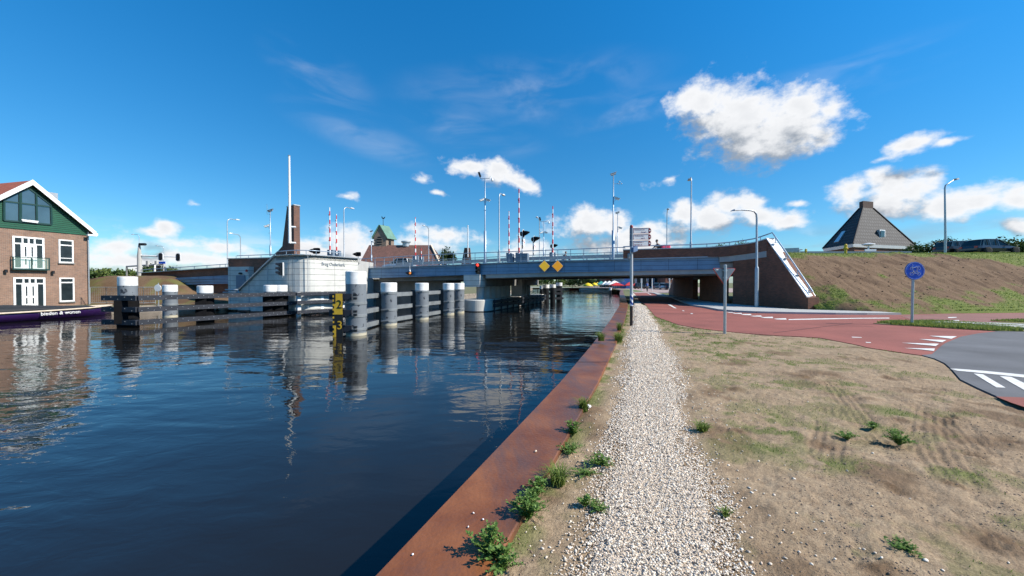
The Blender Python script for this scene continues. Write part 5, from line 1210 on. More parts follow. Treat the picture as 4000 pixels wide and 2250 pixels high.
# warning lights on striped posts
def warn(x, Y, y0, yt, yb2, lab):
    P = at(x, y0, Y); zt = zat(x, yt, P); zb3 = zat(x, yb2, P); zc = (zt+zb3)/2; hh = (zt-zb3)/2; o = thing('warning_light', lab, 'warning light', tuple(P), 'bridge warning lights on striped posts')
    MB().tube([P, (P.x,P.y,zc)], .055, 10).build('post', 'band_black_white', o)
    # oval board seen nearly edge on, facing along the road
    d = Vector((.86,-.5,0)).normalized(); s = Vector((-d.y, d.x, 0))*1.0
    def oval(off, k, rr_): return [Vector((P.x+.1,P.y,zc))+d*off+s*math.cos(t_)*hh*.62*rr_+Vector((0,0,math.sin(t_)*hh*rr_)) for t_ in [2*PI*i/22 for i in range(22)]]
    mb = MB(); mb.loft([oval(-.02,0,1), oval(.02,0,1)]); bd = mb.build('backing_board', 'white_paint', o)
    mb = MB(); mb.loft([oval(.022,0,.9), oval(.03,0,.9)]); mb.loft([oval(-.03,0,.9), oval(-.022,0,.9)]); mb.build('board_face', 'black_matte', bd)
    mb = MB(); c = Vector((P.x+.1,P.y,zc)); mb.tube([c-d*.25, c-d*.02], [.20,.22], 12); mb.build('lamp_housing', 'black_matte', o)
    mb = MB(); L = []
    for q, r1 in ((.03,.24),(.35,.17),(.62,.05)): L.append([c+d*q+s*math.cos(t_)*r1+Vector((0,0,math.sin(t_)*r1+.02+q*.12)) for t_ in [2*PI*i/14 for i in range(14)]])
    mb.loft(L, smooth=True); mb.build('visor', 'black_matte', o)
    mb = MB(); q = c-Vector((0,0,hh+.42)); mb.loft([[q+d*e_+s*math.cos(t_)*.20+Vector((0,0,math.sin(t_)*.36)) for t_ in [2*PI*i/16 for i in range(16)]] for e_ in (.05,.08)]); mb.build('sign_plate', 'white_paint', o)
    mb = MB(); mb.bar(tuple(q+d*.09-s*.1+Vector((0,0,.18))), tuple(q+d*.09+s*.1-Vector((0,0,.05))), .012, .07); mb.build('red_bar', 'red_paint', o)
warn(2040,33.9,1026,896,930,'nearest warning light on a striped post beside the wide cabinet')
warn(2083,37,1024,921,948,'middle warning light on a striped post above the bridge railing')
warn(2156,44.5,1010,950,973,'farthest and lowest warning light on a striped post')
# ship signals
def ship_signal(x, y, Y, s, yb3, lab, d=(-.9,-.45)):
    P = at(x, y, Y); zb3 = zat(x, yb3, P); o = thing('ship_signal', lab, 'signal light', (P.x,P.y,zb3)); d = Vector((d[0], d[1], 0)).normalized(); r_ = Vector((-d.y, d.x, 0))
    MB().tube([(P.x,P.y,zb3),(P.x,P.y,P.z)], .03, 8).build('post', 'galv', o)
    rd = Vector((.95,-.3,0)).normalized(); mb = MB(); L = []
    for e_ in (-.03,.03):
        n_ = Vector((-rd.y, rd.x, 0)); L.append([P+n_*e_+rd*(max(-1, min(1, 1.25*math.cos(t_)))*.36*s)+Vector((0,0,max(-1, min(1, 1.2*math.sin(t_)))*.24*s)) for t_ in [2*PI*i/20 for i in range(20)]])
    mb.loft(L); mb.build('board', 'black_matte', o)
    mb = MB(); c = P-rd*.14*s; L = []
    for q, r1 in ((.05,.19),(.30,.14),(.48,.03)): L.append([c+d*q*s+r_*math.cos(t_)*r1*s+Vector((0,0,math.sin(t_)*r1*s)) for t_ in [2*PI*i/14 for i in range(14)]])
    mb.loft(L, smooth=True); mb.build('visor', 'black_matte', o)
ship_signal(1236,980,30.8,1.0,1000,'black oval ship signal on top of the bastion left of the barriers')
ship_signal(1399,993,35,.82,1040,'black oval ship signal on the bridge edge right of the bastion')
# three-lamp signal on the bastion
def tri_signal(x, y0, y1, Y, face, lab, lit_=None, plate=True):
    P = at(x, (y0+y1)/2, Y); z1, z0 = zat(x, y0, P), zat(x, y1, P); h = z1-z0; o = thing('traffic_signal', lab, 'signal light', (P.x,P.y,z0)); d = Vector((face[0], face[1], 0)).normalized(); s = Vector((-d.y, d.x, 0))
    mb = MB(); c = Vector((P.x,P.y,(z0+z1)/2)); mb.bar(tuple(c-Vector((0,0,h/2))), tuple(c+Vector((0,0,h/2))), .34, .18, up=tuple(d)); mb.build('housing', 'black_plastic', o)
    for i in range(3):
        q = c+Vector((0,0,h*(.33-.33*i)))+d*.09
        mb = MB(); mb.loft([[q+d*e_+s*math.cos(t_)*h*.12+Vector((0,0,math.sin(t_)*h*.12)) for t_ in [2*PI*k/14 for k in range(14)]] for e_ in (0,.03)]); mb.build('lens', 'lamp_red' if lit_ == i else 'lamp_off', o)
        mb = MB(); L = []
        for e_, dr in ((0,0),(.30,-.05)):
            ring = [q+d*(e_ if 0 <= t_ <= PI else e_*.35)+s*math.cos(t_)*h*.155+Vector((0,0,math.sin(t_)*h*.155+dr*0)) for t_ in [2*PI*k/14 for k in range(14)]]; L.append(ring)
        mb.loft(L, cap=False); mb.add([p for p in L[1]], []) ; mb.build('hood', 'black_plastic', o)
    if plate:
        mb = MB(); q = c-d*.12; mb.bar(tuple(q-Vector((0,0,h/2+.02))), tuple(q+Vector((0,0,h/2+.02))), .46, .03, up=tuple(d)); mb.build('back_plate', 'white_paint', o)
    MB().lathe((P.x,P.y,z0-.14), [(.10,0),(.10,.05),(.04,.06),(.04,.14)], 12).build('foot', 'galv', o); return o
tri_signal(1100,1026,1076,28.9,(-.93,-.37),'black three lamp signal on the shaded corner of the bastion, unlit')
tri_signal(1868,1028,1070,fas(1868).y-.25,(-.25,-1),'black three lamp signal showing red on the blue bridge edge',0,False)
P = at(1601,1067,fas(1601).y-.3); o = thing('ship_signal', 'small amber lamp hanging from a bracket on the blue bridge edge', 'signal light', tuple(P))
mb = MB(); mb.box((P.x,P.y,P.z),(.40,.22,.32)); mb.build('housing', 'black_plastic', o); MB().lathe((P.x+.06,P.y-.13,P.z), [(.10,0),(.10,.03)], 14, 'Y').build('lens', 'lamp_amber', o)
MB().tube([(P.x-.16,P.y-.1,P.z+.02),(P.x-.34,P.y-.2,P.z+.02)], [.13,.05], 10).build('hood', 'black_plastic', o); MB().tube([(P.x,P.y,P.z+.16),(P.x,P.y,P.z+.35),(P.x,P.y+.05,P.z+.95)], [.10,.03,.02], 8).build('bracket', 'galv', o)
# diamonds
for x, m_, lab in ((2130,'yellow_sign','left yellow diamond board on the blue bridge edge'),(2181,'orange_sign','right orange diamond board on the blue bridge edge')):
    P = fas(x, -.12); z = zat(x, 1040, P); o = thing('diamond_sign', lab, 'sign', (P.x,P.y,z)); s = Vector((.996,.09,0)); dN = Vector((-.09,.996,0)); P = P-ND*.24
    def dm(k, off): return [P-dN*off+s*a*k+Vector((0,0,z+b_*k)) for a, b_ in ((0,-1),(1,0),(0,1),(-1,0))]
    mb = MB(); mb.loft([dm(.52,-.0), dm(.52,.03)]); bk = mb.build('frame', 'black_paint', o)
    mb = MB(); mb.loft([dm(.485,.03), dm(.485,.036)]); mb.build('rim', 'cream', o); mb = MB(); mb.loft([dm(.45,.036), dm(.45,.041)]); mb.build('face', m_, o)

# ================================================================== SIGNS IN THE FOREGROUND
P = gz(2466, 1274); sp_ = thing('fingerpost', 'tall grey cycle fingerpost with three red tipped arms beside the gravel path', 'signpost', tuple(P))
zz = lambda y: zat(2466, y, P)
MB().tube([P, (P.x,P.y,zz(1195))], .052, 14).build('base', 'pole_base', sp_)
mb = MB(); mb.tube([(P.x,P.y,zz(1195)),(P.x,P.y,zz(1148))], .056, 14); mb.build('striped_band', 'band_blue_white', sp_)
MB().tube([(P.x,P.y,zz(1148)),(P.x-.01,P.y,zz(893))], .055, 14).build('pole', 'steel_grey', sp_)
MB().lathe((P.x-.01,P.y,zz(893)), [(.06,0),(.06,.09),(.04,.13)], 12).build('cap', 'red_dark', sp_)
arms = [(892,912,'Ouderkerk a/d','Amstel -'),(916,936,' Ouderkerker-','plas 2'),(941,961,'Amstelveen 7','Haarlem 18')]
for i, (ya, yb4, l1, l2) in enumerate(arms):
    z1, z0 = zz(ya), zz(yb4); x0 = P.x+.06; x1 = P.x+.70; yf = P.y-.02; xr_ = P.x+.61
    MB().lathe((P.x-.01,P.y,z0-.01), [(.066,0),(.066,z1-z0+.02)], 14).build('collar', 'cabinet', sp_)
    mb = MB(); mb.prism([(x0,yf,z0),(xr_,yf,z0),(xr_,yf,z1+.01),(x0,yf,z1)], (0,.03,0)); ar = mb.build('arm', 'sign_white', sp_)
    mb = MB(); mb.prism([(xr_,yf-.002,z0-.004),(xr_+.06,yf-.002,z0+.002),(x1+.01,yf-.002,(z0+z1)/2-.03),(x1+.01,yf-.002,(z0+z1)/2+.04),(xr_+.06,yf-.002,z1+.008),(xr_,yf-.002,z1+.014)], (0,.034,0)); mb.build('red_tip', 'red_dark', ar)
    mb = MB(); b_ = .010
    for q0, q1 in (((x0,z0),(xr_,z0)),((x0,z1),(xr_,z1+.01)),((x0,z0),(x0,z1))): mb.bar((q0[0],yf-.003,q0[1]),(q1[0],yf-.003,q1[1]),b_,b_)
    mb.build('red_border', 'red_dark', ar)
    zc = (z0+z1)/2; mb = MB(); mb.prism([(x1-.075,yf-.006,zc+.002),(x1-.035,yf-.006,zc+.035),(x1-.005,yf-.006,zc+.004),(x1-.035,yf-.006,zc-.027)], (0,.002,0)); mb.build('arrow', 'sign_white', ar)
    text_obj(l1, .062, 'red_dark', (x0+.03, yf-.003, z1-.070), (1,0,0), (0,0,1), ar, 'lettering', .001)
    text_obj(l2, .062, 'red_dark', ((x0+.03) if i == 2 else xr_-.27, yf-.003, z0+.030), (1,0,0), (0,0,1), ar, 'lettering', .001)
mb = MB(); z1, z0 = zz(962), zz(985); mb.hexa([(P.x-.06,P.y-.10,z0-.02),(P.x+.02,P.y-.16,z0-.02),(P.x+.22,P.y-.02,z0+.05),(P.x+.02,P.y+.08,z0+.05),(P.x-.06,P.y-.10,z1-.06),(P.x+.02,P.y-.16,z1-.06),(P.x+.22,P.y-.02,z1+.02),(P.x+.02,P.y+.08,z1+.02)]); mb.build('equipment_box', 'blue_box', sp_)
mb = MB(); mb.bbox((P.x-.09,P.y,(zz(990)+zz(1012))/2),(.10,.10,zz(990)-zz(1012)),.02); mb.build('junction_box', 'sign_back', sp_)
# give way sign seen from behind
P = gz(2831, 1307); o = thing('give_way_sign', 'back of a triangular red rimmed give way sign on grey pole', 'road sign', tuple(P))
zA_ = zat(2831, 1040, P); MB().tube([P, (P.x,P.y,zA_)], .042, 14).build('pole', 'galv', o); MB().lathe((P.x,P.y,zA_), [(.046,0),(.046,.03),(.02,.05)], 12).build('cap', 'galv', o)
zc1 = zat(2831, 1047, P); zc0 = zat(2831, 1109, P); w_ = .345
def tri(k, y_): 
    cx, cz = P.x+.0, (zc1*2+zc0)/3; pts = []
    for (x, z) in ((-w_,zc1),(w_,zc1),(0,zc0)):
        v = Vector((x, 0, z-cz))*k
        for e_ in (-.04,.04):
            # rounded corner: two points per corner
            pts.append(Vector((cx+v.x+(e_ if z == zc0 else (0 if e_ < 0 else 0)), y_, cz+v.z)) if z == zc0 else Vector((cx+v.x+(.03 if (x < 0) == (e_ > 0) else 0)*(1 if x < 0 else -1), y_, cz+v.z-(.04 if (x < 0) == (e_ < 0) else 0))))
    return pts
Tp = [Vector((P.x+x, 0, z)) for x, z in ((-w_+.03,zc1),(w_-.03,zc1),(w_,zc1-.02),(w_-.01,zc1-.05),(.025,zc0),(-.025,zc0),(-w_+.01,zc1-.05),(-w_,zc1-.02))]
def tr(k, y_): c = Vector((P.x,0,(zc1*2+zc0)/3)); return [Vector((0,y_,0))+c+(q-c)*k for q in Tp]
mb = MB(); mb.loft([tr(1,P.y+.045), tr(1,P.y+.075)]); mb.build('red_rim', 'red_paint', o)
mb = MB(); mb.loft([tr(.93,P.y+.040), tr(.93,P.y+.046)]); mb.build('back_panel', 'sign_back', o)
mb = MB()
for z in (zc1-.08, zc1-.30): mb.box((P.x,P.y+.02,z),(.14,.06,.035))
mb.build('clamp', 'galv', o)
mb = MB(); mb.box((P.x-.22,P.y+.037,zc1-.05),(.07,.004,.03)); mb.build('sticker', 'sign_white', o)
# blue cycle and moped sign
P = gz(3562, 1273); o = thing('cycle_sign', 'round blue sign with white moped and bicycle on grey pole', 'road sign', tuple(P))
MB().tube([P, (P.x+.02,P.y,zat(3562,1026,P))], .04, 14).build('pole', 'galv', o)
cz = zat(3571, 1058, P); cx = P.x+.02; sdv = Vector((-cx, -P.y, 0)).normalized(); sr_ = Vector((-sdv.y, sdv.x, 0))*1.0
sr_ = Vector((1,-.12,0)).normalized(); sdv = Vector((-.12,-1,0)).normalized()
def disc(r, off, n=40): c = Vector((cx,P.y,cz))+sdv*off; return [c+sr_*math.cos(2*PI*i/n)*r+Vector((0,0,math.sin(2*PI*i/n)*r)) for i in range(n)]
mb = MB(); mb.loft([disc(.335,.045), disc(.335,.062)]); mb.build('rim', 'sign_back', o)
mb = MB(); mb.loft([disc(.325,.062), disc(.325,.066)]); fc = mb.build('face', 'blue_sign', o)
mb = MB()
for i in range(40):
    a, c = 2*PI*i/40, 2*PI*(i+1)/40; q0 = Vector((cx,P.y,cz))+sdv*.067; mb.bar(q0+sr_*math.cos(a)*.305+Vector((0,0,math.sin(a)*.305)), q0+sr_*math.cos(c)*.305+Vector((0,0,math.sin(c)*.305)), .005, .010, up=tuple(sdv))
mb.build('white_ring', 'sign_white', fc)
def S2(u, v): return Vector((cx,P.y,cz))+sdv*.070+sr_*u+Vector((0,0,v))
def wheel2(mb, u, v, r, w=.020):
    for i in range(16):
        a, c = 2*PI*i/16, 2*PI*(i+1)/16; mb.bar(S2(u+math.cos(a)*r, v+math.sin(a)*r), S2(u+math.cos(c)*r, v+math.sin(c)*r), .005, w, up=tuple(sdv))
def ln2(mb, pts, w=.022):
    for a, c in zip(pts, pts[1:]): mb.bar(S2(*a), S2(*c), .005, w, up=tuple(sdv))
mb = MB(); v = -.105; wheel2(mb, -.11, v, .058); wheel2(mb, .12, v, .058); ln2(mb, [(-.11,v),(-.06,v+.09),(.05,v+.10),(.0,v-.0),(-.06,v+.09)]); ln2(mb, [(.12,v),(.06,v+.12),(.03,v+.14)]); ln2(mb, [(0,v),(.12,v)]); ln2(mb, [(-.08,v+.12),(-.03,v+.12)], .018); ln2(mb, [(0,v),(-.055,v+.12)])
mb.build('bicycle_symbol', 'sign_white', fc)
mb = MB(); v = .085; wheel2(mb, -.11, v, .055, .018); wheel2(mb, .12, v, .055, .018); ln2(mb, [(-.11,v),(-.05,v+.04),(.10,v+.02),(.12,v)], .03); ln2(mb, [(-.11,v),(-.07,v+.12),(-.09,v+.14)], .018); ln2(mb, [(.02,v+.07),(.15,v+.08)], .035); ln2(mb, [(-.03,v+.04),(.05,v+.07)], .04)
mb.build('moped_symbol', 'sign_white', fc)
# white disc sign on the left bank, seen from behind
P = at(620,1198,33.2); o = thing('round_sign', 'white round sign on a thin pole on the left bank', 'road sign', tuple(P)); z = zat(620,1125,P)
MB().tube([P, (P.x,P.y,z+.45)], .035, 10).build('pole', 'galv', o); MB().lathe((P.x,P.y-.05,z), [(.30,0),(.31,.02),(.30,.04)], 30, 'Y').build('disc', 'white_paint', o)
# ================================================================== LEFT HOUSE
# facade plane through HB, running along HD (towards the left edge of the picture), outward normal HN
HB = Vector((k_(350)*34, 34, 0)); HD = Vector((-.237,-.972,0)).normalized(); HN = Vector((.972,-.237,0)).normalized()
def hc(cx, cy):       # pixel of the enlarged crop -> (u, z) on the facade
    x, y = cx/2.07, 600+cy/2.07; d = ray(x, y); t = (HB-Vector((0,0,CAMZ))).dot(HN)/d.dot(HN); p = Vector((0,0,CAMZ))+d*t; return (p-HB).dot(HD), p.z
def hp(u, z, o=0.0): q = HB+HD*u+HN*o; return Vector((q.x, q.y, z))
house = thing('gabled_house', 'brick gabled house on the left bank with green boarded gable and white barge boards', 'house', tuple(hp(0,-.4)))
u_ap, z_ap = hc(237, 258); u_e, z_e = hc(715, 625); zl = (hc(0,600)[1]+hc(700,660)[1])/2; W2 = u_ap*2; DEPTH = 9.0; ZB = -.5
mb = MB(); a = [hp(0,ZB),hp(W2,ZB),hp(W2,ZB)-HN*DEPTH,hp(0,ZB)-HN*DEPTH]; mb.hexa(a[::1]+[v+Vector((0,0,zl-ZB)) for v in a])
mb.build('wall', 'brick_house', house, uv=True)
mb = MB(); z_r = hc(237,235)[1]; sl_ = (z_r-z_e)/(u_ap-0)
gz0 = zl+.002
g1 = [hp(-.02,gz0,.05),hp(W2+.02,gz0,.05),hp(W2+.02,z_e,.05),hp(u_ap,z_ap+.15,.05),hp(-.02,z_e,.05)]
mb.prism([tuple(p) for p in g1], tuple(-HN*(DEPTH-.1))); mb.build('gable', 'weatherboard', house, uv=True)
# roof slopes with overhang, barge boards
oh = .45; ue = -.28; ze_ = z_r - sl_*(u_ap-ue)
for s in (0, 1):
    U = (lambda u: u) if s == 0 else (lambda u: W2-u)
    L = [[hp(U(u_ap),z_r+.16,o),hp(U(ue),ze_+.16,o),hp(U(ue),ze_,o),hp(U(u_ap),z_r,o)] for o in (oh-.05,-DEPTH-.3)]
    mb = MB(); mb.loft(L); rf_ = mb.build('roof', 'roof_red', house)
    mb = MB(); L = [[hp(U(u_ap),z_r+.22,o),hp(U(ue),ze_+.22,o),hp(U(ue),ze_-.16,o),hp(U(u_ap),z_r-.20,o)] for o in (oh,oh-.045)]
    mb.loft(L); mb.build('barge_board', 'white_paint', rf_)
    mb = MB(); a, c = hp(U(ue)-(.0),ze_-.02,oh), hp(U(ue),ze_-.02,-DEPTH); mb.bar(a, c, .22, .20); mb.build('gutter', 'white_paint', rf_)
mb = MB(); q = hp(.1,ze_-.12,oh-.4); mb.bar(hp(ue,ze_-.14,oh-.02), hp(.35,ze_-.14,oh-.02), .25, .14); mb.build('eave_return', 'white_paint', house)
mb = MB(); mb.tube([hp(.10,z_e-.1,.10), hp(.10,ZB,.10)], .05, 8); mb.build('downpipe', 'galv', house)
q = hp(2.2,z_r-sl_*(u_ap-2.2)+.45,-2.0); mb = MB(); mb.box(q, (1.6,1.8,1.1), rz=math.atan2(HD.y,HD.x)); mb.build('dormer', 'galv', house)
def hrect(mb, u0, u1, z0, z1, o0, o1): return mb.hexa([hp(u0,z0,o0),hp(u1,z0,o0),hp(u1,z0,o1),hp(u0,z0,o1),hp(u0,z1,o0),hp(u1,z1,o0),hp(u1,z1,o1),hp(u0,z1,o1)])
def hframe(mb, u0, u1, z0, z1, w, o0, o1):
    hrect(mb,u0,u0+w,z0,z1,o0,o1); hrect(mb,u1-w,u1,z0,z1,o0,o1); hrect(mb,u0+w,u1-w,z0,z0+w,o0,o1); hrect(mb,u0+w,u1-w,z1-w,z1,o0,o1)
def wcorn(c0, c1):
    a = hc(*c0); b_ = hc(*c1); return min(a[0],b_[0]), max(a[0],b_[0]), min(a[1],b_[1]), max(a[1],b_[1])
def hwindow(c0, c1, tr_, low=None):
    u0, u1, z0, z1 = wcorn(c0, c1); mb = MB(); hframe(mb, u0, u1, z0, z1, .10, -.02, .06); zt = lerp(z1, z0, tr_); hrect(mb, u0+.1, u1-.1, zt-.05, zt+.05, -.02, .055)
    if low: zt2 = lerp(z1, z0, low); hrect(mb, u0+.1, u1-.1, zt2-.03, zt2+.03, -.02, .05)
    w = mb.build('window', 'white_paint', house); mb = MB(); hrect(mb, u0+.09, u1-.09, z0+.09, z1-.09, .002, .012); mb.build('pane', 'glass_dark', w)
    mb = MB(); hrect(mb, u0-.05, u1+.05, z0-.09, z0-.005, .0, .12); mb.build('sill', 'concrete_dark', w)
def hdoor(c0, c1, tr_):
    u0, u1, z0, z1 = wcorn(c0, c1); zt = lerp(z1, z0, tr_); uc = (u0+u1)/2; mb = MB(); hframe(mb, u0, u1, z0, z1, .12, -.02, .07); hrect(mb, u0+.12, u1-.12, zt-.05, zt+.05, -.02, .06)
    for q in (.31,.5,.69): u = lerp(u0, u1, q); hrect(mb, u-.05, u+.05, zt+.05, z1-.12, -.02, .05)
    w = mb.build('door_frame', 'white_paint', house)
    mb = MB(); hrect(mb, u0+.1, u1-.1, z0+.08, z1-.08, .002, .012); mb.build('pane', 'glass_dark', w)
    for a, b_ in ((lerp(u0,u1,.30), uc-.01), (uc+.01, lerp(u0,u1,.70))):
        mb = MB(); m1, m2 = lerp(a,b_,.36), lerp(a,b_,.62)
        hrect(mb, a, m1, z0+.1, zt-.05, .01, .055); hrect(mb, m2, b_, z0+.1, zt-.05, .01, .055)
        for za, zb_2 in ((z0+.1, z0+.35),(lerp(z0,zt,.42),lerp(z0,zt,.50)),(zt-.22,zt-.05)): hrect(mb, m1, m2, za, zb_2, .01, .055)
        d_ = mb.build('door_leaf', 'white_paint', w); mb = MB(); hrect(mb, uc-.10 if a < uc-.2 else uc+.04, uc-.04 if a < uc-.2 else uc+.10, lerp(z0,zt,.46), lerp(z0,zt,.48), .055, .09); mb.build('handle', 'bolt', d_)
    mb = MB()
    for q in (.27,.73): u = lerp(u0, u1, q); hrect(mb, u-.04, u+.04, z0+.1, zt-.05, -.01, .06)
    mb.build('mullion', 'white_paint', w)
    return u0, u1, z0, z1
hwindow((470,692),(593,886),.24,.80); hwindow((476,1003),(600,1194),.20)
hdoor((103,1000),(366,1245),.20); u0, u1, z0, z1 = hdoor((95,664),(358,938),.22)
# balcony
bu0, bu1, bz0, bz1 = wcorn((82,832),(383,944)); mb = MB(); hrect(mb, bu0, bu1, bz0-.02, bz0+.10, .07, .32); hrect(mb, bu0, bu1, bz1-.05, bz1, .27, .32)
for u in np.linspace(bu0, bu1-.05, 3): hrect(mb, u, u+.07, bz0, bz1, .27, .33)
for u in (bu0, bu1-.05): hrect(mb, u, u+.05, bz1-.05, bz1, .0, .30)
bal = mb.build('balcony', 'green_trim', house)
m = bpy.data.materials.new('clear_glass'); m.use_nodes = True; t = m.node_tree; b = t.nodes['Principled BSDF']; b.inputs['Base Color'].default_value = (.5,.75,.65,1); b.inputs['Roughness'].default_value = .05; b.inputs['Alpha'].default_value = .13; M['clear_glass'] = m
mb = MB(); hrect(mb, bu0+.05, bu1-.05, bz0+.12, bz1-.07, .29, .30); mb.build('glass_panel', 'clear_glass', bal)
# gable window
gw = [(25,375),(155,310),(230,285),(280,320),(405,415),(410,575),(25,540)]; G = [hc(*p) for p in gw]
mb = MB(); mb.prism([tuple(hp(u, z, .055)) for u, z in G], tuple(HN*.03)); gwin = mb.build('gable_window', 'glass_sky', house)
mb = MB()
def seg(p, q, w=.12): mb.bar(hp(*hc(*p), .10), hp(*hc(*q), .10), w, .08, up=tuple(HN)) if False else mb.bar(hp(*hc(*p), .10), hp(*hc(*q), .10), .08, w)
for p, q in zip(gw, gw[1:]+gw[:1]): seg(p, q)
for p, q in (((25,385),(408,432)),((152,310),(152,555)),((160,308),(160,555)),((285,322),(290,565))): seg(p, q)
mb.build('window_frame', 'green_trim', gwin)
mb = MB(); mb.bar(hp(*hc(160,535), .20), hp(*hc(296,550), .20), .06, .08); mb.bar(hp(*hc(165,545), .22), hp(*hc(292,560), .22), .05, .06); mb.build('handrail', 'white_paint', gwin)
for c_ in ((38,950),(420,960)):
    u, z = hc(*c_); mb = MB(); mb.lathe(tuple(hp(u,z-.12,.15)), [(.09,0),(.09,.24)], 12); mb.build('wall_lamp', 'black_plastic', house)
# ------------------------------------------------ purple boat
bt = thing('sloop', 'long purple boat with black tarpaulin moored below the gabled house', 'boat', (-32.2,25,WATER))
stn = []
for i, q in enumerate(np.linspace(0, 1, 15)):
    Y = lerp(18.5, 30.6, q); xc = lerp(-33.6, -32.4, q); w = 1.25*(math.sin(min(1, q*2.2+.25)*PI/2))*(1-max(0, (q-.72)/.28)**2.0)*.98+.03; gz_ = -.22 - .10*math.sin(q*PI) + .02*q
    stn.append((Y, xc, w, gz_))
mb = MB(); L = [[(xc-w,Y,g_),(xc-w*.85,Y,-.75),(xc-w*.5,Y,-1.15),(xc+w*.5,Y,-1.15),(xc+w*.85,Y,-.75),(xc+w,Y,g_)] for Y, xc, w, g_ in stn]; mb.loft(L, smooth=True); mb.build('hull', 'purple', bt)
mb = MB(); mb.tube([(xc+w+.02,Y,g_+.0) for Y, xc, w, g_ in stn], .055, 8); mb.tube([(xc-w-.02,Y,g_+.0) for Y, xc, w, g_ in stn], .055, 8); mb.build('gunwale', 'cream', bt)
mb = MB(); L = []
for i, (Y, xc, w, g_) in enumerate(stn[1:-2]):
    q = i/(len(stn)-4); pk = .42*math.sin(min(1, q*1.5+.1)*PI)**1.0 if q < .6 else .42*max(0, math.sin(min(1,.6*1.5+.1)*PI))+.0; pk = .38*math.exp(-((q-.5)/.33)**2)+.05
    L.append([(xc-w,Y,g_+.03),(xc-w*.5,Y,g_+pk*.6+.05),(xc,Y,g_+pk+.05),(xc+w*.5,Y,g_+pk*.6+.05),(xc+w,Y,g_+.03)])
mb.loft(L, smooth=True); mb.build('tarpaulin', 'tarp', bt)
p0 = Vector((k_(214)*26.0, 26.0, 0)); dd = Vector((.14,.99,0)).normalized()
i0 = at(214,1242,26.1); xs_ = [ (xc+w*.93) for Y, xc, w, g_ in stn]; 
def hullx(Y, f=1.0): return float(np.interp(Y, [s[0] for s in stn], [s[1]+s[2]*f for s in stn]))
ys0 = 25.0; tdir = Vector((hullx(28.2)-hullx(25.4), 2.8, 0)).normalized()
text_obj('bieden & wonen', .34, 'sign_white', (hullx(25.4,.96)+.06, 25.4, -.60), tdir, (.10,0,1), bt, 'lettering', .02, font_sx=1.0)
mb = MB(); 
for a_ in range(0, 300, 20):
    for rr_, cz_ in ((.12,-.42),(.12,-.62)):
        a, c = R(a_+40), R(a_+60); yb5 = 23.3
        mb.bar((hullx(yb5,.96)+.05, yb5+math.cos(a)*rr_*1.6, cz_+math.sin(a)*rr_), (hullx(yb5,.96)+.05, yb5+math.cos(c)*rr_*1.6, cz_+math.sin(c)*rr_), .05, .05)
mb.build('emblem', 'sign_white', bt)
# ------------------------------------------------ mound, fence, rocks, plants on the left bank
ng = 60; gx_ = np.linspace(-44, -24, ng); gy2 = np.linspace(33.6, 44, ng); GX, GY = np.meshgrid(gx_, gy2)
hz = -.34 + 1.75*sstep(-30.5, -35.5, GX)*sstep(34.2, 38.2, GY)*sstep(-46, -40, GX)**.5 + .9*sstep(34.2,38,GY)*sstep(-25,-27,GX) + .12*(fbm(GX*1.2, GY*1.2, 4)-.5)
mo = np_mesh('soil_mound', np.stack([GX, GY, hz], -1).reshape(-1, 3), grid_faces(ng, ng), 'embank_soil', {'green': sstep(.5, .7, fbm(GX, GY, 4))*.5, 'tone_shade': sstep(.45, .6, fbm(GX*.7+4, GY*.7, 4))*.6}, smooth=True); tag(mo, kind='structure')
fence = thing('site_fence', 'low wire mesh site fence in front of the earth mound', 'fence', (-33,33.4,-.3))
fx = [(352,33.2),(414,33.4),(505,33.0),(560,33.2),(606,33.6)]
for (xa, Ya), (xb, Yb) in zip(fx, fx[1:]):
    A = Vector((k_(xa)*Ya, Ya, 0)); B_ = Vector((k_(xb)*Yb, Yb, 0)); mb = MB()
    za, zb6 = zat(xa,1122,A), -.25
    for P, Q in (((A.x,A.y,zb6),(A.x,A.y,za)),((B_.x,B_.y,zb6),(B_.x,B_.y,za)),((A.x,A.y,za),(B_.x,B_.y,za)),((A.x,A.y,zb6+.1),(B_.x,B_.y,zb6+.1))): mb.tube([P, Q], .025, 6)
    fr = mb.build('fence_frame', 'galv', fence); mb = MB(); n = int((B_-A).length/.14)
    for i in range(1, n): p = A.lerp(B_, i/n); mb.bar((p.x,p.y,zb6+.1),(p.x,p.y,za),.007,.007)
    for i in range(1, 6): z = lerp(zb6+.1, za, i/6); mb.bar((A.x,A.y,z),(B_.x,B_.y,z),.006,.006)
    mb.build('wire_mesh', 'galv', fr)
xs_ = np.random.RandomState(4)
rk_x = [-33+.9*i+.3*xs_.rand() for i in range(10)]
v_, f_ = stones(np.array(rk_x), np.array([33.9+.25*(i % 3)+.12*i for i in range(10)]), np.array([-.75]*10), np.array([.42+.15*xs_.rand() for i in range(10)]), 12, .7)
tag(np_mesh('bank_stones', v_, f_, 'stone'), 'row of rough brown stones at the waterline of the left bank', 'stones', kind='stuff')

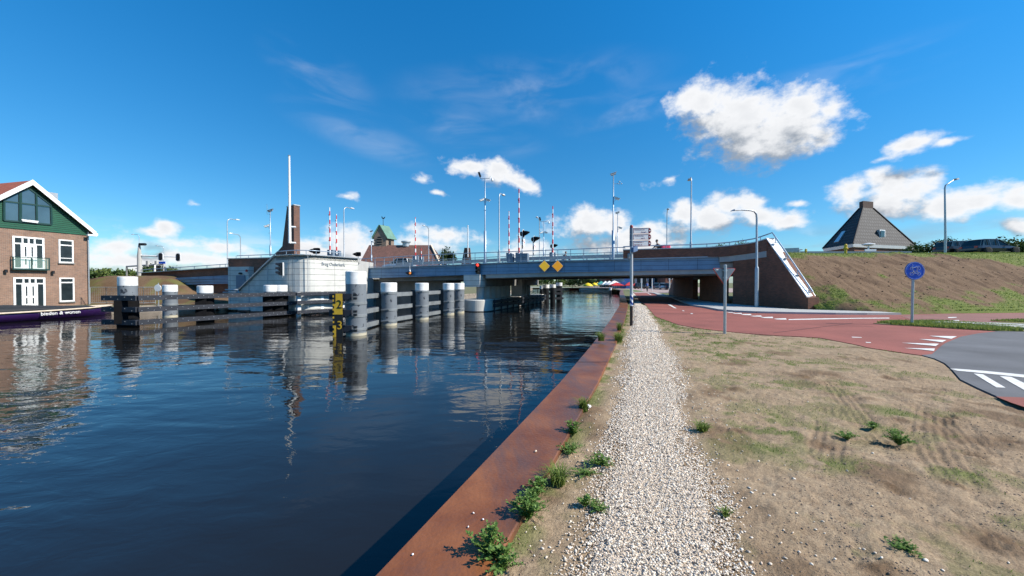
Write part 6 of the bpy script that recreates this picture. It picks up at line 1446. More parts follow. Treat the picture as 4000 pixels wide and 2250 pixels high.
# ================================================================== FOLIAGE
def tree_mesh(c, rx, ry, rz_, n, leaf, seed, blobs=14, gap=.35):
    rs = np.random.RandomState(seed); C = []; S = []
    for i in range(blobs):
        a = rs.rand()*2*PI; e_ = np.arcsin(rs.rand()*1.6-.6); q = .35+.45*rs.rand(); C.append([math.cos(a)*math.cos(e_)*q*rx, math.sin(a)*math.cos(e_)*q*ry, math.sin(e_)*q*rz_]); S.append(.25+.28*rs.rand())
    C = np.array(C); S = np.array(S); b_ = rs.randint(0, blobs, n); d = rs.normal(size=(n, 3)); d /= np.linalg.norm(d, axis=1)[:, None]; r = rs.rand(n)**.45
    P = C[b_]+d*r[:, None]*S[b_][:, None]*np.array([rx, ry, rz_])*(.8+.5*rs.rand(n))[:, None]+np.array(c)
    t1 = rs.normal(size=(n, 3)); t1 /= np.linalg.norm(t1, axis=1)[:, None]; t2 = np.cross(t1, d+.3*rs.normal(size=(n,3))); t2 /= np.linalg.norm(t2, axis=1)[:, None]+1e-9
    l = leaf*(.5+.9*rs.rand(n))[:, None]; V = np.stack([P-t1*l, P-t2*l*.55, P+t1*l, P+t2*l*.55], 1).reshape(-1, 3)
    return V, np.arange(4*n).reshape(-1, 4)
def tree(P, h, rx, rz_, n, leaf, seed, lab, m='leaf', grp=None, name='tree', cat='tree', trunk=True, blobs=14):
    o = thing(name, lab, cat, tuple(P), grp); zc = P[2]+h-rz_
    if trunk:
        mb = MB(); mb.tube([(P[0],P[1],P[2]),(P[0]+.1,P[1],lerp(P[2],zc,.5)),(P[0],P[1],zc)], [.05*h*.6,.04*h*.6,.02*h*.6], 8); rs = np.random.RandomState(seed)
        for i in range(5): a = rs.rand()*2*PI; mb.tube([(P[0],P[1],lerp(P[2],zc,.6)),(P[0]+math.cos(a)*rx*.6,P[1]+math.sin(a)*rx*.6,zc+rz_*(.1+.4*rs.rand()))], [.018*h,.006*h], 6)
        mb.build('trunk', 'bark', o)
    v, f = tree_mesh((P[0],P[1],zc), rx, rx, rz_, n, leaf, seed, blobs)
    c = np_mesh('crown', v-np.array(P), f, m); reg(o, c); return o
def tree_px(x, ybase, ytop, Y, wpx, lab, n=900, m='leaf', grp=None, seed=1, name='tree', cat='tree', trunk=True, leaf=None, rzf=.5, blobs=14):
    P = at(x, ybase, Y); z1 = at(x, ytop, Y).z; h = z1-P.z; rx = wpx/2/F*Y; return tree(P, h*1.02, rx, h*rzf, n, leaf or rx*.09, seed, lab, m, grp, name, cat, trunk, blobs)
tree_px(1752,1045,968,85,88,'round green tree between the church roof and the small far pylon',1500,'leaf_dark',seed=3,rzf=.62)
for i, (x, w, yt, lab) in enumerate([(375,60,1052,'bushy tree right next to the corner of the gabled house'),(425,70,1050,'second bushy tree right of the gabled house'),(472,64,1056,'third bushy tree, behind the biggest left pile'),(520,62,1058,'bushy tree left of the traffic light gantry pole'),(588,54,1032,'tree behind the hanging traffic lights'),(622,50,1028,'tree right of the hanging traffic lights, above the ramp rail'),(655,44,1040,'smallest tree at the right end of the left tree line')]):
    tree_px(x, 1118, yt, 62, w*1.7, lab, 3200, 'leaf_light' if i % 2 else 'leaf', 'trees behind the left ramp', 20+i, rzf=.62, trunk=True)
tree_px(2825,1000,947,62,75,'left one of two small tree tops above the brick parapet',700,'leaf',seed=41,rzf=.6); tree_px(2893,1000,944,62,75,'right one of two small tree tops above the brick parapet',700,'leaf_light',seed=42,rzf=.6)
for i, (x, w, yt, m_, lab) in enumerate([(3585,70,950,'leaf','low bush at the right foot of the pyramid roof'),(3635,80,935,'leaf_dark','bush left of the lamp on the embankment'),(3685,70,928,'leaf_dark','dark bush behind the lamp on the embankment'),(3760,90,936,'leaf','bush just above the rear car'),(3850,80,930,'leaf_dark','bush between the two cars roofs and the right edge'),(3920,90,925,'leaf_dark','large dark bush right of the front car'),(3985,90,905,'leaf','tallest bush at the right edge of the picture'),(4060,110,915,'leaf','bush beyond the right edge behind the road')]):
    tree_px(x, 1010, yt, 50, w*1.2, lab, 1100, m_, 'bushes behind the embankment road', 60+i, 'bush', 'bush', trunk=False, rzf=.6)
for i, (x, w, y0, yt, m_) in enumerate([(2140,60,1118,1068,'leaf'),(2190,60,1122,1080,'leaf_light'),(2235,60,1124,1070,'leaf_dark'),(2285,70,1120,1072,'leaf_dark'),(2330,60,1115,1075,'leaf'),(2375,50,1112,1072,'leaf_light'),(2100,60,1118,1072,'leaf'),(2060,60,1120,1070,'leaf_dark')]):
    tree_px(x, y0, yt, 165, w*1.3, ['tree at the far river bend beside the black piles','second far tree from the black piles','dark far tree left of the yellow parasols','dark far tree behind the yellow parasols','far tree behind the green parasol','far tree behind the white canopies','far tree seen behind the pier columns','darkest far tree behind the pier'][i], 900, m_, 'trees at the far river bend', 80+i, rzf=.55)
# weeds along the quay and on the verge
def weed(px, py, h, w, kind, lab, seed, z=None):
    p = gz(px, py, .03) if z is None else at(px, py, z); x, y = p.x, p.y; rs = np.random.RandomState(seed); o = thing('weed' if kind != 'grass' else 'grass_tuft', lab, 'weed' if kind != 'grass' else 'grass tuft', (x,y,p.z-.01)); zb7 = p.z-.01
    if kind == 'grass':
        n = int(90*w/.1); a = rs.rand(n)*2*PI; r = rs.rand(n)**.7*w*.35; xs = x+np.cos(a)*r; ys2 = y+np.sin(a)*r
        v, f = [], []
        for i in range(n):
            b_ = rs.rand()*2*PI; hh = h*(.55+.6*rs.rand()); ln = w*(.3+.8*rs.rand()); wd = .0028+.002*rs.rand(); dx, dy = math.cos(b_), math.sin(b_); k0 = len(v)
            for q in (0,.35,.7,1.0):
                cxx = xs[i]+dx*ln*q**1.6; cyy = ys2[i]+dy*ln*q**1.6; czz = zb7+hh*(1-(1-q)**1.7)*(1-.25*q**3); ww = wd*(1-q**2*.9); v += [(cxx-dy*ww,cyy+dx*ww,czz),(cxx+dy*ww,cyy-dx*ww,czz)]
            for q in range(3): f.append((k0+2*q,k0+2*q+1,k0+2*q+3,k0+2*q+2))
        ob = np_mesh('blades', np.array(v)-np.array((x,y,zb7)), np.array(f), 'grass'); reg(o, ob); return
    v, f = [], []; stems = MB(); ns = int(18+w*110)
    for i in range(ns):
        a = rs.rand()*2*PI; ln = w*(.15+.75*rs.rand()); hh = h*(.5+.6*rs.rand())*(1-.35*ln/w); pts = []
        for q in (0,.4,.75,1): pts.append(Vector((x+math.cos(a)*ln*q**1.2, y+math.sin(a)*ln*q**1.2, zb7+hh*(1-(1-q)**1.5))))
        stems.tube(pts, [.0022,.0018,.0014,.0008], 4, cap=False)
        nl = int(24*(.5+hh/h)) if kind == 'bushy' else 14
        for j in range(nl):
            q = .12+.88*rs.rand(); s_ = min(2, int(q*3)); p_ = pts[s_].lerp(pts[s_+1], q*3-s_ if q < 1 else 1); b_ = rs.rand()*2*PI; l = (.023 if kind == 'bushy' else .036)*(.6+.8*rs.rand())*(h/.2)**.5; d = Vector((math.cos(b_), math.sin(b_), .1+.7*rs.rand())).normalized(); sd2 = d.cross(Vector((rs.rand()-.5, rs.rand()-.5, 1))).normalized()*l*(.26 if kind == 'bushy' else .20)
            up_ = Vector((0,0,l*.15)); k0 = len(v); v += [tuple(p_), tuple(p_+d*l*.45+sd2+up_), tuple(p_+d*l), tuple(p_+d*l*.45-sd2+up_)]; f.append((k0,k0+1,k0+2,k0+3))
    ob = np_mesh('leaves', np.array(v)-np.array((x,y,zb7)), np.array(f), 'weed'); reg(o, ob); stems.build('stems', 'weed', o)
weed(1912,2185,.20,.16,'bushy','leafy weed at the bottom edge of the picture hanging over the rust brown beam',1)
weed(1960,2225,.12,.14,'bushy','smaller weed just right of the lowest leafy weed',2)
weed(2062,2030,.20,.15,'bushy','largest leafy weed beside the rust brown beam',3)
weed(2090,1950,.17,.13,'bushy','leafy weed between the largest weed and the bright grass tuft',4)
weed(2178,1885,.15,.17,'grass','bright long bladed grass tuft beside the rust brown beam',5)
weed(2237,1700,.16,.13,'bushy','round leafy weed on the beam edge above the bright grass tuft',6)
weed(2228,1765,.08,.16,'leafy','flat leafy weed below the round one on the beam edge',7)
weed(2280,1605,.20,.15,'grass','grass tuft on the beam edge beside a white stone',8)
weed(2345,1815,.10,.17,'leafy','low weed at the left edge of the shell path',9)
weed(2290,1850,.05,.17,'leafy','sprawling low weed left of the shell path',10)
weed(2742,1682,.12,.14,'grass','dark grass tuft at the right edge of the shell path',11)
weed(2832,2012,.06,.07,'grass','small dark grass tuft near the lower right edge of the shell path',12)
weed(2285,1975,.08,.07,'leafy','small weed at the left edge of the shell path lower down',13)
weed(2420,1295,.36,.20,'grass','tall grass tuft on the far part of the quay beam',14)
weed(2415,1335,.30,.28,'grass','wide grass tuft on the quay beam nearer than the tall one',15)
weed(2348,1330,.26,.22,'grass','reedy grass hanging on the water side of the quay beam',16,z=9.6)
weed(3510,1735,.16,.15,'bushy','green weed on a clod among the tyre tracks',17)
weed(3310,1715,.08,.12,'leafy','dark low weed left of the tyre tracks',18)
weed(3412,1672,.07,.09,'leafy','tiny weed above the weed on the clod',19)
weed(2060,1995,.06,.22,'leafy','creeping weed at the foot of the largest leafy weed',21)
weed(2330,1990,.05,.10,'leafy','tiny creeping weed beside the lowest part of the shell path',22)
weed(3530,2150,.06,.10,'leafy','small weed in the bare soil at the lower right',23)
P = gz(2297,1587,.05); v_, f_ = stones(np.array([0.]), np.array([0.]), np.array([.0]), np.array([.05]), 3); st = np_mesh('white_stone', v_+np.array(P), f_, 'sign_white'); tag(st, 'fist sized white stone beside the grass tuft on the beam', 'stone')
for i, (px, py, r_, lab) in enumerate([(2093,1762,.016,'oval pebble lying alone on the rust brown beam'),(1850,2003,.008,'white pebble on the beam, topmost of three small ones'),(1887,2028,.008,'white pebble on the beam, middle one of three small ones'),(1829,2057,.008,'white pebble on the beam, lowest of three small ones'),(1612,2165,.009,'white pebble near the water edge of the beam')]):
    P = gz(px, py, .078); v_, f_ = stones(np.array([0.]), np.array([0.]), np.array([0.]), np.array([r_]), 30+i); st = np_mesh('pebble', v_+np.array(P), f_, 'sign_white' if i else 'cream'); tag(st, lab, 'pebble')

# ================================================================== CHURCH
ch = thing('church', 'brick church with brown tiled roof and green saddleback tower', 'church', (k_(1560)*92, 92, 0))
Y0_, Y1_ = 90., 101.
def cp(x, y, Y): return at(x, y, Y)
bl, br2 = cp(1400,1050,Y0_), cp(1722,1033,Y0_); rl_, rr2 = cp(1443,963,95.5), cp(1685,958,95.5); rl_.z = rr2.z = (rl_.z+rr2.z)/2
b2l, b2r = Vector((bl.x+.6,Y1_,bl.z)), Vector((br2.x+.6,Y1_,bl.z)); bl.z = br2.z = 4.2; b2l.z = b2r.z = 4.2
mb = MB(); mb.hexa([(bl.x,Y0_,-.3),(br2.x,Y0_,-.3),(br2.x,Y1_,-.3),(bl.x,Y1_,-.3),(bl.x,Y0_,4.3),(br2.x,Y0_,4.3),(br2.x,Y1_,4.3),(bl.x,Y1_,4.3)]); mb.build('wall', 'brick_church', ch, uv=True)
mb = MB(); th_ = .25
def quad_slab(mb, p, n_, t_=.25): mb.prism([tuple(q) for q in p], tuple(Vector(n_)*t_))
quad_slab(mb, [bl-Vector((.5,.4,0)), br2+Vector((.5,-.4,0)), rr2, rl_], (0,-.7,.7)); quad_slab(mb, [b2r+Vector((.5,.4,0)), b2l-Vector((.5,-.4,0)), rl_, rr2], (0,.7,.7)); mb.build('roof', 'roof_tile_brown', ch, uv=True)
mb = MB(); mb.prism([tuple(br2), tuple(b2r), tuple(rr2)], (-.3,0,0)); mb.prism([tuple(bl), tuple(b2l), tuple(rl_)], (.3,0,0)); mb.build('gable', 'brick_church', ch, uv=True)
mb = MB(); e_ = Vector((.05,-.5,.2)); mb.bar(tuple(rr2+e_), tuple(br2+Vector((.75,-.5,.1))), .35, .28); mb.build('barge_board', 'cream', ch)
q = at(1584,958,95); mb = MB(); mb.lathe((q.x,95.5,q.z-.3), [(.9,0),(.9,1.0),(1.2,1.02),(1.2,1.35)], 12); mb.build('vent', 'galv', ch)
# tower
TY = 95.; xl, xr3 = k_(1461)*TY, k_(1509)*TY; wT = xr3-xl; zE = at(1461,926,TY).z; zA2 = at(1486,880,TY).z; dT = 2.5; ang = Vector((.16,.987,0))
def tq(x, z, d): p = Vector((x, TY, 0))+ang*d; return Vector((p.x+ (.75 if d else 0)*(d/dT)*1.1, p.y, z))
mb = MB(); mb.loft([[tq(xl,-.3,0),tq(xr3,-.3,0),tq(xr3,-.3,dT),tq(xl,-.3,dT)],[tq(xl,zE,0),tq(xr3,zE,0),tq(xr3,zE,dT),tq(xl,zE,dT)]]); xm = (xl+xr3)/2
mb.prism([tuple(tq(xl,zE,0)), tuple(tq(xr3,zE,0)), tuple(tq(xm,zA2-.2,0))], tuple(tq(xl,0,dT)-tq(xl,0,0))); tw_ = mb.build('tower', 'brick_church', ch, uv=True)
mb = MB()
for s, e2 in ((xl-.45, -1), (xr3+.45, 1)):
    quad_slab(mb, [tq(s,zE-.45,-.2), tq(s,zE-.45,dT+.2), tq(xm,zA2+.05,dT+.2), tq(xm,zA2+.05,-.2)], (e2*.85,0,.5), .16)
mb.build('tower_roof', 'copper_green', tw_)
mb = MB()
for s, z in ((xm-.15,.0),): 
    zb8 = at(1486,955,TY).z; zt9 = at(1486,932,TY).z; mb.prism([(xm-.15-.62,TY-.05,zb8),(xm-.15+.62,TY-.05,zb8),(xm-.15+.62,TY-.05,zt9),(xm-.15+.3,TY-.05,zt9+.5),(xm-.15-.3,TY-.05,zt9+.5),(xm-.15-.62,TY-.05,zt9)], (0,.06,0))
mb.build('belfry_opening', 'black_paint', tw_)
mb = MB()
for i in range(3): mb.box((xm-.15,TY-.10,zb8+.25+.6*i),(1.25,.1,.14))
mb.build('louvre', 'brick_church', tw_)
p = tq(xr3,0,dT*.5); mb = MB(); mb.box((p.x+.03,p.y,(zb8+zt9)/2+.3),(.12,1.0,2.0), rz=-.2); mb.build('belfry_opening', 'black_paint', tw_)
mb = MB(); pq = tq(xm,zA2,1.0); zt0 = at(1492,852,TY).z; mb.tube([pq, (pq.x,pq.y,zt0)], .06, 6); mb.ball((pq.x,pq.y,zt0-1.6), .16, 8, 6)
mb.build('spire_rod', 'black_paint', tw_)
mb = MB(); mb.prism([(pq.x+a,pq.y,zt0+b_) for a, b_ in ((-.42,.35),(-.30,.10),(-.05,-.05),(.25,.0),(.45,.30),(.50,.55),(.30,.40),(.05,.22),(-.18,.30),(-.25,.60),(-.38,.62))], (0,.08,0)); mb.build('weathercock', 'black_paint', tw_)
# far brick pylon with pole
P = at(1825,1030,62); o = thing('brick_pylon', 'small far brick pylon with a thin white pole beyond the bridge', 'pylon', tuple(P)); zt0 = at(1825,968,62).z; w0, w1 = 44/F*62, 20/F*62
mb = MB(); mb.loft([[(P.x-w0*.6,62,P.z-1),(P.x+w0*.4,62,P.z-1),(P.x+w0*.4,62.8,P.z-1),(P.x-w0*.6,62.8,P.z-1)],[(P.x-w1*.55,62,zt0),(P.x+w1*.5,62,zt0),(P.x+w1*.5,62.8,zt0),(P.x-w1*.55,62.8,zt0)]]); mb.build('shaft', 'brick_red', o, uv=True)
MB().tube([(P.x+.12,61.9,zt0-1.5),(P.x+.12,61.9,at(1825,880,62).z)], .09, 8).build('pole', 'white_paint', o)

# ================================================================== RIGHT HOUSE WITH PYRAMID ROOF
HY = 56.; C0 = at(3334,953,HY); zE = C0.z
Lc = at(3218,977,64.); Rc = at(3575,962,60.); Lc.z = Rc.z = zE; Bc = Lc+Rc-C0; Bc.z = zE
hr = thing('pyramid_roof_house', 'brick house with dark tiled pyramid roof and brick chimney beyond the embankment', 'house', (C0.x,C0.y,0))
cen_ = (Lc+Rc)/2
def shr(p, k, z): q = cen_+(p-cen_)*k; return (q.x, q.y, z)
mb = MB(); mb.loft([[shr(p,.94,0) for p in (C0,Rc,Bc,Lc)],[shr(p,.94,zE-.3) for p in (C0,Rc,Bc,Lc)]]); wl_ = mb.build('wall', 'brick_dark', hr, uv=True)
mb = MB(); mb.loft([[shr(p,1.0,zE-.45) for p in (C0,Rc,Bc,Lc)],[shr(p,1.03,zE+.0) for p in (C0,Rc,Bc,Lc)]]); mb.build('eaves_board', 'white_paint', hr)
tA = at(3374,815,62.); zA3 = tA.z; dd = (Rc-C0).normalized(); d2 = (Lc-C0).normalized(); apc = Vector((tA.x+.4, tA.y, zA3))
top = [apc-dd*1.2-d2*.5, apc+dd*1.2-d2*.5, apc+dd*1.2+d2*.5, apc-dd*1.2+d2*.5]
mb = MB(); bs = [Vector(shr(p,1.03,zE+.004)) for p in (C0,Rc,Bc,Lc)]
mb.loft([bs, top]); rf_ = mb.build('roof', 'roof_tile', hr, uv=True)
mb = MB(); zc5 = at(3380,789,apc.y).z; mb.loft([[p+Vector((0,0,-.5)) for p in top],[Vector((p.x,p.y,zc5)) for p in top]]); mb.build('chimney', 'brick_chimney', rf_, uv=True)
for p, q in zip(bs[:2]+[bs[3]], top[:2]+[top[3]]):
    MB().tube([p+Vector((0,0,.05)), q+Vector((0,0,.05))], .13, 6).build('hip_tile', 'roof_tile', rf_)
# dormer window on the lit face, skylight on the dark face
d_ = at(3442,925,60.5); mb = MB(); zt1, zb1 = at(3442,898,58.8).z, at(3442,930,58.8).z; x0_, x1_ = k_(3424)*58.8, k_(3458)*58.8
dn = Vector((d2.x, d2.y, 0)).normalized()
mb.prism([(x0_,58.4,zb1),(x1_,58.9,zb1),(x1_,58.9,zt1),(x0_,58.4,zt1)], tuple(dn*2.6)); dm_ = mb.build('dormer', 'white_paint', rf_)
mb = MB(); n_ = Vector((dd.y,-dd.x,0))*-.03; mb.prism([(x0_+.15,58.36,zb1+.15),(x1_-.15,58.83,zb1+.15),(x1_-.15,58.83,zt1-.15),(x0_+.15,58.36,zt1-.15)], (0,.03,0)); mb.build('pane', 'glass_dark', dm_)
def fpt(a, b_, c, u, v): return a+(b_-a)*u+(c-a)*v
q0 = [bs[3].lerp(bs[0],.30).lerp(top[3].lerp(top[0],.3), v) for v in (.12,.40)]; q1 = [bs[3].lerp(bs[0],.47).lerp(top[3].lerp(top[0],.47), v) for v in (.12,.40)]
nn = ((q1[0]-q0[0]).cross(q0[1]-q0[0])).normalized()*(.12)
if nn.z < 0: nn = -nn
mb = MB(); mb.prism([tuple(p) for p in (q0[0],q1[0],q1[1],q0[1])], tuple(nn)); mb.build('skylight', 'silver', rf_)
q = at(3392,960,55); o = thing('street_lamp', 'short white mushroom lamp in front of the pyramid roof house', 'street lamp', (q.x,55,3.9)); MB().tube([(q.x,55,3.9),(q.x,55,q.z)], .10, 8).build('pole', 'white_paint', o); MB().lathe((q.x,55,q.z), [(.3,-.05),(.75,.15),(.72,.25),(.2,.40)], 16).build('lamp_head', 'white_paint', o)
q = at(3400,980,54); mb = MB(); mb.box((q.x,54,q.z-.5),(1.6,.1,1.5)); o = mb.build('notice_board', 'white_paint'); tag(o, 'white framed board under the mushroom lamp beyond the embankment', 'board')
# guard rail and yellow markers
gr = thing('guard_rail', 'low grey guard rail along the top of the embankment', 'guard rail', (k_(3200)*33,33,3.9))
mb = MB(); pts = []
for x in (3020,3100,3200,3300,3400,3480,3560): p = at(x, 986, 33.2); pts.append(p)
for a, c in zip(pts, pts[1:]): mb.bar(tuple(a), tuple(c), .06, .20)
mb.build('rail', 'cabinet', gr); mb = MB()
for i in range(14): p = pts[0].lerp(pts[-1], i/13); mb.bar((p.x,p.y+.06,3.7),(p.x,p.y+.06,p.z+.08),.07,.07)
mb.build('post', 'galv', gr)
for x, s, lab in ((3303,1.0,'larger yellow hydrant marker on the embankment crest'),(3148,.6,'smaller yellow hydrant marker on the embankment crest')):
    P = at(x, 985, 32.6); o = thing('hydrant_marker', lab, 'hydrant marker', (P.x,P.y,P.z-.3)); MB().lathe((P.x,P.y,P.z-.3), [(.10*s,0),(.10*s,.55*s),(.17*s,.58*s),(.17*s,.66*s),(.11*s,.70*s),(.12*s,.92*s),(.04*s,1.0*s)], 12).build('body', 'hydrant', o)
    mb = MB(); mb.box((P.x,P.y,P.z+.30*s),(.36*s,.12*s,.10*s)); mb.build('outlet', 'hydrant', o)

# ================================================================== CARS
def car(P, ln, paint, lab, rz=0.0, h=1.48, w=1.8, suv=False, grp=None):
    o = thing('car', lab, 'car', (0,0,0), grp); hb = .92 if suv else .82
    st = [(-.5,.78,.42,.60),(-.485,.86,.30,hb-.02),(-.40,.90,.26,hb+.04),(-.2,.90,.24,hb+.02),(.1,.90,.24,hb),(.27,.89,.25,hb-.04),(.42,.86,.27,hb-.14),(.485,.76,.32,hb-.24),(.5,.68,.40,.52)]
    mb = MB(); L = []
    for q, ww, z0, z1 in st:
        ww *= w/1.8; x = q*ln; zm = lerp(z0, z1, .55); L.append([(x,-ww*.92,z0),(x,-ww,zm),(x,-ww*.93,z1),(x,ww*.93,z1),(x,ww,zm),(x,ww*.92,z0)])
    mb.loft(L, smooth=False); mb.build('body', paint, o)
    rf0, rf1 = (-.44, .02) if suv else (-.38,.02)
    cs = [(-.47 if suv else -.45,.84,hb,hb+.02),(rf0,.80,hb,h*.93),(rf0+.10,.72,hb,h),(rf1,.72,hb,h-.01),(rf1+.06,.74,hb,h*.95),(.25,.82,hb-.03,hb)]
    mb = MB(); L = []
    for q, ww, z0, z1 in cs: x = q*ln; t_ = ww-(z1-z0)*.20; L.append([(x,-ww*w/1.8,z0),(x,-t_*w/1.8,z1),(x,t_*w/1.8,z1),(x,ww*w/1.8,z0)])
    mb.loft(L); mb.build('window', 'glass_dark', o)
    mb = MB(); L = [[(q*ln,-.55,h*.985 if i else h*.955),(q*ln,-.50,h+.02 if i else h*.98),(q*ln,.50,h+.02 if i else h*.98),(q*ln,.55,h*.985 if i else h*.955)] for i, q in enumerate((rf0+.02,rf0+.12,rf1-.02,rf1+.03))]; mb.loft(L)
    for q in (-.20,.0):
        for s in (-1,1): mb.bar((q*ln,s*.84,hb),(q*ln-.03,s*.69,h*.97),.07,.03)
    for s in (-1,1): mb.bar((.245*ln,s*.82,hb-.02),(rf1*ln+.1,s*.67,h*.96),.05,.05); mb.bar(((rf0-.02)*ln,s*.82,hb),((rf0+.05)*ln,s*.68,h*.95),.10,.04)
    mb.build('roof', paint, o)
    for q in (-.31,.32):
        for s in (-1,1):
            mb = MB(); mb.lathe((q*ln,s*(w/2-.11)-.11,.33), [(.20,0),(.33,.02),(.33,.20),(.20,.22)], 18, 'Y'); wh = mb.build('wheel', 'tyre', o)
            mb = MB(); mb.lathe((q*ln,s*(w/2+.005)-.01,.33), [(.20,0),(.20,.02)], 14, 'Y'); mb.build('rim', 'rim', wh)
    for s in (-1,1):
        mb = MB(); mb.box((.482*ln,s*.60,hb-.26),(.12,.30,.13)); mb.build('headlight', 'sign_white', o)
        mb = MB(); mb.box((-.487*ln,s*.66,hb-.12),(.10,.26,.18)); mb.build('tail_light', 'tail_red', o)
        mb = MB(); mb.box((.16*ln,s*.98,hb+.03),(.12,.16,.10)); mb.build('mirror', paint, o)
    o.location = P; o.rotation_euler = (0,0,rz); return o
P = at(3862, 992, 37.5); car((P.x,P.y,4.40), 3.9, 'car_blue', 'dark blue car driving on the embankment, front one of two', -.05)
P = at(3770, 992, 39.7); car((P.x,P.y+.6,4.50), 3.6, 'car_black', 'black car with red tail light on the embankment, rear one of two', -.05, h=1.5, suv=True)
P = at(1562, 1045, 47); car((P.x,P.y,ztop(20)-.1), 3.9, 'silver', 'silver car crossing the bridge in front of the church', PI-.2, h=1.5)
# parked cars beyond the underpass
for i, (x, Y, pt_, lab, rz, suv) in enumerate([(2565,96,'car_grey','grey parked car beyond the underpass, leftmost of the group',1.2,False),(2588,92,'silver','silver parked van beyond the underpass in the middle of the group',1.25,True),(2612,88,'car_blue','dark parked car beyond the underpass near the street pole',1.3,True),(2632,86,'car_grey','parked car beyond the underpass nearest to the brick wing wall',1.3,False),(2503,100,'car_black','black parked car under the red parasols beyond the bridge',.2,False)]):
    P = Vector((k_(x)*Y, Y, .02)); car(P, 4.1, pt_, lab, rz, h=1.55, suv=suv, grp='cars parked beyond the bridge')

# ================================================================== PEOPLE
def person(P, lab, shirt='cloth_blue', trousers='cloth_dark', rz=0.0, pose='stand', name='person', s=1.0):
    o = thing(name, lab, 'person', (0,0,0))
    if pose == 'cycle':
        J = {'pel':(0,-.15,.98),'che':(0,.05,1.36),'nek':(0,.12,1.50),'hed':(0,.17,1.66),'lk':(-.10,.22,.86),'rk':(.10,.16,.62),'lf':(-.10,.12,.46),'rf':(.10,.02,.22),'lsh':(-.18,.08,1.40),'rsh':(.18,.08,1.40),'le':(-.24,.26,1.20),'re':(.24,.26,1.20),'lh':(-.22,.48,1.06),'rh':(.22,.48,1.06)}
    else:
        J = {'pel':(0,0,.95),'che':(0,.0,1.30),'nek':(0,.01,1.50),'hed':(0,.03,1.66),'lk':(-.10,.10,.52),'rk':(.10,-.02,.50),'lf':(-.10,.12,.07),'rf':(.11,-.16,.10),'lsh':(-.19,0,1.42),'rsh':(.19,0,1.42),'le':(-.25,-.05,1.15),'re':(.25,.03,1.15),'lh':(-.24,.03,.90),'rh':(.24,.12,.90)}
    E = [('pel','che',.15,.16),('che','nek',.15,.06),('nek','hed',.055,.06),('pel','lk',.10,.065),('lk','lf',.062,.04),('pel','rk',.10,.065),('rk','rf',.062,.04),('che','lsh',.10,.065),('lsh','le',.055,.042),('le','lh',.04,.03),('che','rsh',.10,.065),('rsh','re',.055,.042),('re','rh',.04,.03)]
    names = list(J); bm = bmesh.new(); me = bpy.data.meshes.new('body'); vv = [bm.verts.new(J[n]) for n in names]
    rad = {'pel':.13,'che':.14,'nek':.055,'hed':.075,'lk':.065,'rk':.065,'lf':.045,'rf':.045,'lsh':.065,'rsh':.065,'le':.045,'re':.045,'lh':.032,'rh':.032}
    for a, b_, _, _ in E: bm.edges.new((vv[names.index(a)], vv[names.index(b_)]))
    bm.to_mesh(me); bm.free(); bo = bpy.data.objects.new('body', me); COL.objects.link(bo); bo.modifiers.new('s', 'SKIN'); 
    for i, n in enumerate(names): me.skin_vertices[0].data[i].radius = (rad[n], rad[n])
    me.skin_vertices[0].data[0].use_root = True
    bo.modifiers.new('u', 'SUBSURF').levels = 1; dg = bpy.context.evaluated_depsgraph_get(); m2 = bpy.data.meshes.new_from_object(bo.evaluated_get(dg)); bpy.data.objects.remove(bo)
    m2.materials.clear(); m2.materials.append(M['skin']); body = bpy.data.objects.new('body', m2); COL.objects.link(body); reg(o, body)
    def V_(n): return Vector(J[n])
    mb = MB(); hd = V_('hed')+Vector((0,0,.05)); mb.ball(hd, .105, 12, 10, (.85,1,1.15)); mb.build('head', 'skin', body); mb = MB(); mb.ball(hd+Vector((0,-.02,.04)), .108, 12, 10, (.9,1,1.0)); mb.build('hair', 'bark', body)
    mb = MB(); pe, chv = V_('pel'), V_('che'); mb.tube([pe-Vector((0,0,.02)), pe.lerp(chv,.5), chv, V_('nek')-Vector((0,0,.03))], [.17,.165,.18,.08], 14); 
    for a in 'lr': mb.tube([V_(a+'sh')-Vector((.05*(1 if a == 'r' else -1),0,0)), V_(a+'sh').lerp(V_(a+'e'),.5), V_(a+'e')], [.078,.07,.058], 10)
    mb.build('shirt', shirt, o)
    mb = MB(); mb.tube([pe+Vector((0,0,.04)), pe-Vector((0,0,.10))], [.172,.165], 14)
    for a in 'lr': mb.tube([pe+Vector((.08*(1 if a == 'r' else -1),0,-.02)), V_(a+'k'), V_(a+'f').lerp(V_(a+'k'),.12)], [.11,.078,.055], 10)
    mb.build('trousers', trousers, o)
    for a in 'lr': mb = MB(); f0 = V_(a+'f'); mb.ball(f0+Vector((0,.06,-.03)), .07, 10, 6, (.7,1.8,.6)); mb.build('shoe', 'black_plastic', o)
    o.location = P; o.rotation_euler = (0,0,rz); o.scale = (s,s,s); return o
def bicycle(P, lab, rz=0.0):
    o = thing('bicycle', lab, 'bicycle', (0,0,0))
    for y in (-.52,.52): mb = MB(); mb.tube([(0,y+.33*math.cos(2*PI*i/20),.34+.33*math.sin(2*PI*i/20)) for i in range(21)], .022, 6, cap=False); mb.build('wheel', 'tyre', o)
    MB().tube([(0,-.52,.34),(0,-.15,.85),(0,.38,.82),(0,-.05,.32),(0,-.15,.85)], .02, 6).build('frame', 'black_paint', o); MB().tube([(0,.52,.34),(0,.38,.82),(0,.35,1.02)], .02, 6).build('fork', 'black_paint', o)
    MB().tube([(-.25,.30,1.05),(0,.38,1.02),(.25,.30,1.05)], .016, 6).build('handlebar', 'galv', o); MB().ball((0,-.18,.92), .10, 10, 6, (.9,1.4,.4)).build('saddle', 'black_paint', o)
    o.location = P; o.rotation_euler = (0,0,rz); return o
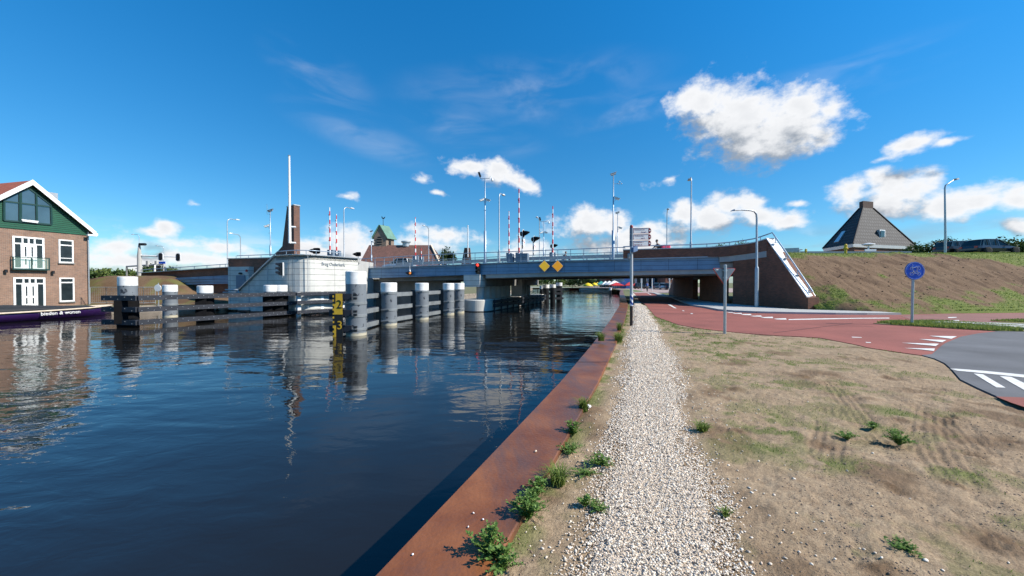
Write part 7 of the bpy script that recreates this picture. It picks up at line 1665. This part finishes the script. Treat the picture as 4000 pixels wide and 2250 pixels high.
P = Vector((k_(2528)*68, 68, .03)); person(P, 'person in a blue top cycling away beyond the bridge', 'cloth_blue', 'cloth_grey', -.25, 'cycle'); bicycle(P, 'bicycle under the rider in the blue top beyond the bridge', -.25)
P = Vector((k_(2620)*78, 78, .03)); person(P, 'person in grey walking beside the street pole beyond the bridge', 'cloth_grey', 'cloth_dark', .6)
P = at(2572, 1000, 33); P.z = ztop(3)+.02; person(P, 'helmeted person in dark clothes riding across the bridge behind the parapet', 'cloth_dark', 'cloth_dark', PI/2+.2, 'cycle', s=1.03)
o = bicycle(P, 'bicycle ridden across the bridge behind the parapet', PI/2+.2)
mb = MB(); mb.bbox((P.x+.55,P.y-.1,P.z+1.22),(.80,.42,.40),.09); mb.bar((P.x+.2,P.y-.1,P.z+1.06),(P.x+.98,P.y-.1,P.z+1.06),.46,.06); o = mb.build('pink_bag', 'pink'); tag(o, 'bright pink bag carried behind the rider on the bridge', 'bag')
P = at(2205, 1010, 41); P.z = ztop(12)-.12; person(P, 'person in dark clothes on a scooter crossing the bridge', 'cloth_dark', 'cloth_dark', -PI/2+.2, 'cycle', s=.95)
o = thing('scooter', 'black scooter crossing the bridge right of the warning lights', 'scooter', tuple(P)); 
for dx in (-.6,.62): mb = MB(); mb.lathe((P.x+dx,P.y-.06,P.z+.24), [(.12,0),(.24,.02),(.24,.10),(.12,.12)], 14, 'Y'); mb.build('wheel', 'tyre', o)
mb = MB(); mb.bbox((P.x-.25,P.y,P.z+.62),(.8,.34,.40),.08); mb.bbox((P.x+.5,P.y,P.z+.62),(.18,.38,.7),.05); mb.bbox((P.x+.15,P.y,P.z+.32),(.7,.30,.12),.03); mb.build('body', 'car_black', o); MB().tube([(P.x+.45,P.y-.25,P.z+1.02),(P.x+.5,P.y,P.z+1.0),(P.x+.45,P.y+.25,P.z+1.02)], .025, 6).build('handlebar', 'black_paint', o)

# ================================================================== TRAFFIC LIGHT GANTRY ON THE LEFT
P = at(546, 1100, 42.); P.z = .8; o = thing('traffic_light_gantry', 'pale gantry pole with two traffic lights hanging from its long arm', 'traffic light', tuple(P)); zt1 = zat(546,955,P)
MB().tube([P, (P.x,P.y,zat(546,1000,P)), (P.x,P.y,zt1)], [.26,.20,.09], 12).build('pole', 'concrete', o)
zr = zat(546,998,P); e2 = at(697,1004,42.5); MB().tube([(P.x,P.y,zr),(e2.x,e2.y,e2.z)], [.09,.05], 8).build('arm', 'white_paint', o)
mb = MB(); mb.bbox((P.x+.36,P.y,zt1+.02),(.72,.34,.26),.06); mb.build('camera', 'black_plastic', o)
for x, y in ((631,1003),(699,1005)):
    q = at(x, y, 42.2); mb = MB(); L = []
    for e_ in (-.12,-.06): L.append([(q.x+.27*max(-1,min(1,1.0*math.cos(t_))),q.y+e_,q.z+(.22*math.sin(t_)+(.24 if math.sin(t_) > 0 else -.24))) for t_ in [2*PI*(i+.5)/20 for i in range(20)]])
    mb.loft(L); hd = mb.build('traffic_light', 'white_paint', o); mb = MB(); L = []
    for e_ in (-.135,-.121): L.append([(q.x+.20*math.cos(t_),q.y+e_,q.z+(.17*math.sin(t_)+(.23 if math.sin(t_) > 0 else -.23))) for t_ in [2*PI*(i+.5)/20 for i in range(20)]])
    mb.loft(L); mb.build('face', 'black_plastic', hd)
q = at(633,1026,42.1); mb = MB(); mb.box((q.x,q.y,q.z),(.7,.06,.26)); mb.build('street_name_plate', 'blue_sign', o)
P = at(641,1085,42.5); o = thing('traffic_light', 'pole mounted traffic light with white rim beside the gantry', 'traffic light', tuple(P)); MB().tube([P, (P.x,P.y,zat(641,1030,P))], .13, 10).build('pole', 'concrete', o)
q = at(615,1050,42.2); mb = MB(); mb.bbox((q.x-.12,q.y,q.z),(.10,.5,.85),.03); mb.build('backing_board', 'white_paint', o); mb = MB(); mb.bar((q.x,q.y,q.z-.38),(q.x,q.y,q.z+.38),.28,.24)
for dz in (-.25,0,.25): mb.tube([(q.x+.1,q.y,q.z+dz),(q.x+.36,q.y,q.z+dz-.02)], [.12,.10], 10)
mb.build('housing', 'black_plastic', o); mb = MB(); mb.tube([(q.x+.2,q.y,q.z-.3),(P.x,P.y,q.z-.3)], .04, 6); mb.build('bracket', 'galv', o)
pth = thing('tubular_portal', 'pale tubular frame crossing behind the gantry pole', 'portal', tuple(at(495,1085,44)))
a, c, e3 = at(495,1082,44), at(495,1041,44), at(640,1032,44); MB().tube([(a.x,a.y,.3), tuple(c), tuple(e3)], .10, 8).build('frame', 'concrete', pth)
for x in (578,612): p1 = at(x,1030,44); mb = MB(); mb.bbox((p1.x,p1.y,p1.z),(.28,.3,.7),.03); mb.build('fixture', 'concrete', pth)

# ================================================================== BEYOND THE BRIDGE
def parasol(x, yt, ye, yb9, Y, wpx, m_, lab, rounded=False, grp='parasols on the far terrace', dy=2.4):
    T = at(x, yt, Y); E = at(x, ye, Y); Bz = -.3; w = wpx/2/F*Y; o = thing('parasol', lab, 'parasol', (T.x,T.y,Bz), grp); MB().tube([(T.x,T.y,Bz),(T.x,T.y,T.z-.05)], .05, 6).build('pole', 'white_paint', o)
    mb = MB(); n = 10 if rounded else 4; L = []
    for r_, z in ((w,E.z-.18),(w,E.z),((w*.62,lerp(E.z,T.z,.62)) if rounded else (w*.5,lerp(E.z,T.z,.5))),(.06,T.z)):
        L.append([(T.x+r_*math.cos(2*PI*(i+.5)/n)*(1 if rounded else 1.414),T.y+r_*math.sin(2*PI*(i+.5)/n)*(1 if rounded else 1.414),z) for i in range(n)])
    mb.loft(L, smooth=rounded); mb.build('canopy', m_, o)
parasol(2297,1105,1116,0,112,38,'umb_yellow','bright yellow parasol on the far terrace, nearest to the river',True)
parasol(2322,1104,1113,0,118,26,'umb_yellow','yellow parasol just behind the bright yellow one on the far terrace',True)
parasol(2334,1103,1112,0,122,24,'umb_yellow','yellow parasol hardly showing beside the green one',True)
parasol(2348,1098,1110,0,120,34,'umb_green','green pointed parasol on the far terrace')
for i, (x, w) in enumerate([(2365,34),(2380,38),(2400,60)]): parasol(x,1098-i,1111,0,116-3*i,w,'umb_white',['grey white canopy next to the green parasol','white canopy in the middle of the far terrace','widest white canopy behind the red parasol'][i])
parasol(2408,1103,1114,0,104,48,'umb_red','red pointed parasol in front of the widest white canopy')
parasol(2458,1102,1114,0,104,42,'umb_red','red parasol behind the fingerpost')
parasol(2480,1106,1114,0,100,22,'umb_red','small red parasol right of the fingerpost')
tr_ = thing('terrace_railing', 'dark railing with white posts along the far terrace', 'railing', (k_(2330)*120,120,-.4))
ra, rb = at(2270,1124,130), at(2384,1127,107); mb = MB(); mb.bar(tuple(ra), tuple(rb), .06, .10); mb.bar(tuple(ra-Vector((0,0,.9))), tuple(rb-Vector((0,0,.9))), .06, .5); mb.build('rail', 'black_paint', tr_)
mb = MB()
for i in range(34): p = ra.lerp(rb, i/33); mb.bar((p.x,p.y,p.z-1.0),(p.x,p.y,p.z),.10,.10)
mb.build('post', 'umb_white', tr_)
tjm = sheet('t', [(k_(2262)*133,133,0),(k_(2388)*108,108,0),(30,112,0),(34,140,0)], 'x', -.38, 1.0); tag(tjm.build('terrace', 'concrete_dark'), kind='structure')
for i, (x, Y, w, lab) in enumerate([(2216,150,3.4,'small white boat with awning moored near the far terrace'),(2245,142,4.2,'red brown sloop moored at the end of the far terrace')]):
    o = thing('boat', lab, 'boat', (k_(x)*Y,Y,WATER)); X0 = k_(x)*Y; mb = MB(); L = [[(X0+q*w/2,Y-b_,WATER+.55+.1*q*q),(X0+q*w/2*.9,Y-b_*.5,WATER-.1),(X0+q*w/2*.9,Y+b_*.5,WATER-.1),(X0+q*w/2,Y+b_,WATER+.55+.1*q*q)] for q, b_ in ((-1,.5),(-.6,.8),(0,.9),(.6,.7),(1,.08))]; mb.loft(L); mb.build('hull', 'white_paint' if i == 0 else 'red_dark', o)
    mb = MB(); mb.bbox((X0-.2,Y,WATER+1.45),(1.6,1.2,.12),.03); 
    for dx in (-.9,.5): mb.bar((X0+dx,Y,WATER+.4),(X0+dx,Y,WATER+1.4),.05,.05)
    mb.build('awning', 'cream', o)
# buildings
def block(x0, x1, yt, Y, depth, m_, lab, wins, name='building', wm='glass_dark', zb=-.1):
    A_, B2 = at(x0, yt, Y), at(x1, yt, Y); h = A_.z; xc = (A_.x+B2.x)/2; w = B2.x-A_.x; o = thing(name, lab, 'building', (xc,Y,zb)); MB().box((xc,Y+depth/2,(h+zb)/2),(w,depth,h-zb)).build('wall', m_, o, uv=True)
    for (u0, u1, v0, v1) in wins:
        mb = MB(); mb.box((A_.x+w*(u0+u1)/2,Y-.03,zb+(h-zb)*(v0+v1)/2),(w*(u1-u0),.08,(h-zb)*(v1-v0))); f_ = mb.build('window', 'white_paint' if wm == 'glass_dark' else 'galv', o); mb = MB(); mb.box((A_.x+w*(u0+u1)/2,Y-.08,zb+(h-zb)*(v0+v1)/2),(w*(u1-u0)*.86,.04,(h-zb)*(v1-v0)*.9)); mb.build('pane', wm, f_)
    return o
block(2362,2400,1060,138,8,'brick_dark','dark brick house with pale windows behind the white canopies',[(.1+.25*i,.25+.25*i,.62,.82) for i in range(4)])
block(2401,2436,1064,134,8,'plaster','pale pinkish house behind the red parasols',[(.15,.35,.5,.75),(.6,.8,.5,.75),(.15,.35,.1,.35)])
block(2437,2600,1072,110,12,'cabinet','low modern building with large glass front beyond the bridge',[(.02+.14*i,.13+.14*i,.10,.80) for i in range(7)], wm='glass_dark')
block(2600,2690,1062,104,9,'brick_dark','brick house with white windows seen above the parked cars',[(.12,.30,.55,.80),(.40,.58,.55,.80),(.68,.86,.55,.8)])
block(2440,2462,1084,108,.5,'container_blue','blue shop banner beside the glass building',[])
for i, (x, Y, yt) in enumerate([(2506,72,1078),(2547,74,1078),(2615,55,1085)]):
    P = Vector((k_(x)*Y, Y, .03)); o = thing('lamp_column', ['thin street pole left of the cyclist beyond the bridge','thin street pole right of the cyclist beyond the bridge','pale street pole beside the parked cars and the wing wall'][i], 'street pole', tuple(P)); MB().tube([P,(P.x,P.y,5.4)], [.09,.05], 8).build('pole', 'white_paint', o); MB().bbox((P.x,P.y,5.45),(.5,.2,.12),.03).build('lamp_head', 'galv', o)
P = Vector((k_(2434)*104,104,.0)); MBc = MB(); MBc.bbox((P.x,P.y,.95),(1.3,1.0,1.9),.05); o = MBc.build('blue_kiosk', 'container_blue'); tag(o, 'small blue kiosk under the red parasols on the far terrace', 'kiosk')
P = at(3042, 988, 45); mb = MB(); 
o = thing('bus_shelter', 'grey flat roofed shelter just right of the wing wall top', 'shelter', (P.x,45,4.0)); mb.bbox((P.x+1.0,45,zat(3042,977,P)),(2.6,1.4,.10),.02); mb.build('roof', 'cabinet', o); mb = MB()
for dx in (.0,2.0): mb.bar((P.x+dx,45,4.0),(P.x+dx,45,zat(3042,978,P)),.08,.08)
mb.build('post', 'galv', o)
